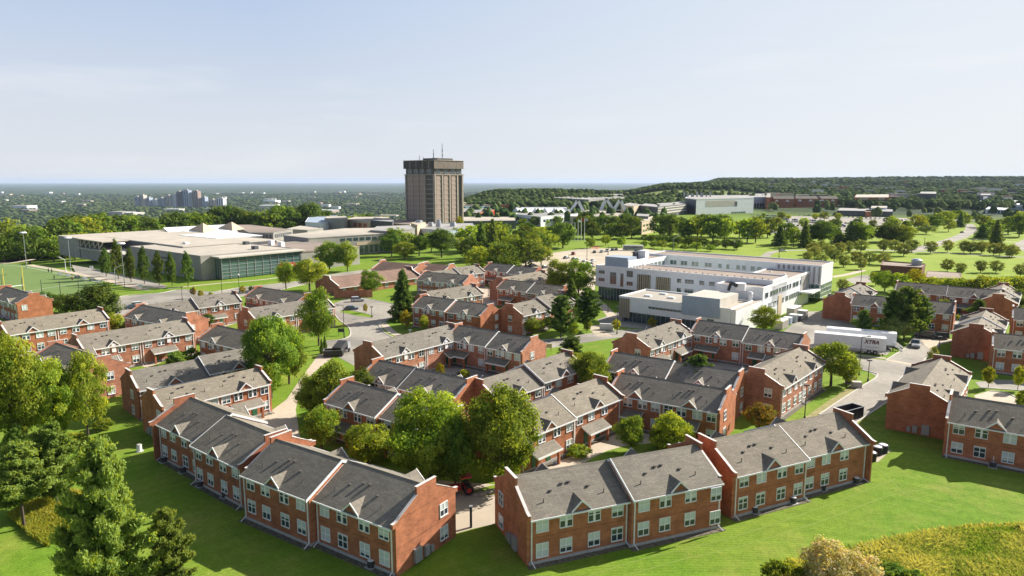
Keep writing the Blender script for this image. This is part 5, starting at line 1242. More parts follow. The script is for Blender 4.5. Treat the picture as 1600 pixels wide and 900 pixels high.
# --- white pyramid-lit roofs behind it
def poly3(root, name, pts, mat, t=.4):
    mb = MB(); n = len(pts); b = len(mb.v)
    mb.v += [tuple(p) for p in pts] + [(p[0], p[1], p[2] - t) for p in pts]
    mb.f.append(list(range(n))); mb.m.append(0); mb.f.append(list(range(n, 2 * n))[::-1]); mb.m.append(0)
    for i in range(n): mb.f.append([i, (i + 1) % n, n + (i + 1) % n, n + i]); mb.m.append(0)
    return mb.build(name, M[mat], root)
def pbuild(label, name, poly, z, wall, roof, bands=(), rim=.25, trim=None, zb=0.0, cat='building', group=None, zr=None):
    """flat-roofed building, roof outline given as photo pixels at height z"""
    P = [at(u, v, z) for u, v in poly]; c = sum(P, Vector()) / len(P)
    root = empty(name, (c.x, c.y, 0)); tag(root, label, cat, group)
    pts = [(p.x - c.x, p.y - c.y) for p in P]
    mb = MB(); mb.prism(pts, zb, z); mb.build('wall', M[wall], root)
    ins = [(p[0] * .985, p[1] * .985) for p in pts]
    mb = MB(); mb.prism(ins, z + .004, z + .12); mb.build('roof', M[roof], root)
    mb = MB()
    for i in range(len(pts)):
        a, b = Vector((*pts[i], 0)), Vector((*pts[(i + 1) % len(pts)], 0)); d = (b - a)
        if d.length < .5: continue
        nrm = Vector((d.y, -d.x, 0)).normalized() * .18
        mb.hexa([(*(a + nrm).xy, z - .2), (*(b + nrm).xy, z - .2), (*(b - nrm).xy, z - .2), (*(a - nrm).xy, z - .2), (*(a + nrm).xy, z + rim), (*(b + nrm).xy, z + rim), (*(b - nrm).xy, z + rim), (*(a - nrm).xy, z + rim)])
    mb.build('parapet', M[trim or wall], root)
    cam2 = Vector((-c.x, -c.y, 0))
    for (e, s0, s1, za, zc, mat, pn, n) in bands:
        a, b = Vector((*pts[e], 0)), Vector((*pts[(e + 1) % len(pts)], 0)); d = b - a
        nrm = Vector((d.y, -d.x, 0)).normalized()
        if nrm.dot(cam2) < 0: nrm = -nrm
        for i in range(n):
            g = .28 if n > 1 else 0
            p = a + d * (s0 + (s1 - s0) * (i + g / 2) / n); q = a + d * (s0 + (s1 - s0) * (i + 1 - g / 2) / n)
            o0, o1 = nrm * -.05, nrm * .12
            m2 = MB(); m2.hexa([(*(p + o1).xy, za), (*(q + o1).xy, za), (*(q + o0).xy, za), (*(p + o0).xy, za), (*(p + o1).xy, zc), (*(q + o1).xy, zc), (*(q + o0).xy, zc), (*(p + o0).xy, zc)])
            m2.build(pn, M[mat], root)
    return root
W_ = 'window'
wp = pbuild('low hall with a folded white roof and two pyramid skylights behind the sports hall', 'roofed_hall', [(267, 366.5), (372, 362.3), (357, 352), (255, 357)], 9.5, 'concrete', 'white')
o = wp.location
pf = [at(267, 366.5, 9.8), at(372, 362.3, 9.8)]; pb_ = [at(357, 350.5, 12.5), at(255, 355.5, 12.5)]
poly3(wp, 'sloping_roof', [Vector((p.x - o.x, p.y - o.y, p.z)) for p in (pf[0], pf[1], pb_[0], pb_[1])], 'white')
for (u, v) in ((300, 363.5), (346, 361)):
    p = at(u, v, 10.2); q = Vector((p.x - o.x, p.y - o.y, 0)); mb = MB(); b = [(q.x - 9, q.y + 12, 10.4), (q.x + 6, q.y + 2, 10), (q.x + 9, q.y + 14, 10.6)]; t = (q.x + 3, q.y + 9, 15.5)
    mb.poly([b[0], b[1], t]); mb.poly([b[1], b[2], t]); mb.poly([b[2], b[0], t]); mb.build('pyramid_skylight', M['tan_wall'], wp)
pbuild('flat white roofed block in front of the pyramid skylights', 'roofed_hall', [(280, 367.5), (338, 373), (410, 368), (358, 362)], 10.8, 'dark_wall', 'white', rim=.15, trim='white')
pbuild('long brown-roofed wing with a truss band right of the pyramid roofs', 'campus_wing', [(390, 364), (427, 364), (457, 359), (391, 351.5), (363, 351.5)], 10, 'concrete', 'roof_brown', [(1, .05, .95, 6.8, 9, 'dark_wall', 'truss_opening', 9), (0, .05, .95, 6.8, 9, 'dark_wall', 'truss_opening', 6)])
pbuild('small flat-roofed link left of the concrete college building', 'campus_wing', [(447, 358), (480, 360), (505, 357), (470, 353)], 8, 'concrete', 'roof_tan')
pbuild('low tan-roofed block between sports hall and college', 'campus_wing', [(392, 378), (428, 383), (446, 378), (420, 370)], 6, 'concrete', 'roof_tan')
pbuild('concrete college building with a yellow band and dark tall windows', 'college_building', [(443, 368), (482, 372.5), (612, 364.5), (600, 356), (540, 357)], 10.8, 'concrete', 'roof_tan',
       [(0, .50, .95, 1.5, 8, 'glass_dark', W_, 3), (1, .05, .10, 1, 8.5, 'glass_dark', W_, 2), (1, .35, .97, 7.9, 9.6, 'glass_dark', 'window_band', 8), (1, .55, .97, 5.2, 6.9, 'tan_wall', 'yellow_band', 1), (1, .58, .95, .8, 5.0, 'glass_dark', 'tall_window', 6)])
pbuild('upper block with grey walls stepping up behind the college roof', 'campus_wing', [(579, 360), (608, 362), (648, 358), (640, 352), (590, 354)], 12.0, 'concrete', 'roof_grey', [(1, .1, .9, 8, 10, 'glass_dark', W_, 6)])
pbuild('white and teal roofed pavilion behind the long wing', 'campus_wing', [(477, 347), (503, 349), (530, 345), (526, 337), (484, 337)], 9, 'white_wall', 'blue_grey', [(0, .1, .9, 4, 6, 'glass_green', W_, 3)])
pbuild('pale cube left of the dark slanted hall', 'campus_wing', [(507, 341), (536, 343), (543, 341), (541, 338), (512, 338)], 12, 'concrete', 'roof_tan')
pbuild('tan hall with red panels left of the dark slanted hall', 'campus_wing', [(541, 343), (578, 347), (612, 343), (606, 339), (556, 339)], 10.5, 'tan_wall', 'roof_tan', [(0, .3, .9, 5.5, 9, 'brick', 'red_panel', 3)])
pbuild('dark grey hall with slanted walls below the tower', 'campus_wing', [(579, 344.5), (613, 347), (616, 343), (585, 340.5)], 11.5, 'dark_wall', 'roof_grey')
pbuild('long low wing at the left foot of the tower', 'campus_wing', [(612, 349), (640, 351), (646, 346), (620, 343)], 9, 'tan_wall', 'roof_brown', [(0, .1, .9, 3, 6, 'glass_dark', W_, 6)])
mt = pbuild('bluish metal building with silver roof plant below the tower', 'campus_wing', [(652, 357), (700, 361), (743, 356), (738, 349), (660, 350)], 9, 'blue_grey', 'roof_grey', [(0, .1, .9, 3.5, 6, 'glass_dark', W_, 6), (1, .1, .9, 3, 6, 'white', 'white_panel', 4)])
for (dx, dy, r_, h_) in ((-20, 0, 3.2, 4.5), (-12, 3, 2.4, 3), (-6, -1, 2.2, 5), (4, 2, 2.6, 3.2)):
    mb = MB(); mb.tube((dx, dy, 9.1), (dx, dy, 9.1 + h_), r_, r_ * .7, 12); mb.build('roof_plant', M['grey_metal'], mt)
pbuild('blank tan block at the foot of the tower front corner', 'campus_wing', [(642, 349), (652, 352), (665, 348), (655, 345)], 12, 'tan_wall', 'roof_tan')
pbuild('long dark-walled low building right of the tower', 'campus_wing', [(720, 346), (806, 345), (804, 339), (724, 339)], 7, 'dark_wall', 'roof_tan', [(0, .03, .97, 2, 5, 'glass_dark', W_, 20)])
ar = pbuild('red and green arched-roof building right of the tower', 'campus_wing', [(722, 331), (745, 333), (786, 325), (765, 319), (722, 321)], 8.5, 'brick', 'roof_grey', [(0, .1, .9, 2, 7, 'glass_green', W_, 4), (1, .05, .5, 2, 7, 'glass_dark', W_, 5), (1, .55, .95, 3, 7, 'red', 'red_panel', 3)])
for i in range(5):
    mb = MB(); n = 8; pr = [(-4 + 8 * k / n, 8.7 + 2.2 * math.sin(math.pi * k / n)) for k in range(n + 1)]
    mb.extr_x([(a, b) for a, b in pr], -12, 12); oo = mb.build('barrel_roof', M['glass_green'], ar, (i * 9 - 20, 0, 0), R(52))
pbuild('long flat pale roof far behind the arched building', 'campus_wing', [(720, 321), (830, 320), (826, 314), (722, 316)], 11, 'brick', 'roof_tan', [(0, .02, .98, 4, 8, 'glass_dark', W_, 24)])
jv = pbuild('white building with a row of vaulted rooflights', 'campus_wing', [(806, 335), (845, 339), (905, 334), (888, 327), (812, 327)], 9, 'white_wall', 'roof_grey', [(0, .05, .95, 4, 6.5, 'glass_dark', W_, 8), (1, .05, .95, 4, 6.5, 'glass_dark', W_, 12)])
for i in range(5):
    mb = MB(); pr = [(-4.5 + 9 * k / 8, 9.1 + 4 * math.sin(math.pi * k / 8)) for k in range(9)]
    mb.extr_x(pr, -7, 7); mb.build('vaulted_rooflight', M['white'], jv, (i * 10 - 26, 6, 0), R(52))
part_box(jv, 'upper_wall', 'white_wall', -30, 24, 12, 22, 9, 13.6)
pbuild('dark flat building with plant on its roof on the hill foot', 'campus_wing', [(798, 314), (868, 316.5), (905, 315), (870, 311), (802, 310)], 10, 'dark_wall', 'roof_grey', [(0, .03, .97, 4, 8, 'glass_dark', W_, 14)])
pbuild('small dark rooftop block above the vaulted building', 'campus_wing', [(843, 309), (862, 310), (862, 305), (845, 305)], 15, 'dark_wall', 'roof_grey')
pbuild('long grey academic block behind the white A-shaped frames', 'campus_wing', [(866, 309), (920, 312), (978, 308), (972, 303), (868, 304)], 17, 'concrete', 'roof_grey', [(0, .03, .97, 11, 15, 'glass_dark', W_, 14), (1, .03, .97, 11, 15, 'glass_dark', W_, 16), (1, .03, .97, 5, 9, 'glass_dark', W_, 16)])
pbuild('low pale roof under the white A-shaped frames', 'campus_wing', [(870, 337), (940, 341), (975, 334), (930, 328), (880, 329)], 7.5, 'concrete_pale', 'roof_tan', [(1, .03, .97, 3, 6, 'glass_dark', W_, 14)])
def aframe(label, u0, u1, um, vb, vt, dep=740, inv=False):
    x0, x1, xm = [(k - 800) / F * dep for k in (u0, u1, um)]
    zb = 41 - (vb - HZ) / F * dep; zt = 41 - (vt - HZ) / F * dep
    r = empty('roof_frame', (xm, dep, 7.6)); tag(r, label, 'roof frame', 'white A-shaped roof frames')
    for nm, xx in (('left_leg', x0), ('right_leg', x1)):
        mb = MB(); wd = 1.7
        for dy in (0,):
            a = (xx - xm, zb - 7.6); b = (0, zt - 7.6); s_ = -1 if xx < xm else 1
            mb.hexa([(a[0] - wd, -1.5, a[1]), (a[0] + wd, -1.5, a[1]), (a[0] + wd, 1.5, a[1]), (a[0] - wd, 1.5, a[1]), (b[0] - wd * .9, -1.5, b[1]), (b[0] + wd * .9, -1.5, b[1]), (b[0] + wd * .9, 1.5, b[1]), (b[0] - wd * .9, 1.5, b[1])])
        mb.build(nm.split('_')[1], M['white'], r)
    mb = MB(); mb.prism([(x0 - xm + 1, 1.0), (x1 - xm - 1, 1.0), (x1 - xm - 1, 1.4), (x0 - xm + 1, 1.4)], zb - 7.6, zb - 7.6 + .5); mb.build('tie_beam', M['white'], r)
aframe('single white A-shaped frame left of the grove', 890, 912, 902, 331, 312)
aframe('left one of the paired white A-shaped frames', 938, 958, 946, 328, 309.5); aframe('right one of the paired white A-shaped frames', 958, 976, 968, 328, 311)
pbuild('beige windowless block with slanting right wall', 'campus_wing', [(970, 320.5), (990, 322.5), (1004, 320), (985, 317)], 14, 'tan_wall', 'roof_grey')
pbuild('black glass block beside the beige windowless block', 'campus_wing', [(1000, 321), (1028, 324), (1032, 320), (1008, 318)], 14, 'dark_wall', 'roof_grey')
pbuild('louvred grey building between black block and pale hall', 'campus_wing', [(1028, 323.5), (1073, 319), (1066, 315), (1026, 318)], 14, 'dark_wall', 'roof_grey', [(0, 0, 1, 12.2, 13.2, 'concrete_pale', 'louvre_band', 1), (0, 0, 1, 9.4, 10.6, 'concrete_pale', 'louvre_band', 1), (0, 0, 1, 6.4, 7.8, 'concrete_pale', 'louvre_band', 1)])
pbuild('small tan building with two rows of square windows', 'campus_wing', [(1000, 345), (1003, 347), (1024, 343), (1019, 338)], 10, 'tan_wall', 'roof_tan', [(1, .05, .95, 6.2, 7.8, 'glass_dark', W_, 4), (1, .05, .6, 2.2, 3.8, 'glass_dark', W_, 3)])
pbuild('low grey link behind the small tan building', 'campus_wing', [(995, 337.5), (1013, 338.5), (1014, 335), (996, 334)], 12, 'concrete', 'roof_grey')
bw = pbuild('big pale box-shaped hall raised on glass with pipes on its roof', 'pale_hall', [(1070, 309.5), (1088, 311.5), (1178, 309.5), (1168, 305), (1078, 305.5)], 20, 'white_wall', 'roof_grey', [(0, 0, 1, 1, 19.6, 'dark_wall', 'dark_side', 1), (1, .16, .66, 11, 18, 'concrete_pale', 'inset_panel', 1), (1, .645, .70, 10.5, 16.5, 'dark_wall', 'slot_window', 1), (1, .60, .86, 0, 3.8, 'glass_green', 'glass_base', 8)])
for i in range(9):
    x = -38 + i * 4.0 + (i % 3); mb = MB(); mb.tube((x, 14 - i * .6, 20), (x, 14 - i * .6, 27 - (i % 4) * 1.3), 1.1, 1.1, 8); mb.build('exhaust_pipe', M['grey_metal'], bw)
pbuild('long slate-blue building behind the pale box hall', 'campus_wing', [(1132, 309), (1197, 308), (1197, 302.5), (1134, 303.5)], 18, 'blue_grey', 'roof_grey', [(0, .45, .97, 4, 9, 'glass_dark', W_, 8)])
pbuild('narrow red-brick stair block at the end of the slate-blue building', 'campus_wing', [(1197, 308.5), (1204, 308.5), (1204, 302), (1198, 302)], 18.6, 'brick', 'roof_grey')
def far_house(label, u0, u1, vtop, vbase, y, mat='brick', roof='shingle', group=None, nwin=6, name='residence_block'):
    x0, x1 = (u0 - 800) / F * y, (u1 - 800) / F * y; zt = 41 - (vtop - HZ) / F * y; zb = float(terrain((x0 + x1) / 2, y))
    r = empty(name, ((x0 + x1) / 2, y, zb)); tag(r, label, 'building', group); w2 = (x1 - x0) / 2; h = max(4, zt - zb); e = h * .78
    part_box(r, 'wall', mat, -w2, w2, 0, 12, -1, e)
    mb = MB(); mb.extr_x([(-.6, e - .2), (6, h), (12.6, e - .2)], -w2 - .4, w2 + .4); mb.build('roof', M[roof], r)
    for i in range(nwin):
        q = -w2 + 2 * w2 * (i + .5) / nwin
        for zz in ((.62, .82) if h < 12 else (.3, .55, .8)): part_box(r, 'window', 'glass_dark', q - .7, q + .7, -.12, 0, e * zz - .9, e * zz + .4)
    return r
for i, (a, b, lb) in enumerate(((1206, 1237, 'left brick residence row beyond the far parking lot'), (1241, 1274, 'middle brick residence row beyond the far parking lot'), (1279, 1305, 'right brick residence row beyond the far parking lot'))):
    rr = far_house(lb, a, b, 306, 322, 1020 + i * 10, group='brick residence rows beyond the far parking lot', nwin=9)
    for k in range(2):
        mb = MB(); mb.extr_x([(0, 0), (3, 3), (6, 0)], -1, 8); mb.build('gable_dormer', M['white'], rr, (-8 + k * 16, -.6, 9), R(90))
pbuild('red-brown mid-rise with tan bays far beyond the parking lot', 'mid_rise', [(1335, 308.5), (1389, 308.5), (1389, 303.5), (1338, 304)], 16.5, 'brick', 'roof_tan', [(0, .17, .40, 1, 16.4, 'tan_wall', 'tan_bay', 1), (0, .70, .88, 1, 16.4, 'tan_wall', 'tan_bay', 1), (0, .03, .97, 11, 13, 'glass_dark', W_, 14), (0, .03, .97, 6, 8, 'glass_dark', W_, 14)])
pbuild('long low dark shop row before the mid-rise', 'shop_row', [(1308, 329), (1395, 331), (1395, 327), (1312, 325)], 6, 'dark_wall', 'roof_grey', [(0, .03, .97, 1, 4, 'glass_dark', W_, 16)])
pbuild('small shop with white and blue front and flat roof', 'shop', [(1361, 325), (1386, 325), (1386, 322), (1362, 322)], 8, 'blue_grey', 'roof_tan', [(0, 0, .2, 4, 7.6, 'white', 'white_panel', 1), (0, .8, 1, 4, 7.6, 'white', 'white_panel', 1)])
pbuild('tiny orange shop at the end of the dark shop row', 'shop', [(1352, 331), (1361, 331), (1361, 328), (1353, 328)], 6, 'brick', 'roof_tan')
pbuild('dark brick building with white gable in the far east', 'campus_wing', [(1437, 302.5), (1463, 303), (1463, 299.5), (1439, 299.5)], 20, 'dark_wall', 'roof_grey', [(0, .05, .95, 10, 14, 'glass_dark', W_, 8)])
pbuild('white and blue showroom in the far east', 'shop', [(1461, 315.5), (1488, 315.5), (1488, 311), (1463, 311)], 10, 'white_wall', 'roof_grey', [(0, .45, 1, 1, 9.5, 'blue_grey', 'blue_panel', 1), (0, .0, .42, 1, 4, 'glass_dark', W_, 3)])
pbuild('row of white shops left of the long white store', 'shop_row', [(1489, 318), (1524, 319), (1524, 315), (1490, 314)], 8, 'white_wall', 'roof_grey', [(0, .05, .95, 1, 5, 'glass_dark', W_, 8)])
pbuild('very long white store at the right edge', 'store', [(1525, 319), (1640, 321), (1640, 313), (1527, 313)], 9, 'blue_grey', 'white', [(0, 0, 1, 6.5, 8.8, 'white', 'white_fascia', 1)])
pbuild('white canopy building before the long white store', 'store', [(1540, 327), (1572, 328), (1576, 324), (1545, 323)], 6, 'white_wall', 'white', [(0, .1, .9, 1, 5, 'glass_dark', W_, 5)])
pbuild('house with white gable among trees in the far east', 'residence_block', [(1532, 305), (1548, 305), (1548, 302), (1533, 302)], 18, 'dark_wall', 'roof_grey', [(0, .3, .7, 11, 16, 'white', 'white_gable', 1)])
# brown flat-roofed service building with tank
sv = pbuild('brown flat-roofed service building behind the golden trees', 'service_building', [(1376, 416), (1440, 420), (1446, 414), (1380, 409)], 4, 'dark_brick_cap', 'roof_brown', rim=.6)
pbuild('low brown-roofed service building right of the tank', 'service_building', [(1446, 434), (1503, 438), (1500, 427), (1449, 424)], 3.6, 'dark_brick_cap', 'roof_brown')
p = at(1432, 414, 4.2); tk = empty('water_tank', (p.x, p.y, 4.1)); tag(tk, 'round grey-green tank on the roof of the brown service building', 'tank')
mb = MB(); mb.tube((0, 0, 0), (0, 0, 2.2), 2.0, 2.2, 16); mb.build('drum', M['grey_metal'], tk); mb = MB(); mb.tube((0, 0, 2.2), (0, 0, 2.9), 2.3, 1.1, 16); mb.build('lid', M['blue_grey'], tk)
# brown-roofed commons
def lodge(label, u, v, ang, L, D, eave=3.0, rise=3.0, mat='brick_pale', roof='shingle_brown', nwin=8):
    p = at(u, v, eave); r = empty('commons_building', (p.x, p.y, 0), R(ang)); tag(r, label, 'building')
    sl = rise / (D / 2); mb = MB(); mb.box(0, L, 0, D, 0, eave - .1); mb.build('wall', M[mat], r)
    for nm, xa, xb in (('gable_wall', -.25, .05), ('gable_wall', L - .05, L + .25)):
        mb = MB(); pr = [(-.4, eave), (-.4, eave + .5), (D * .32, eave + D * .32 * sl + .5), (D * .36, eave + rise + .6), (D * .64, eave + rise + .6), (D * .68, eave + D * .32 * sl + .5), (D + .4, eave + .5), (D + .4, eave)]
        mb.extr_x([(0, 0)] + pr[:1] + pr[1:] + [(D, 0)], xa, xb); mb.build(nm, M[mat], r)
        cp = MB()
        for (ya, za), (yb, zb) in zip(pr[1:-1], pr[2:-1]): cp.hexa([(xa - .05, ya, za), (xb + .05, ya, za), (xb + .05, yb, zb), (xa - .05, yb, zb), (xa - .05, ya, za + .14), (xb + .05, ya, za + .14), (xb + .05, yb, zb + .14), (xa - .05, yb, zb + .14)])
        cp.build('coping', M['white'], r)
    mb = MB()
    for sg in (0, 1):
        ya, yb = (-.6, D / 2) if sg == 0 else (D + .6, D / 2)
        q = [(.06, ya, eave - .6 * sl), (L - .06, ya, eave - .6 * sl), (L - .06, yb, eave + rise), (.06, yb, eave + rise)]
        mb.hexa([(a, b, c - .15) for a, b, c in q] + q)
    mb.build('roof', M[roof], r)
    part_box(r, 'gutter', 'white', 0.06, L - .06, -.72, -.6, eave - .6 * sl - .18, eave - .6 * sl + .04)
    for i in range(nwin): window(r, L * (i + .5) / nwin, -.002, 1.6, 0, 'gable')
    return r
lodge('single-storey commons with a brown roof beside the middle parking bay', 529, 449, 47, 38, 15)
lodge('single-storey brown-roofed commons behind the lawn tree, white windows', 582, 421, -33, 22, 13); lodge('right part of the brown-roofed commons with a pale gable end', 650, 424.5, -33, 14, 13, 2.8)
# towers on the plain
HRG = 'apartment towers far out on the plain'
for (a, b, t, mt_, lb) in ((213, 221, 307, 'blue_grey', 'leftmost apartment tower on the plain, bluish'), (222, 230, 304.5, 'concrete_pale', 'second apartment tower from the left, pale front'), (231, 239, 308.5, 'blue_grey', 'bluish tower between two pale ones on the plain'), (240, 249, 311, 'white_wall', 'low pale tower in front of the cluster'),
                           (250, 259, 309, 'blue_grey', 'slender shaded tower left of the cluster middle'), (261, 270, 305, 'concrete_pale', 'pale-sided tower in the middle of the cluster'), (271, 278, 303, 'white_wall', 'narrow white tower left of the two tallest'), (279, 286, 299, 'dark_wall', 'dark narrow tower beside the tallest'), (287, 301, 297, 'blue_grey', 'wide tallest blue-grey tower of the cluster'),
                           (303, 315, 298, 'tower_panel', 'tall brownish tower right of the tallest'), (317, 325, 307, 'blue_grey', 'shorter bluish tower at the right of the cluster'), (328, 339, 311, 'concrete_pale', 'broad low pale block right of the towers'), (340, 354, 309, 'white_wall', 'last white block right of the towers')):
    D_ = 4000.0; x0, x1 = (a - 800) / F * D_, (b - 800) / F * D_; zt = 41 - (t - HZ) / F * D_; zb = float(terrain((x0 + x1) / 2, D_))
    r = empty('apartment_tower', ((x0 + x1) / 2, D_, zb), R(-20)); tag(r, lb, 'tower', HRG); w2 = (x1 - x0) / 2 * .9
    part_box(r, 'wall', mt_, -w2, w2, 0, 26, 0, zt - zb); part_box(r, 'roof_plant', 'concrete', -w2 * .4, w2 * .4, 6, 18, zt - zb, zt - zb + 6)
    for k in range(3): part_box(r, 'window_bay', 'glass_dark', -w2 + w2 * 2 * (k + .2) / 3, -w2 + w2 * 2 * (k + .55) / 3, -.6, 0, 6, zt - zb - 4)
rg_ = random.Random(77)
def far_box(u, D_, w_, h_, mat, roof, lb, grp):
    x = (u - 800) / F * D_; zb = float(terrain(x, D_)); r = empty('distant_building', (x, D_, zb), R(rg_.uniform(-30, 10))); tag(r, lb, 'building', grp)
    part_box(r, 'wall', mat, -w_ / 2, w_ / 2, 0, w_ * .6, -2, h_); part_box(r, 'roof', roof, -w_ / 2 - .5, w_ / 2 + .5, -.5, w_ * .6 + .5, h_ + .02, h_ + 1)
for i in range(52):
    far_box(rg_.uniform(-10, 640), math.exp(rg_.uniform(math.log(2600), math.log(9500))), rg_.uniform(30, 110), rg_.uniform(12, 20), rg_.choice(('white_wall', 'concrete_pale', 'tan_wall', 'concrete_pale', 'white_wall', 'tower_panel')), rg_.choice(('white', 'roof_tan', 'roof_grey')), 'small pale building among the trees of the far plain', 'buildings scattered over the far plain')
for i in range(95):
    far_box(rg_.uniform(1190, 1620), math.exp(rg_.uniform(math.log(1150), math.log(2600))), rg_.uniform(10, 26), rg_.uniform(9, 15), rg_.choice(('brick', 'concrete_pale', 'white_wall', 'dark_wall')), rg_.choice(('roof_grey', 'roof_brown', 'roof_tan')), 'small house among the trees on the eastern rise', 'houses scattered on the eastern rise')
# ------------------------------------------------------------------ vehicles and street things
def paint(name, c):
    m, n, l, b = newmat(name); nz = n.new('ShaderNodeTexNoise'); nz.inputs['Scale'].default_value = 3
    mr = n.new('ShaderNodeMapRange'); mr.inputs[3].default_value = .92; mr.inputs[4].default_value = 1.06; hs = n.new('ShaderNodeHueSaturation'); hs.inputs['Color'].default_value = (*c, 1)
    l.new(nz.outputs['Fac'], mr.inputs[0]); l.new(mr.outputs[0], hs.inputs['Value']); l.new(hs.outputs[0], b.inputs['Base Color']); b.inputs['Roughness'].default_value = .28; b.inputs['Coat Weight'].default_value = .5; return m
CARC = {'white': (.75, .75, .74), 'silver': (.45, .46, .47), 'black': (.02, .02, .022), 'dark grey': (.07, .075, .08), 'blue': (.04, .07, .15), 'red': (.32, .03, .025), 'grey': (.2, .2, .21)}
CM = {k: paint('paint_' + k.replace(' ', '_'), v) for k, v in CARC.items()}
def loft(sections, close=True):
    """sections: list of (x, [(y,z)...]) rings -> MB"""
    mb = MB(); n = len(sections[0][1]); b = 0
    for x, ring in sections: mb.v += [(x, y, z) for y, z in ring]
    for i in range(len(sections) - 1):
        for j in range(n):
            k = (j + 1) % n; a = i * n; c = (i + 1) * n
            mb.f.append([a + j, a + k, c + k, c + j]); mb.m.append(0)
    mb.f.append(list(range(n))[::-1]); mb.m.append(0); mb.f.append([(len(sections) - 1) * n + j for j in range(n)]); mb.m.append(0)
    return mb
def car_meshes(kind):
    L, Wd, H_ = {'sedan': (4.6, 1.8, 1.42), 'suv': (4.7, 1.9, 1.75), 'pickup': (5.6, 1.95, 1.85)}[kind]
    h = L / 2; w2 = Wd / 2; belt = H_ * .60; bot = .28
    def ring(wf, zt): return [(-w2 * wf, bot), (-w2 * wf * 1.02, bot + .25), (-w2 * wf, zt - .08), (-w2 * wf * .9, zt), (w2 * wf * .9, zt), (w2 * wf, zt - .08), (w2 * wf * 1.02, bot + .25), (w2 * wf, bot)]
    hood = belt - .04
    body = loft([(-h, ring(.86, belt - .22)), (-h + .15, ring(.96, belt - .02)), (-h * .5, ring(1, belt)), (h * .35, ring(1, belt)), (h * .55, ring(.99, hood)), (h - .2, ring(.94, hood - .14)), (h, ring(.84, hood - .3))]).mesh('body', [CM['white']])
    c = {'sedan': (-h * .80, -h * .38, h * .12, h * .46), 'suv': (-h * .97, -h * .86, h * .15, h * .45), 'pickup': (-h * .12, -h * .05, h * .28, h * .52)}[kind]
    def cr(wf, z): return [(-w2 * wf, belt - .02), (-w2 * wf * .97, belt + .1), (-w2 * (wf - .1), z), (w2 * (wf - .1), z), (w2 * wf * .97, belt + .1), (w2 * wf, belt - .02)]
    cab = loft([(c[0], cr(.9, belt + .02)), (c[1], cr(.93, H_ - .06)), (c[2], cr(.93, H_ - .06)), (c[3], cr(.9, belt + .02))]).mesh('windows', [M['glass_dark']])
    rf = MB(); rf.hexa([(c[1] - .06, -w2 * .78, H_ - .08), (c[2] + .03, -w2 * .78, H_ - .08), (c[2] + .03, w2 * .78, H_ - .08), (c[1] - .06, w2 * .78, H_ - .08), (c[1] + .05, -w2 * .72, H_), (c[2] - .08, -w2 * .72, H_), (c[2] - .08, w2 * .72, H_), (c[1] + .05, w2 * .72, H_)])
    rf = rf.mesh('roof_panel', [CM['white']])
    wh = MB(); wh.tube((0, -.11, 0), (0, .11, 0), .34, .34, 14); wh = wh.mesh('wheel', [M['black']])
    rm = MB(); rm.tube((0, -.125, 0), (0, .125, 0), .19, .19, 10); rm = rm.mesh('rim', [M['grey_metal']])
    hl = MB(); hl.box(-.06, .05, -.2, .2, -.08, .08); hl = hl.mesh('headlight', [M['white']]); tl = MB(); tl.box(-.05, .06, -.16, .16, -.1, .1); tl = tl.mesh('tail_light', [M['red']])
    bp = MB(); bp.box(-.08, .08, -w2 * .86, w2 * .86, -.1, .1); bp = bp.mesh('bumper', [M['dark_metal']])
    return dict(L=L, W=Wd, body=body, cab=cab, roof=rf, wheel=wh, rim=rm, hl=hl, tl=tl, bp=bp, kind=kind)
CK = {k: car_meshes(k) for k in ('sedan', 'suv', 'pickup')}
CB = {}
def car(kind, colr, p, rz, label, group=None, detail=True):
    k = CK[kind]; r = empty('car' if kind != 'pickup' else 'pickup_truck', p, rz); tag(r, label, 'pickup' if kind == 'pickup' else 'car', group)
    for nm in ('body', 'roof'):
        key = (kind, colr, nm)
        if key not in CB: CB[key] = k[nm].copy(); CB[key].materials[0] = CM[colr]
        link('body' if nm == 'body' else 'roof_panel', CB[key], r)
    link('windows', k['cab'], r)
    h, w2 = k['L'] / 2, k['W'] / 2
    for sx in (-.62, .62):
        for sy in (-1, 1):
            o = link('wheel', k['wheel'], r, (h * sx, sy * (w2 - .1), .34))
            if detail: link('rim', k['rim'], o)
    if detail:
        for sy in (-1, 1): link('headlight', k['hl'], r, (h - .04, sy * w2 * .62, k['L'] * .14)); link('tail_light', k['tl'], r, (-h + .03, sy * w2 * .68, k['L'] * .15))
        link('bumper', k['bp'], r, (h - .02, 0, .45)); link('bumper', k['bp'], r, (-h + .02, 0, .45))
        for sy in (-1, 1): part_box(r, 'mirror', CM[colr], h * .30, h * .30 + .12, sy * (w2 + .1) - .1, sy * (w2 + .1) + .1, k['L'] * .205, k['L'] * .24)
    return r
def cpos(u, v): return at(u, v, .022)
car('pickup', 'silver', cpos(1430, 541), R(-118), 'silver pickup driving toward the crossing past the trailers')
car('suv', 'black', cpos(1444, 527), R(150), 'black car parked behind the silver pickup')
car('suv', 'dark grey', cpos(1466, 529), R(165), 'dark car with a pale roof parked by the court lawn')
car('suv', 'silver', cpos(559, 471), R(20), 'silver car parked in the middle parking bay'); car('sedan', 'blue', cpos(549, 484), R(12), 'dark blue car parked beside the thin grass island')
car('suv', 'white', cpos(218, 479), R(35), 'white car parked behind the third salmon gable house'); car('sedan', 'dark grey', cpos(207, 482), R(35), 'dark car parked left of the white car')
car('sedan', 'white', cpos(1223, 393), R(15), 'white car on the curved road beyond the residence')
car('suv', 'red', cpos(1562, 390), R(10), 'small red car far off on the eastern road', detail=False) if False else None
pg = 'cars in the lot beside the white residence'
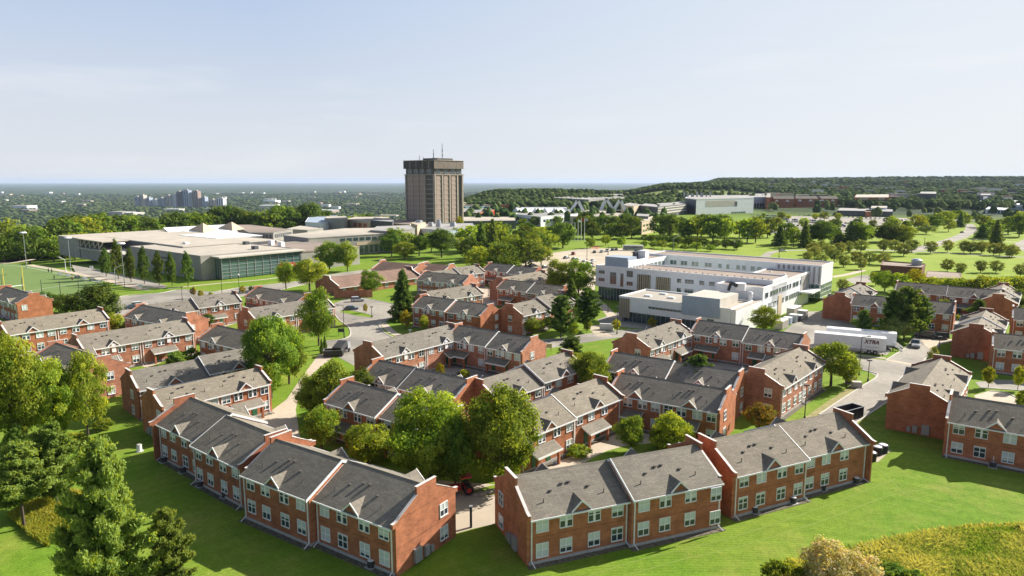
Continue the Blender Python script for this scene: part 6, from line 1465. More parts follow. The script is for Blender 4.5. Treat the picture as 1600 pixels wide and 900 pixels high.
lot = [(896, 398, 'red', 'red car alone in the lane of the parking lot'), (929, 395, 'black', 'black car at the left end of the far row'), (940, 394.5, 'silver', 'silver car second in the far row'), (949, 393, 'white', 'white car third in the far row'), (957, 391.5, 'blue', 'blue car fourth in the far row'), (963, 391, 'black', 'black car at the right end of the far row'),
       (994, 394, 'black', 'black car near the stair head of the residence'), (832, 409, 'black', 'black car under the trees at the left of the lot'), (839, 408, 'white', 'white car under the trees at the left of the lot'), (844, 406.5, 'silver', 'silver car beside the white car at the left of the lot'),
       (832, 416, 'grey', 'grey car in the nearer left row'), (850, 419, 'black', 'black car at the edge of the nearer left row'), (838, 427, 'silver', 'silver car nearest the brown houses'), (905, 408, 'white', 'white car half hidden by the two leafy trees'), (914, 411, 'silver', 'silver car right of the two leafy trees'),
       (921, 414, 'black', 'black car before the left end of the residence'), (923, 418, 'dark grey', 'dark grey car closest to the residence wall'), (927, 409, 'white', 'white car at the corner of the residence'), (912, 416, 'blue', 'blue car in the nearest row by the residence'), (885, 404, 'grey', 'grey car at the end of the tree shadow'), (898, 406, 'blue', 'blue car behind the leafy tree pair')]
for i, (u, v, c_, lb) in enumerate(lot):
    car('suv' if i % 3 == 0 else 'sedan', c_, cpos(u, v), R(52 if i % 2 else 47) if v > 400 else R(75), lb, pg, detail=False)
car('sedan', 'white', cpos(1008, 402), R(-38), 'white car parked close behind the residence', pg, False)
rgc = random.Random(9)
cols = ['white', 'silver', 'silver', 'black', 'dark grey', 'grey', 'white', 'blue', 'red']
for ri, (v0, v1, u0, u1, n_) in enumerate(((337, 339, 1166, 1226, 24), (340.5, 342, 1172, 1232, 22), (343.5, 346, 1215, 1300, 26), (347, 350, 1230, 1345, 30), (352, 354, 1200, 1228, 8), (353, 356, 1240, 1420, 28), (336, 343, 1250, 1395, 22), (349, 356, 1300, 1330, 10), (322, 328, 1425, 1500, 20))):
    for i in range(n_):
        if rgc.random() < .12: continue
        t = i / max(1, n_ - 1); car('sedan' if rgc.random() < .6 else 'suv', rgc.choice(cols), cpos(u0 + (u1 - u0) * t, v0 + (v1 - v0) * t), R(60 + rgc.uniform(-4, 4)), 'parked car in the packed rows of the far parking lot' if ri < 8 else 'parked car in the lot before the white stores', 'cars packed in the far parking lot' if ri < 8 else 'cars before the white stores', False)
for (u, v, c_, lb) in ((1504, 364, 'dark grey', 'dark car on the diagonal road'), (1410, 345, 'black', 'black car on the far road, left one'), (1528, 343, 'blue', 'dark car on the far road near the long white store'), (1303, 344, 'dark grey', 'dark car on the road beyond the packed lot')):
    car('sedan', c_, cpos(u, v), R(20), lb, None, False)
# bus
b0 = at(989, 391, 0); bus = empty('bus', b0, R(-8)); tag(bus, 'green and white city bus on the road beyond the residence', 'bus')
part_box(bus, 'body', CM['white'], -6, 6, -1.25, 1.25, .4, 3.1); part_box(bus, 'green_skirt', 'door_green', -6.02, 6.02, -1.28, 1.28, .38, 1.3); part_box(bus, 'windows', 'glass_dark', -5.7, 5.7, -1.27, 1.27, 1.5, 2.6)
for xx in (-4, 3.6):
    for yy in (-1.2, 1.2): link('wheel', CK['suv']['wheel'], bus, (xx, yy, .4))
# trailers
def trailer(u, v, label, text=False):
    p = at(u, v, 0); q = at(1381, 556, 0); ang = math.atan2(q.y - at(1271, 545, 0).y, q.x - at(1271, 545, 0).x)
    r = empty('box_trailer', p, ang); tag(r, label, 'trailer', 'white box trailers by the crossing')
    L = 15.6; mb = MB(); mb.box(0, L, 0, 2.6, 1.15, 4.05); mb.build('box', M['white_wall'], r)
    part_box(r, 'roof_panel', 'white', -.04, L + .04, -.04, 2.64, 4.05, 4.13); part_box(r, 'lower_rail', 'grey_metal', 0, L, -.05, 2.65, 1.0, 1.16)
    for i in range(0, 27): part_box(r, 'side_rib', 'white_wall', .3 + i * .58, .34 + i * .58, -.03, 0, 1.2, 4.0)
    for xx in (12.2, 13.5):
        for yy in (.15, 2.45): o = link('wheel', CK['suv']['wheel'], r, (xx, yy, .5)); o.scale = (1.45, 1.6, 1.45); link('rim', CK['suv']['rim'], o)
    for yy in (.5, 2.1): part_box(r, 'landing_leg', 'dark_metal', 3.2, 3.4, yy - .08, yy + .08, 0, 1.1)
    for yy in (.05, 1.33): part_box(r, 'rear_door', 'white', L, L + .06, yy, yy + 1.22, 1.2, 3.98)
    for yy in (.4, .95, 1.65, 2.2): part_box(r, 'lock_bar', 'grey_metal', L + .06, L + .1, yy - .03, yy + .03, 1.25, 3.95)
    part_box(r, 'rear_bumper', 'dark_metal', L - .1, L + .05, .1, 2.5, .45, .6)
    if text:
        def word(s, x, z, size, mat):
            cu = bpy.data.curves.new('lettering', 'FONT'); cu.body = s; cu.size = size; cu.extrude = .01; cu.offset = .045 if size > 1 else 0; cu.shear = .3 if size > 1 else 0
            o = bpy.data.objects.new('tmp', cu); COL.objects.link(o); dg = bpy.context.evaluated_depsgraph_get(); me = bpy.data.meshes.new_from_object(o.evaluated_get(dg)); bpy.data.objects.remove(o)
            me.materials.clear(); me.materials.append(M[mat]); o = link('lettering', me, r, (x, -.05, z)); o.rotation_euler = (math.pi / 2, 0, 0)
        word('XTRA', 11.0, 2.65, 1.2, 'dark_red'); [part_box(r, 'small_print', 'grey_metal', 11.4 + i * .42, 11.4 + i * .42 + .3, -.04, -.03, 1.75, 1.9) for i in range(7)]
    return r
M['dark_red'] = flat('dark_red_lettering', (0.11, 0.012, 0.018), .7)
trailer(1271, 545, 'white box trailer with dark red lettering on its side, nearest the crossing', True)
tr2 = trailer(1290, 537, 'second white box trailer parked behind the lettered one')
p = at(1395, 548, 0); st = empty('metal_stair', p, R(-30)); tag(st, 'small white metal loading stair at the end of the trailers', 'stair')
for i in range(6): part_box(st, 'tread', 'grey_metal', i * .35, i * .35 + .33, 0, 1.2, 1.5 - i * .25, 1.56 - i * .25)
for yy in (0, 1.2): mb = MB(); mb.tube((0, yy, 2.4), (2.1, yy, .9), .05, .05, 6); mb.tube((0, yy, 1.5), (2.1, yy, .05), .06, .06, 6); mb.build('handrail', M['white'], st)
# service yard by the white residence
for (u, v, w_, d_, h_, mt_, lb) in ((1222, 516, 5, 2.4, 2.4, 'concrete_pale', 'long pale service container nearest the round tree'), (1234, 508, 2, 2, 2.0, 'blue_grey', 'bluish machine in the service yard, left one'), (1243, 505, 2.2, 2, 2.3, 'grey_metal', 'grey machine in the service yard, middle one'), (1251, 503, 2, 1.8, 1.8, 'dark_wall', 'dark machine in the service yard, right one'), (1240, 496, 7, 2.2, 2.6, 'concrete_pale', 'pale enclosure behind the service yard machines'), (1258, 500, 2.4, 2.4, 2.6, 'concrete', 'brown-grey shed at the end of the service yard')):
    p = at(u, v, 0); r = empty('service_container', p, R(50)); tag(r, lb, 'container', 'containers and machines in the service yard')
    mb = MB(); mb.box(0, w_, 0, d_, .1, h_); mb.build('box', M[mt_], r); part_box(r, 'lid', 'white', -.06, w_ + .06, -.06, d_ + .06, h_, h_ + .1); part_box(r, 'skid', 'dark_metal', .1, w_ - .1, .1, d_ - .1, 0, .1)
    for i in range(int(w_ / .7)): part_box(r, 'rib', mt_, .2 + i * .7, .3 + i * .7, -.06, 0, .2, h_ - .1)
# dumpsters
def skip(u, v, rz, label, L=4.2, Wd=2.2, H_=1.6, mat='dark_metal', full=False):
    p = at(u, v, .02); r = empty('dumpster', p, rz); tag(r, label, 'dumpster')
    mb = MB(); t = .1
    mb.box(-L / 2, L / 2, -Wd / 2, Wd / 2, .1, .25); mb.box(-L / 2, L / 2, -Wd / 2, -Wd / 2 + t, .25, H_); mb.box(-L / 2, L / 2, Wd / 2 - t, Wd / 2, .25, H_); mb.box(-L / 2, -L / 2 + t, -Wd / 2 + t, Wd / 2 - t, .25, H_); mb.box(L / 2 - t, L / 2, -Wd / 2 + t, Wd / 2 - t, .25, H_)
    mb.build('body', M[mat], r)
    for i in range(6):
        x = -L / 2 + .3 + i * (L - .6) / 5
        for s in (-1, 1): part_box(r, 'rib', mat, x - .06, x + .06, *sorted((s * Wd / 2, s * (Wd / 2 + .08))), .2, H_)
    mb = MB(); 
    for s in (-1, 1): mb.box(-L / 2 - .05, L / 2 + .05, s * Wd / 2 - .07, s * Wd / 2 + .07, H_, H_ + .1); mb.box(s * L / 2 - .07, s * L / 2 + .07, -Wd / 2, Wd / 2, H_ + .003, H_ + .103)
    mb.build('rim', M['grey_metal'], r); part_box(r, 'load', 'dark_brick_cap', -L / 2 + t, L / 2 - t, -Wd / 2 + t, Wd / 2 - t, .25, H_ * .5)
    return r
skip(1325, 653, R(30), 'open dark steel dumpster standing on the road behind the front house', 5.2, 2.3, 1.9)
skip(521, 556, R(10), 'open dark dumpster with sloping sides by the path at the turning loop', 4.4, 2.2, 1.5)
# tipper truck by the loop
p = at(535, 552, .02); tt = empty('tipper_truck', p, R(80)); tag(tt, 'small dark tipper truck with raised bed by the turning loop', 'truck')
part_box(tt, 'chassis', 'dark_metal', -2.8, 2.6, -.9, .9, .6, .95); mb = MB(); mb.hexa([(-2.8, -1.1, 1.0), (.8, -1.1, 1.9), (.8, 1.1, 1.9), (-2.8, 1.1, 1.0), (-3.2, -1.1, 2.2), (.5, -1.1, 3.1), (.5, 1.1, 3.1), (-3.2, 1.1, 2.2)]); mb.build('tipping_bed', M['dark_metal'], tt)
part_box(tt, 'cab', 'grey_metal', 1.1, 2.7, -1, 1, .95, 2.3); part_box(tt, 'windscreen', 'glass_dark', 2.7, 2.76, -.85, .85, 1.5, 2.2)
for xx in (-1.9, 1.9):
    for yy in (-.9, .9): o = link('wheel', CK['suv']['wheel'], tt, (xx, yy, .45)); o.scale = (1.3, 1.4, 1.3)
# round black bins
for i, (u, v, lb) in enumerate(((1361, 719, 'black round refuse bin closest to the house corner'), (1370, 710, 'black round refuse bin at the back of the slab'), (1379, 707, 'black round refuse bin at the right of the slab'))):
    p = at(u, v, .03); r = empty('refuse_bin', p); tag(r, lb, 'bin', 'black round bins on the slab')
    mb = MB(); mb.tube((0, 0, 0), (0, 0, 1.15), .68, .75, 18); mb.build('drum', M['black'], r); mb = MB(); mb.tube((0, 0, 1.15), (0, 0, 1.28), .8, .72, 18); mb.build('lid_rim', M['dark_metal'], r); mb = MB(); mb.tube((0, 0, 1.28), (0, 0, 1.36), .6, .45, 16); mb.build('lid', M['white'], r)
# red tractor
p = at(722, 771, .02); rt = empty('tractor', p, R(200)); tag(rt, 'red compact tractor parked under the tall tree', 'tractor')
part_box(rt, 'hood', 'red', .2, 1.9, -.42, .42, .7, 1.35); part_box(rt, 'fender', 'red', -1.1, -.1, -.85, -.5, .9, 1.2); part_box(rt, 'fender', 'red', -1.1, -.1, .5, .85, .9, 1.2); part_box(rt, 'roof_canopy', 'red', -1.2, .4, -.75, .75, 2.35, 2.5)
for xx in (-1.1, .3):
    for yy in (-.65, .65): mb = MB(); mb.tube((xx, yy, 1.0), (xx, yy, 2.36), .04, .04, 6); mb.build('canopy_post', M['dark_metal'], rt)
for (xx, yy, rr) in ((-.7, -.8, .68), (-.7, .8, .68), (1.4, -.6, .42), (1.4, .6, .42)):
    mb = MB(); mb.tube((xx, yy - .15, rr), (xx, yy + .15, rr), rr, rr, 16); w_ = mb.build('wheel', M['black'], rt); mb = MB(); mb.tube((xx, yy - .17, rr), (xx, yy + .17, rr), rr * .5, rr * .5, 10); mb.build('rim', M['red'], w_)
part_box(rt, 'seat', 'black', -.8, -.3, -.25, .25, 1.1, 1.7); part_box(rt, 'loader_bucket', 'dark_metal', 2.6, 3.1, -.8, .8, .2, .8); part_box(rt, 'loader_arm', 'dark_metal', 1.0, 2.7, -.55, -.45, .7, .85); part_box(rt, 'loader_arm', 'dark_metal', 1.0, 2.7, .45, .55, .7, .85)
# white vent cylinder, gate post, posts
p = at(218, 705, 0); r = empty('vent_cylinder', p); tag(r, 'white concrete cylinder with a flat cap on the lawn left of the front houses', 'vent'); mb = MB(); mb.tube((0, 0, 0), (0, 0, 1.0), .38, .36, 16); mb.build('drum', M['white'], r); mb = MB(); mb.tube((0, 0, 1.0), (0, 0, 1.12), .42, .3, 16); mb.build('cap', M['foundation'], r)
mb = MB(); mb.tube((0, 0, 0), (0, 0, .06), .6, .6, 14); mb.build('pad', M['foundation'], r)
p = at(736, 824, 0); r = empty('lamp_bollard', p); tag(r, 'tall dark square lamp bollard on the paved gap between the front houses', 'bollard'); mb = MB(); mb.box(-.14, .14, -.14, .14, 0, 2.6); mb.build('post', M['dark_metal'], r); mb = MB(); mb.box(-.2, .2, -.2, .2, 2.6, 2.75); mb.build('cap', M['grey_metal'], r)
# air conditioners
acs = [(256, 722, 0), (286, 738, 0), (313, 760, 0), (352, 777, 0), (410, 808, 1), (461, 830, 1), (520, 853, 1), (580, 886, 1), (869, 871, 2), (945, 851, 2), (1022, 838, 2), (1091, 822, 2), (1179, 801, 3), (1239, 786, 3), (1285, 766, 3), (1338, 755, 3), (1551, 730, 4)]
hn = ['the house nearest the tall pines', 'the house with the wide orange gable', 'the house right of the paved gap', 'the house beside the black bins', 'the house at the right edge']
onr = {}
for u, v, hi in acs:
    onr[hi] = onr.get(hi, 0) + 1; p = at(u, v, 0)
    r = empty('air_conditioner', p, R((-36, -34, 21, 25, -36)[hi])); tag(r, '%s air conditioner from the left before %s' % (('first', 'second', 'third', 'fourth')[onr[hi] - 1], hn[hi]), 'air conditioner', 'air conditioners along the front row')
    mb = MB(); mb.tube((0, 0, .08), (0, 0, .8), .42, .42, 14); mb.build('casing', M['dark_metal'], r); mb = MB(); mb.tube((0, 0, .8), (0, 0, .86), .36, .3, 14); mb.build('fan_grille', M['grey_metal'] if len(onr) % 2 else M['white'], r)
    part_box(r, 'pad', 'foundation', -.55, .55, -.55, .55, 0, .08); mb = MB(); mb.box(-.05, .05, .55, .9, .9, 1.4); mb.build('isolator', M['white'], r)
# lamp posts
def lamp(u, v, vt, label, kind='arm', rz=0.0, mat='dark_metal', group=None, hgt=None):
    p = at(u, v, 0); h = hgt or height_at(p, vt); k = max(1.0, p.y / 220); r = empty('street_lamp', p, rz); tag(r, label, 'lamp', group)
    mb = MB(); mb.tube((0, 0, 0), (0, 0, h), .10 * k, .065 * k, 8); mb.tube((0, 0, 0), (0, 0, .5), .2 * k, .2 * k, 8); mb.build('pole', M[mat], r)
    if kind == 'arm': mb = MB(); mb.tube((0, 0, h - .05), (1.4, 0, h + .1), .05 * k, .05 * k, 6); mb.build('arm', M[mat], r); part_box(r, 'lamp_head', mat, 1.1, 1.9, -.18, .18, h, h + .16)
    elif kind == 'top': part_box(r, 'lamp_head', mat, -.45, .45, -.25, .25, h, h + .2)
    elif kind == 'globe': mb = MB(); mb.tube((0, 0, h), (0, 0, h + .5), .32, .26, 10); mb.build('lamp_head', M['white'], r)
    elif kind == 'stadium': mb = MB(); mb.tube((0, 0, h), (0, 0, h + .5), 1.6, 1.2, 14); mb.build('lamp_ring', M['white'], r)
    elif kind == 'curve':
        mb = MB(); pt = [(0, 0, h - .1)]
        for i in range(6): a = i / 5 * math.pi / 2; pt.append((1.6 * math.sin(a) * 1.4, 0, h + 1.4 * (1 - math.cos(a)) * .0 + 1.2 * math.sin(a)))
        for a, b in zip(pt, pt[1:]): mb.tube(a, b, .09 * k, .09 * k, 6)
        mb.build('curved_arm', M[mat], r); part_box(r, 'lamp_head', 'white', 2.2, 3.2, -.2, .2, h + 1.15, h + 1.35)
    return r
lamp(1342, 587, 526, 'tall dark lamp post on the sunny corner lawn before the trailers', 'arm'); lamp(1356, 596, 564, 'shorter dark lamp post with a flat head beside the crossing', 'top'); lamp(1257, 655, 610, 'slim dark lamp post on the lawn strip by the front house', 'top', hgt=6)
lamp(538, 528, 477, 'dark lamp post on the lawn corner at the turning loop', 'arm', R(180)); lamp(581, 496, 480, 'small lamp post in the middle parking bay', 'top')
lamp(347, 462, 424, 'tall dark lamp post behind the long low salmon house', 'arm'); lamp(285, 470, 449, 'short dark post by the main road', 'top'); lamp(374, 457, 430, 'thin lamp post on the main road verge', 'globe')
lamp(42, 419, 364, 'left floodlight mast of the sports pitch', 'stadium', mat='grey_metal', group='floodlight masts by the pitch'); lamp(111, 424, 372, 'middle floodlight mast of the sports pitch', 'stadium', mat='grey_metal', group='floodlight masts by the pitch'); lamp(195, 449, 381, 'right floodlight mast before the poplars', 'stadium', mat='grey_metal', group='floodlight masts by the pitch')
lamp(181, 445, 420, 'curved white street lamp before the poplars', 'curve', 0, 'white'); lamp(103, 424, 406, 'curved street lamp near the pitch', 'curve', R(180), 'white')
lamp(964, 522, 480, 'dark lamp post beside the grey plaza', 'top'); lamp(950, 488, 465, 'lamp post on the lawn by the residence path', 'top'); lamp(1090, 500, 492, 'post before the white pavilion wall', 'top', hgt=4.5)
lamp(917, 406, 386, 'lamp post in the parking lot', 'top'); lamp(763, 463, 440, 'slim lamp post in the far middle court', 'top'); lamp(1147, 392, 378, 'lamp post on the lawn beyond the residence', 'globe'); lamp(1217, 402, 388, 'dark post on the curved road', 'top')
lamp(1345, 442, 415, 'dark lamp post by the service yard of the brown building', 'top'); lamp(1465, 567, 530, 'lamp post on the verge of the eastern road', 'top', hgt=6); lamp(641, 522, 516, 'short white post beside the curving sidewalk', 'top', 0, 'white')
lamp(1052, 392, 372, 'curved lamp on the road below the small trees', 'curve', 0, 'grey_metal'); lamp(950, 398, 384, 'thin lamp post at the lot exit', 'top'); lamp(1444, 384, 372, 'thin post beside the diagonal road', 'top')
for i, (u, v) in enumerate(((4, 455), (36, 458), (66, 462), (95, 464), (124, 462))):
    p = at(u, v, 0); h = 6; r = empty('net_post', p); tag(r, ('first', 'second', 'third', 'fourth', 'last')[i] + ' dark net post from the left along the near side of the pitch', 'post', 'net posts along the near side of the pitch')
    mb = MB(); mb.tube((0, 0, 0), (0, 0, h), .12, .09, 7); mb.build('post', M['dark_metal'], r); mb = MB(); mb.tube((0, 0, h), (0, 0, h + .1), .16, .1, 7); mb.build('cap', M['grey_metal'], r)
# goal
p0, p1 = at(8, 460, 0), at(38, 456, 0); r = empty('goal', p0, math.atan2(p1.y - p0.y, p1.x - p0.x)); tag(r, 'tall pale yellow goal posts with a low crossbar on the sports pitch', 'goal'); gl = (p1 - p0).length
for xx in (0, gl): mb = MB(); mb.tube((xx, 0, 0), (xx, 0, 9.5), .14, .12, 8); mb.build('upright', M['yellow'], r)
mb = MB(); mb.tube((0, 0, 2.6), (gl, 0, 2.6), .12, .12, 8); mb.build('crossbar', M['white'], r); mb = MB()
for k in range(9): mb.tube((gl * k / 8, 0, 2.6), (gl * k / 8, 1.8, .05), .03, .03, 4)
mb.build('net', M['white'], r)
# bicycle racks as piles of frames by the hall
for i, (u, v) in enumerate(((92, 430), (104, 432), (118, 434), (130, 437), (142, 439), (152, 441))):
    p = at(u, v, .02); r = empty('bicycle_rack', p, R(-35)); tag(r, ('leftmost', 'second', 'third', 'fourth', 'fifth', 'rightmost')[i] + ' crowded bicycle rack between the pitch and the hall', 'rack', 'bicycle racks by the pitch')
    mb = MB()
    for k in range(5):
        x = k * .6 - 1.2; mb.tube((x, 0, 0), (x, 0, 1.0), .04, .04, 5); mb.tube((x, 1.2, 0), (x, 1.2, 1.0), .04, .04, 5); mb.tube((x, 0, 1.0), (x, 1.2, 1.0), .04, .04, 5)
    mb.build('hoops', M['grey_metal'], r); mb = MB()
    for k in range(4):
        x = k * .6 - .9
        for yy in (.1, 1.1): mb.tube((x - .02, yy, .34), (x + .02, yy, .34), .33, .33, 10, caps=True)
        mb.tube((x, .1, .34), (x, .8, .85), .03, .03, 4); mb.tube((x, 1.1, .34), (x, .4, .9), .03, .03, 4)
    mb.build('bicycles', M['grey_metal'], r)
# people near the pitch
def person(u, v, label, top, legs, rz=0):
    p = at(u, v, .02); r = empty('person', p, rz); tag(r, label, 'person', 'people by the pitch')
    J = [(0, 0, .95), (0, 0, 1.2), (0, 0, 1.42), (0, 0, 1.55), (0, 0, 1.70), (.10, 0, .88), (.12, .06, .48), (.12, .0, .06), (-.10, 0, .88), (-.12, -.06, .48), (-.12, .02, .06), (.19, 0, 1.40), (.24, .02, 1.12), (.25, -.08, .88), (-.19, 0, 1.40), (-.24, .02, 1.12), (-.25, -.08, .88)]
    E_ = [(0, 1), (1, 2), (2, 3), (3, 4), (0, 5), (5, 6), (6, 7), (0, 8), (8, 9), (9, 10), (2, 11), (11, 12), (12, 13), (2, 14), (14, 15), (15, 16)]
    rad = [.15, .15, .14, .06, .11, .1, .07, .05, .1, .07, .05, .07, .05, .035, .07, .05, .035]
    me = bpy.data.meshes.new('body'); me.from_pydata(J, E_, []); o = link('body', me, r); me.materials.append(M[top]); md = o.modifiers.new('skin', 'SKIN')
    for i, q in enumerate(me.skin_vertices[0].data): q.radius = (rad[i], rad[i] * .8); q.use_root = (i == 0)
    o.modifiers.new('sub', 'SUBSURF').levels = 1
    for s in (-1, 1): part_box(r, 'trouser_leg', legs, s * .11 - .09, s * .11 + .09, -.09, .09, .05, .86)
    mb = MB(); mb.tube((0, 0, 1.66), (0, 0, 1.8), .115, .07, 8); mb.build('hair', M['black'], r)
for (u, v, lb, t_, l_) in ((76, 425, 'standing person in dark clothes at the end of the bicycle racks', 'dark_wall', 'black'), (81, 426, 'standing person in a maroon top beside the person in dark', 'dark_red', 'black'), (85, 436, 'person in dark clothes at the touchline', 'dark_wall', 'dark_wall'), (113, 438, 'person in a red top at the touchline', 'red', 'black')):
    person(u, v, lb, t_, l_)
# flags
for i, (u, hh) in enumerate(((893, 13), (898, 13), (903, 15), (908, 16), (913, 16))):
    p = at(u, 377, 0); r = empty('flagpole', p); tag(r, ('first', 'second', 'third', 'fourth', 'last')[i] + ' white flagpole from the left before the dense grove', 'flagpole', 'white flagpoles before the dense grove'); mb = MB(); mb.tube((0, 0, 0), (0, 0, hh), .2, .14, 8); mb.build('pole', M['white'], r)
    if i in (2, 3, 4): mb = MB(); mb.hexa([(0.2, 0, hh - 1.7), (2.4, .4, hh - 2.3), (2.4, .45, hh - 2.3), (.2, .06, hh - 1.7), (.2, 0, hh - .2), (2.4, .4, hh - .8), (2.4, .45, hh - .8), (.2, .06, hh - .2)]); mb.build('flag', M[('white', 'red', 'blue_grey')[i - 2]], r)
# sign block, transformer boxes, island signs, boulders, benches
p = at(947, 515, 0); r = empty('sign_block', p, R(-15)); tag(r, 'low white sign block at the start of the pale path', 'sign'); part_box(r, 'block', 'white', -1.8, 1.6, -.3, .3, 0, 1.7); part_box(r, 'end_pier', 'white', 1.6, 2.1, -.4, .4, 0, 1.3)
p = at(1329, 599, 0); r = empty('transformer_box', p, R(20)); tag(r, 'dark green transformer box on the sunny corner lawn', 'utility box'); part_box(r, 'cabinet', 'dark_wall', -.8, .8, -.7, .7, .1, 1.5); part_box(r, 'lid', 'grey_metal', -.85, .85, -.75, .75, 1.5, 1.6); part_box(r, 'pad', 'foundation', -1, 1, -.9, .9, 0, .1)
p = at(1338, 605, 0); r = empty('transformer_box', p, R(-10)); tag(r, 'pale utility box beside the dark transformer box', 'utility box'); part_box(r, 'cabinet', 'concrete_pale', -.9, .9, -.6, .6, .1, 1.2); part_box(r, 'pad', 'foundation', -1.1, 1.1, -.8, .8, 0, .1)
for (u, v, lb, g1, g2) in ((533, 524, 'small dark notice board on the lawn corner at the turning loop', 'dark_metal', 'dark_metal'), (857, 549, 'low brown notice board on the small oval lawn', 'dark_metal', 'tan_wall'), (220, 452, 'white round-topped sign by the main road', 'yellow', 'white'), (143, 422, 'white sign board before the sports hall', 'white', 'white')):
    p = at(u, v, 0); r = empty('notice_board', p); tag(r, lb, 'sign')
    for xx in (-.6, .6): mb = MB(); mb.tube((xx, 0, 0), (xx, 0, 1.6), .06, .06, 6); mb.build('post', M[g1], r)
    part_box(r, 'board', g2, -.8, .8, -.06, .06, .9, 1.9)
for (u, v, lb) in ((703, 590, 'dark picnic bench in the benches court, left one'), (712, 588, 'dark picnic bench in the benches court, right one')):
    p = at(u, v, .02); r = empty('picnic_bench', p, R(20)); tag(r, lb, 'bench', 'picnic benches of the court'); part_box(r, 'table_top', 'dark_metal', -.9, .9, -.4, .4, .7, .76)
    for s in (-1, 1): part_box(r, 'seat', 'dark_metal', -.9, .9, s * .75 - .13, s * .75 + .13, .42, .47); part_box(r, 'leg', 'dark_metal', s * .7 - .04, s * .7 + .04, -.75, .75, 0.0, .7)
p = at(867, 726, .02); r = empty('blue_bin', p); tag(r, 'small blue recycling box at the porch on the curved path', 'box'); part_box(r, 'box', CM['blue'], -.3, .3, -.2, .2, 0, .4); part_box(r, 'rim', 'blue_grey', -.33, .33, -.23, .23, .4, .44)
M['stone'] = noise_mat('boulder_stone', (0.25, 0.22, 0.18), (0.40, 0.36, 0.30), 2, .9)
for i, (u, v, s_) in enumerate(((742, 775, .5), (750, 774, .6), (757, 772, .45), (765, 770, .6), (771, 769, .5), (1398, 542, 1.2), (1405, 545, .9))):
    p = at(u, v, 0); bm = bmesh.new(); bmesh.ops.create_icosphere(bm, subdivisions=2, radius=s_); rr = random.Random(i)
    for q in bm.verts: q.co *= rr.uniform(.82, 1.12); q.co.z *= .6
    me = bpy.data.meshes.new('boulder'); bm.to_mesh(me); bm.free(); me.materials.append(M['stone']); o = link('boulder', me, None, (p.x, p.y, s_ * .25)); tag(o, 'grey boulder in the row edging the paved gap' if i < 5 else 'big pale rock beside the trailer end, %s one' % ('left', 'right')[i - 5], 'rock', 'boulders edging the paved gap' if i < 5 else None)
# brick screen wall by the commons
p = at(522, 466, 0); r = empty('brick_wall', p, R(15)); tag(r, 'curved low brick screen wall beside the brown-roofed commons', 'wall')
for i in range(6):
    a = i * .16; q = Vector((i * 2.2, -.28 * i * i * .5 + i * .4, 0)); mb = MB(); mb.box(q.x, q.x + 2.3, q.y, q.y + .35, 0, 2.6); mb.build('wall_panel', M['brick_pale'], r)
# ------------------------------------------------------------------ rough meadow and yellow grass
def tufts(name, label, poly, n, hmin, hmax, mats, seed, wd=.10, bend=.35):
    rg = np.random.default_rng(seed); P = np.array([at(u, v).xy[:] for u, v in poly]); lo, hi = P.min(0), P.max(0)
    pts = rg.uniform(lo, hi, (n * 3, 2)); x, y = pts[:, 0], pts[:, 1]; ins = np.zeros(len(x), bool); j = len(P) - 1
    for i in range(len(P)):
        c = ((P[i, 1] > y) != (P[j, 1] > y)) & (x < (P[j, 0] - P[i, 0]) * (y - P[i, 1]) / (P[j, 1] - P[i, 1] + 1e-9) + P[i, 0]); ins ^= c; j = i
    pts = pts[ins][:n]; n = len(pts); k = 1
    pc = rg.uniform(lo, hi, (260, 2)); pv_ = rg.normal(size=260) * .42; dd = ((pts[:, None, :] - pc[None]) ** 2).sum(2); cl = (pv_ * np.exp(-dd / 2.6)).sum(1) / (np.exp(-dd / 2.6).sum(1) + .25)
    h = rg.uniform(hmin, hmax, n) * (1 + cl); a = rg.uniform(0, 6.28, n); b = rg.normal(size=(n, 2)) * bend * h[:, None]
    d = np.stack([np.cos(a), np.sin(a)], 1) * wd * rg.uniform(.6, 1.5, (n, 1))
    z = np.zeros(n)
    V = np.stack([np.c_[pts - d, z], np.c_[pts + d, z], np.c_[pts + b * .4 + d * .8, h * .6], np.c_[pts + b, h]], 1).reshape(-1, 3)
    me = bpy.data.meshes.new(name); me.vertices.add(4 * n); me.vertices.foreach_set('co', V.astype(np.float32).ravel()); me.loops.add(4 * n); me.loops.foreach_set('vertex_index', np.arange(4 * n, dtype=np.int32)); me.polygons.add(n); me.polygons.foreach_set('loop_start', np.arange(0, 4 * n, 4, dtype=np.int32)); me.update(calc_edges=True)
    t = np.clip(.5 + cl * 1.3 + rg.normal(size=n) * .25, 0, 1); at_ = me.attributes.new('tint', 'FLOAT', 'POINT'); at_.data.foreach_set('value', np.repeat(t, 4).astype(np.float32)); me.materials.append(mats)
    return tag(link(name, me), label, 'grass', kind='stuff')
M['meadow'] = leaf_mat('meadow_grass', (0.12, 0.22, 0.03), (0.46, 0.44, 0.20), .4); M['yellowgrass'] = leaf_mat('yellow_grass', (0.18, 0.25, 0.035), (0.40, 0.40, 0.08), .35)
mead = [(1195, 925), (1240, 885), (1300, 868), (1375, 852), (1440, 838), (1520, 828), (1610, 825), (1700, 835), (1700, 940), (1300, 940)]
sheet('meadow_soil', mead, .016, noise_mat('meadow_soil', (0.12, 0.18, 0.03), (0.26, 0.27, 0.08), .8, .95), 'rough ground under the tall meadow grass')
tufts('meadow_grass', 'tall olive and straw meadow grass at the bottom right', mead, 80000, .3, .8, M['meadow'], 61, .06, .5)
yp = [(12, 806), (40, 790), (95, 765), (125, 775), (118, 812), (95, 838), (72, 855), (48, 838)]
sheet('meadow_soil', yp, .016, noise_mat('yellow_soil', (0.16, 0.22, 0.03), (0.26, 0.27, 0.05), .8, .95), 'rough ground under the yellow grass')
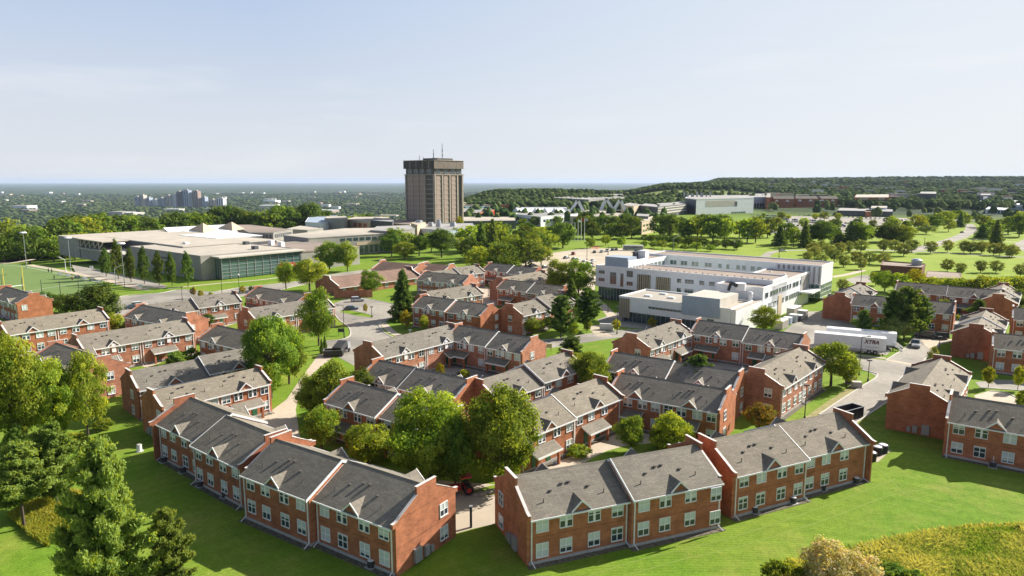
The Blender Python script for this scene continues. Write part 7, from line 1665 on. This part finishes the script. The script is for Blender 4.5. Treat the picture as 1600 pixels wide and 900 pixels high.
tufts('meadow_grass', 'loose fringe of meadow grass running out into the mown lawn', [(1180, 925), (1232, 876), (1300, 860), (1375, 844), (1440, 830), (1520, 820), (1610, 817), (1700, 826), (1700, 845), (1440, 850), (1300, 880), (1240, 930)], 9000, .15, .5, M['meadow'], 63, .06, .5)
tufts('yellow_grass', 'patch of long yellow grass around the open-crowned pine', yp, 16000, .4, .9, M['yellowgrass'], 62)
T('blossom', 1290, 935, 843, 84, 'tall shrub with cream-coloured seed heads at the bottom edge', None, cat='shrub', name='flowering_shrub'); T('blossom', 1335, 935, 862, 76, 'lower cream-headed shrub right of the tall one', None, cat='shrub', name='flowering_shrub', rz=2); T('bushb', 1262, 935, 872, 60, 'green shrub wedged before the tall cream-headed shrub', None, cat='shrub', name='flowering_shrub', rz=1); T('bush0', 1420, 930, 884, 60, 'green shrub at the meadow edge, right of the others', None, cat='shrub', name='flowering_shrub', rz=1); T('bushb', 1225, 922, 868, 66, 'green shrub left of the cream-headed shrub', None, cat='shrub', name='flowering_shrub'); T('bush0', 1385, 925, 878, 90, 'low green shrub right of the cream-headed shrub', None, cat='shrub', name='flowering_shrub')
M['track'] = noise_mat('mower_track', (0.15, 0.235, 0.03), (0.22, 0.28, 0.05), 1.5, .95, 8)
for px in ([(905, 905), (1010, 872), (1120, 846), (1230, 812), (1330, 775), (1400, 748)], [(960, 905), (1060, 876), (1170, 850), (1290, 812), (1400, 772), (1500, 760)], [(250, 820), (282, 806), (310, 804)], [(362, 818), (392, 806), (408, 800)], [(1365, 730), (1385, 742), (1420, 775), (1490, 800)]):
    strip('mower_track', px, .13, .014, 'track', 'thin pale wheel track in the mown lawn')
# far orange earth mound etc
sheet('bare_earth', [(921, 388), (930, 384), (938, 386), (934, 389)], Z2, noise_mat('bare_earth', (.30, .12, .06), (.4, .18, .09), .5), 'small patch of rust-coloured planting by the lot')
# ------------------------------------------------------------------ air
hz = MB(); hz.box(-36000, 36000, -3000, 62500, -118, 132)
hm_ = bpy.data.materials.new('haze'); hm_.use_nodes = True; nn = hm_.node_tree.nodes; nn.remove(nn['Principled BSDF']); pv = nn.new('ShaderNodeVolumePrincipled')
pv.inputs['Color'].default_value = (.62, .76, 1, 1); pv.inputs['Density'].default_value = 2.8e-5; pv.inputs['Anisotropy'].default_value = .1
hm_.node_tree.links.new(pv.outputs[0], nn['Material Output'].inputs['Volume'])
ho = tag(hz.build('haze', hm_), 'thin blue summer haze over the whole country', kind='stuff')
scene.cycles.volume_bounces = 0
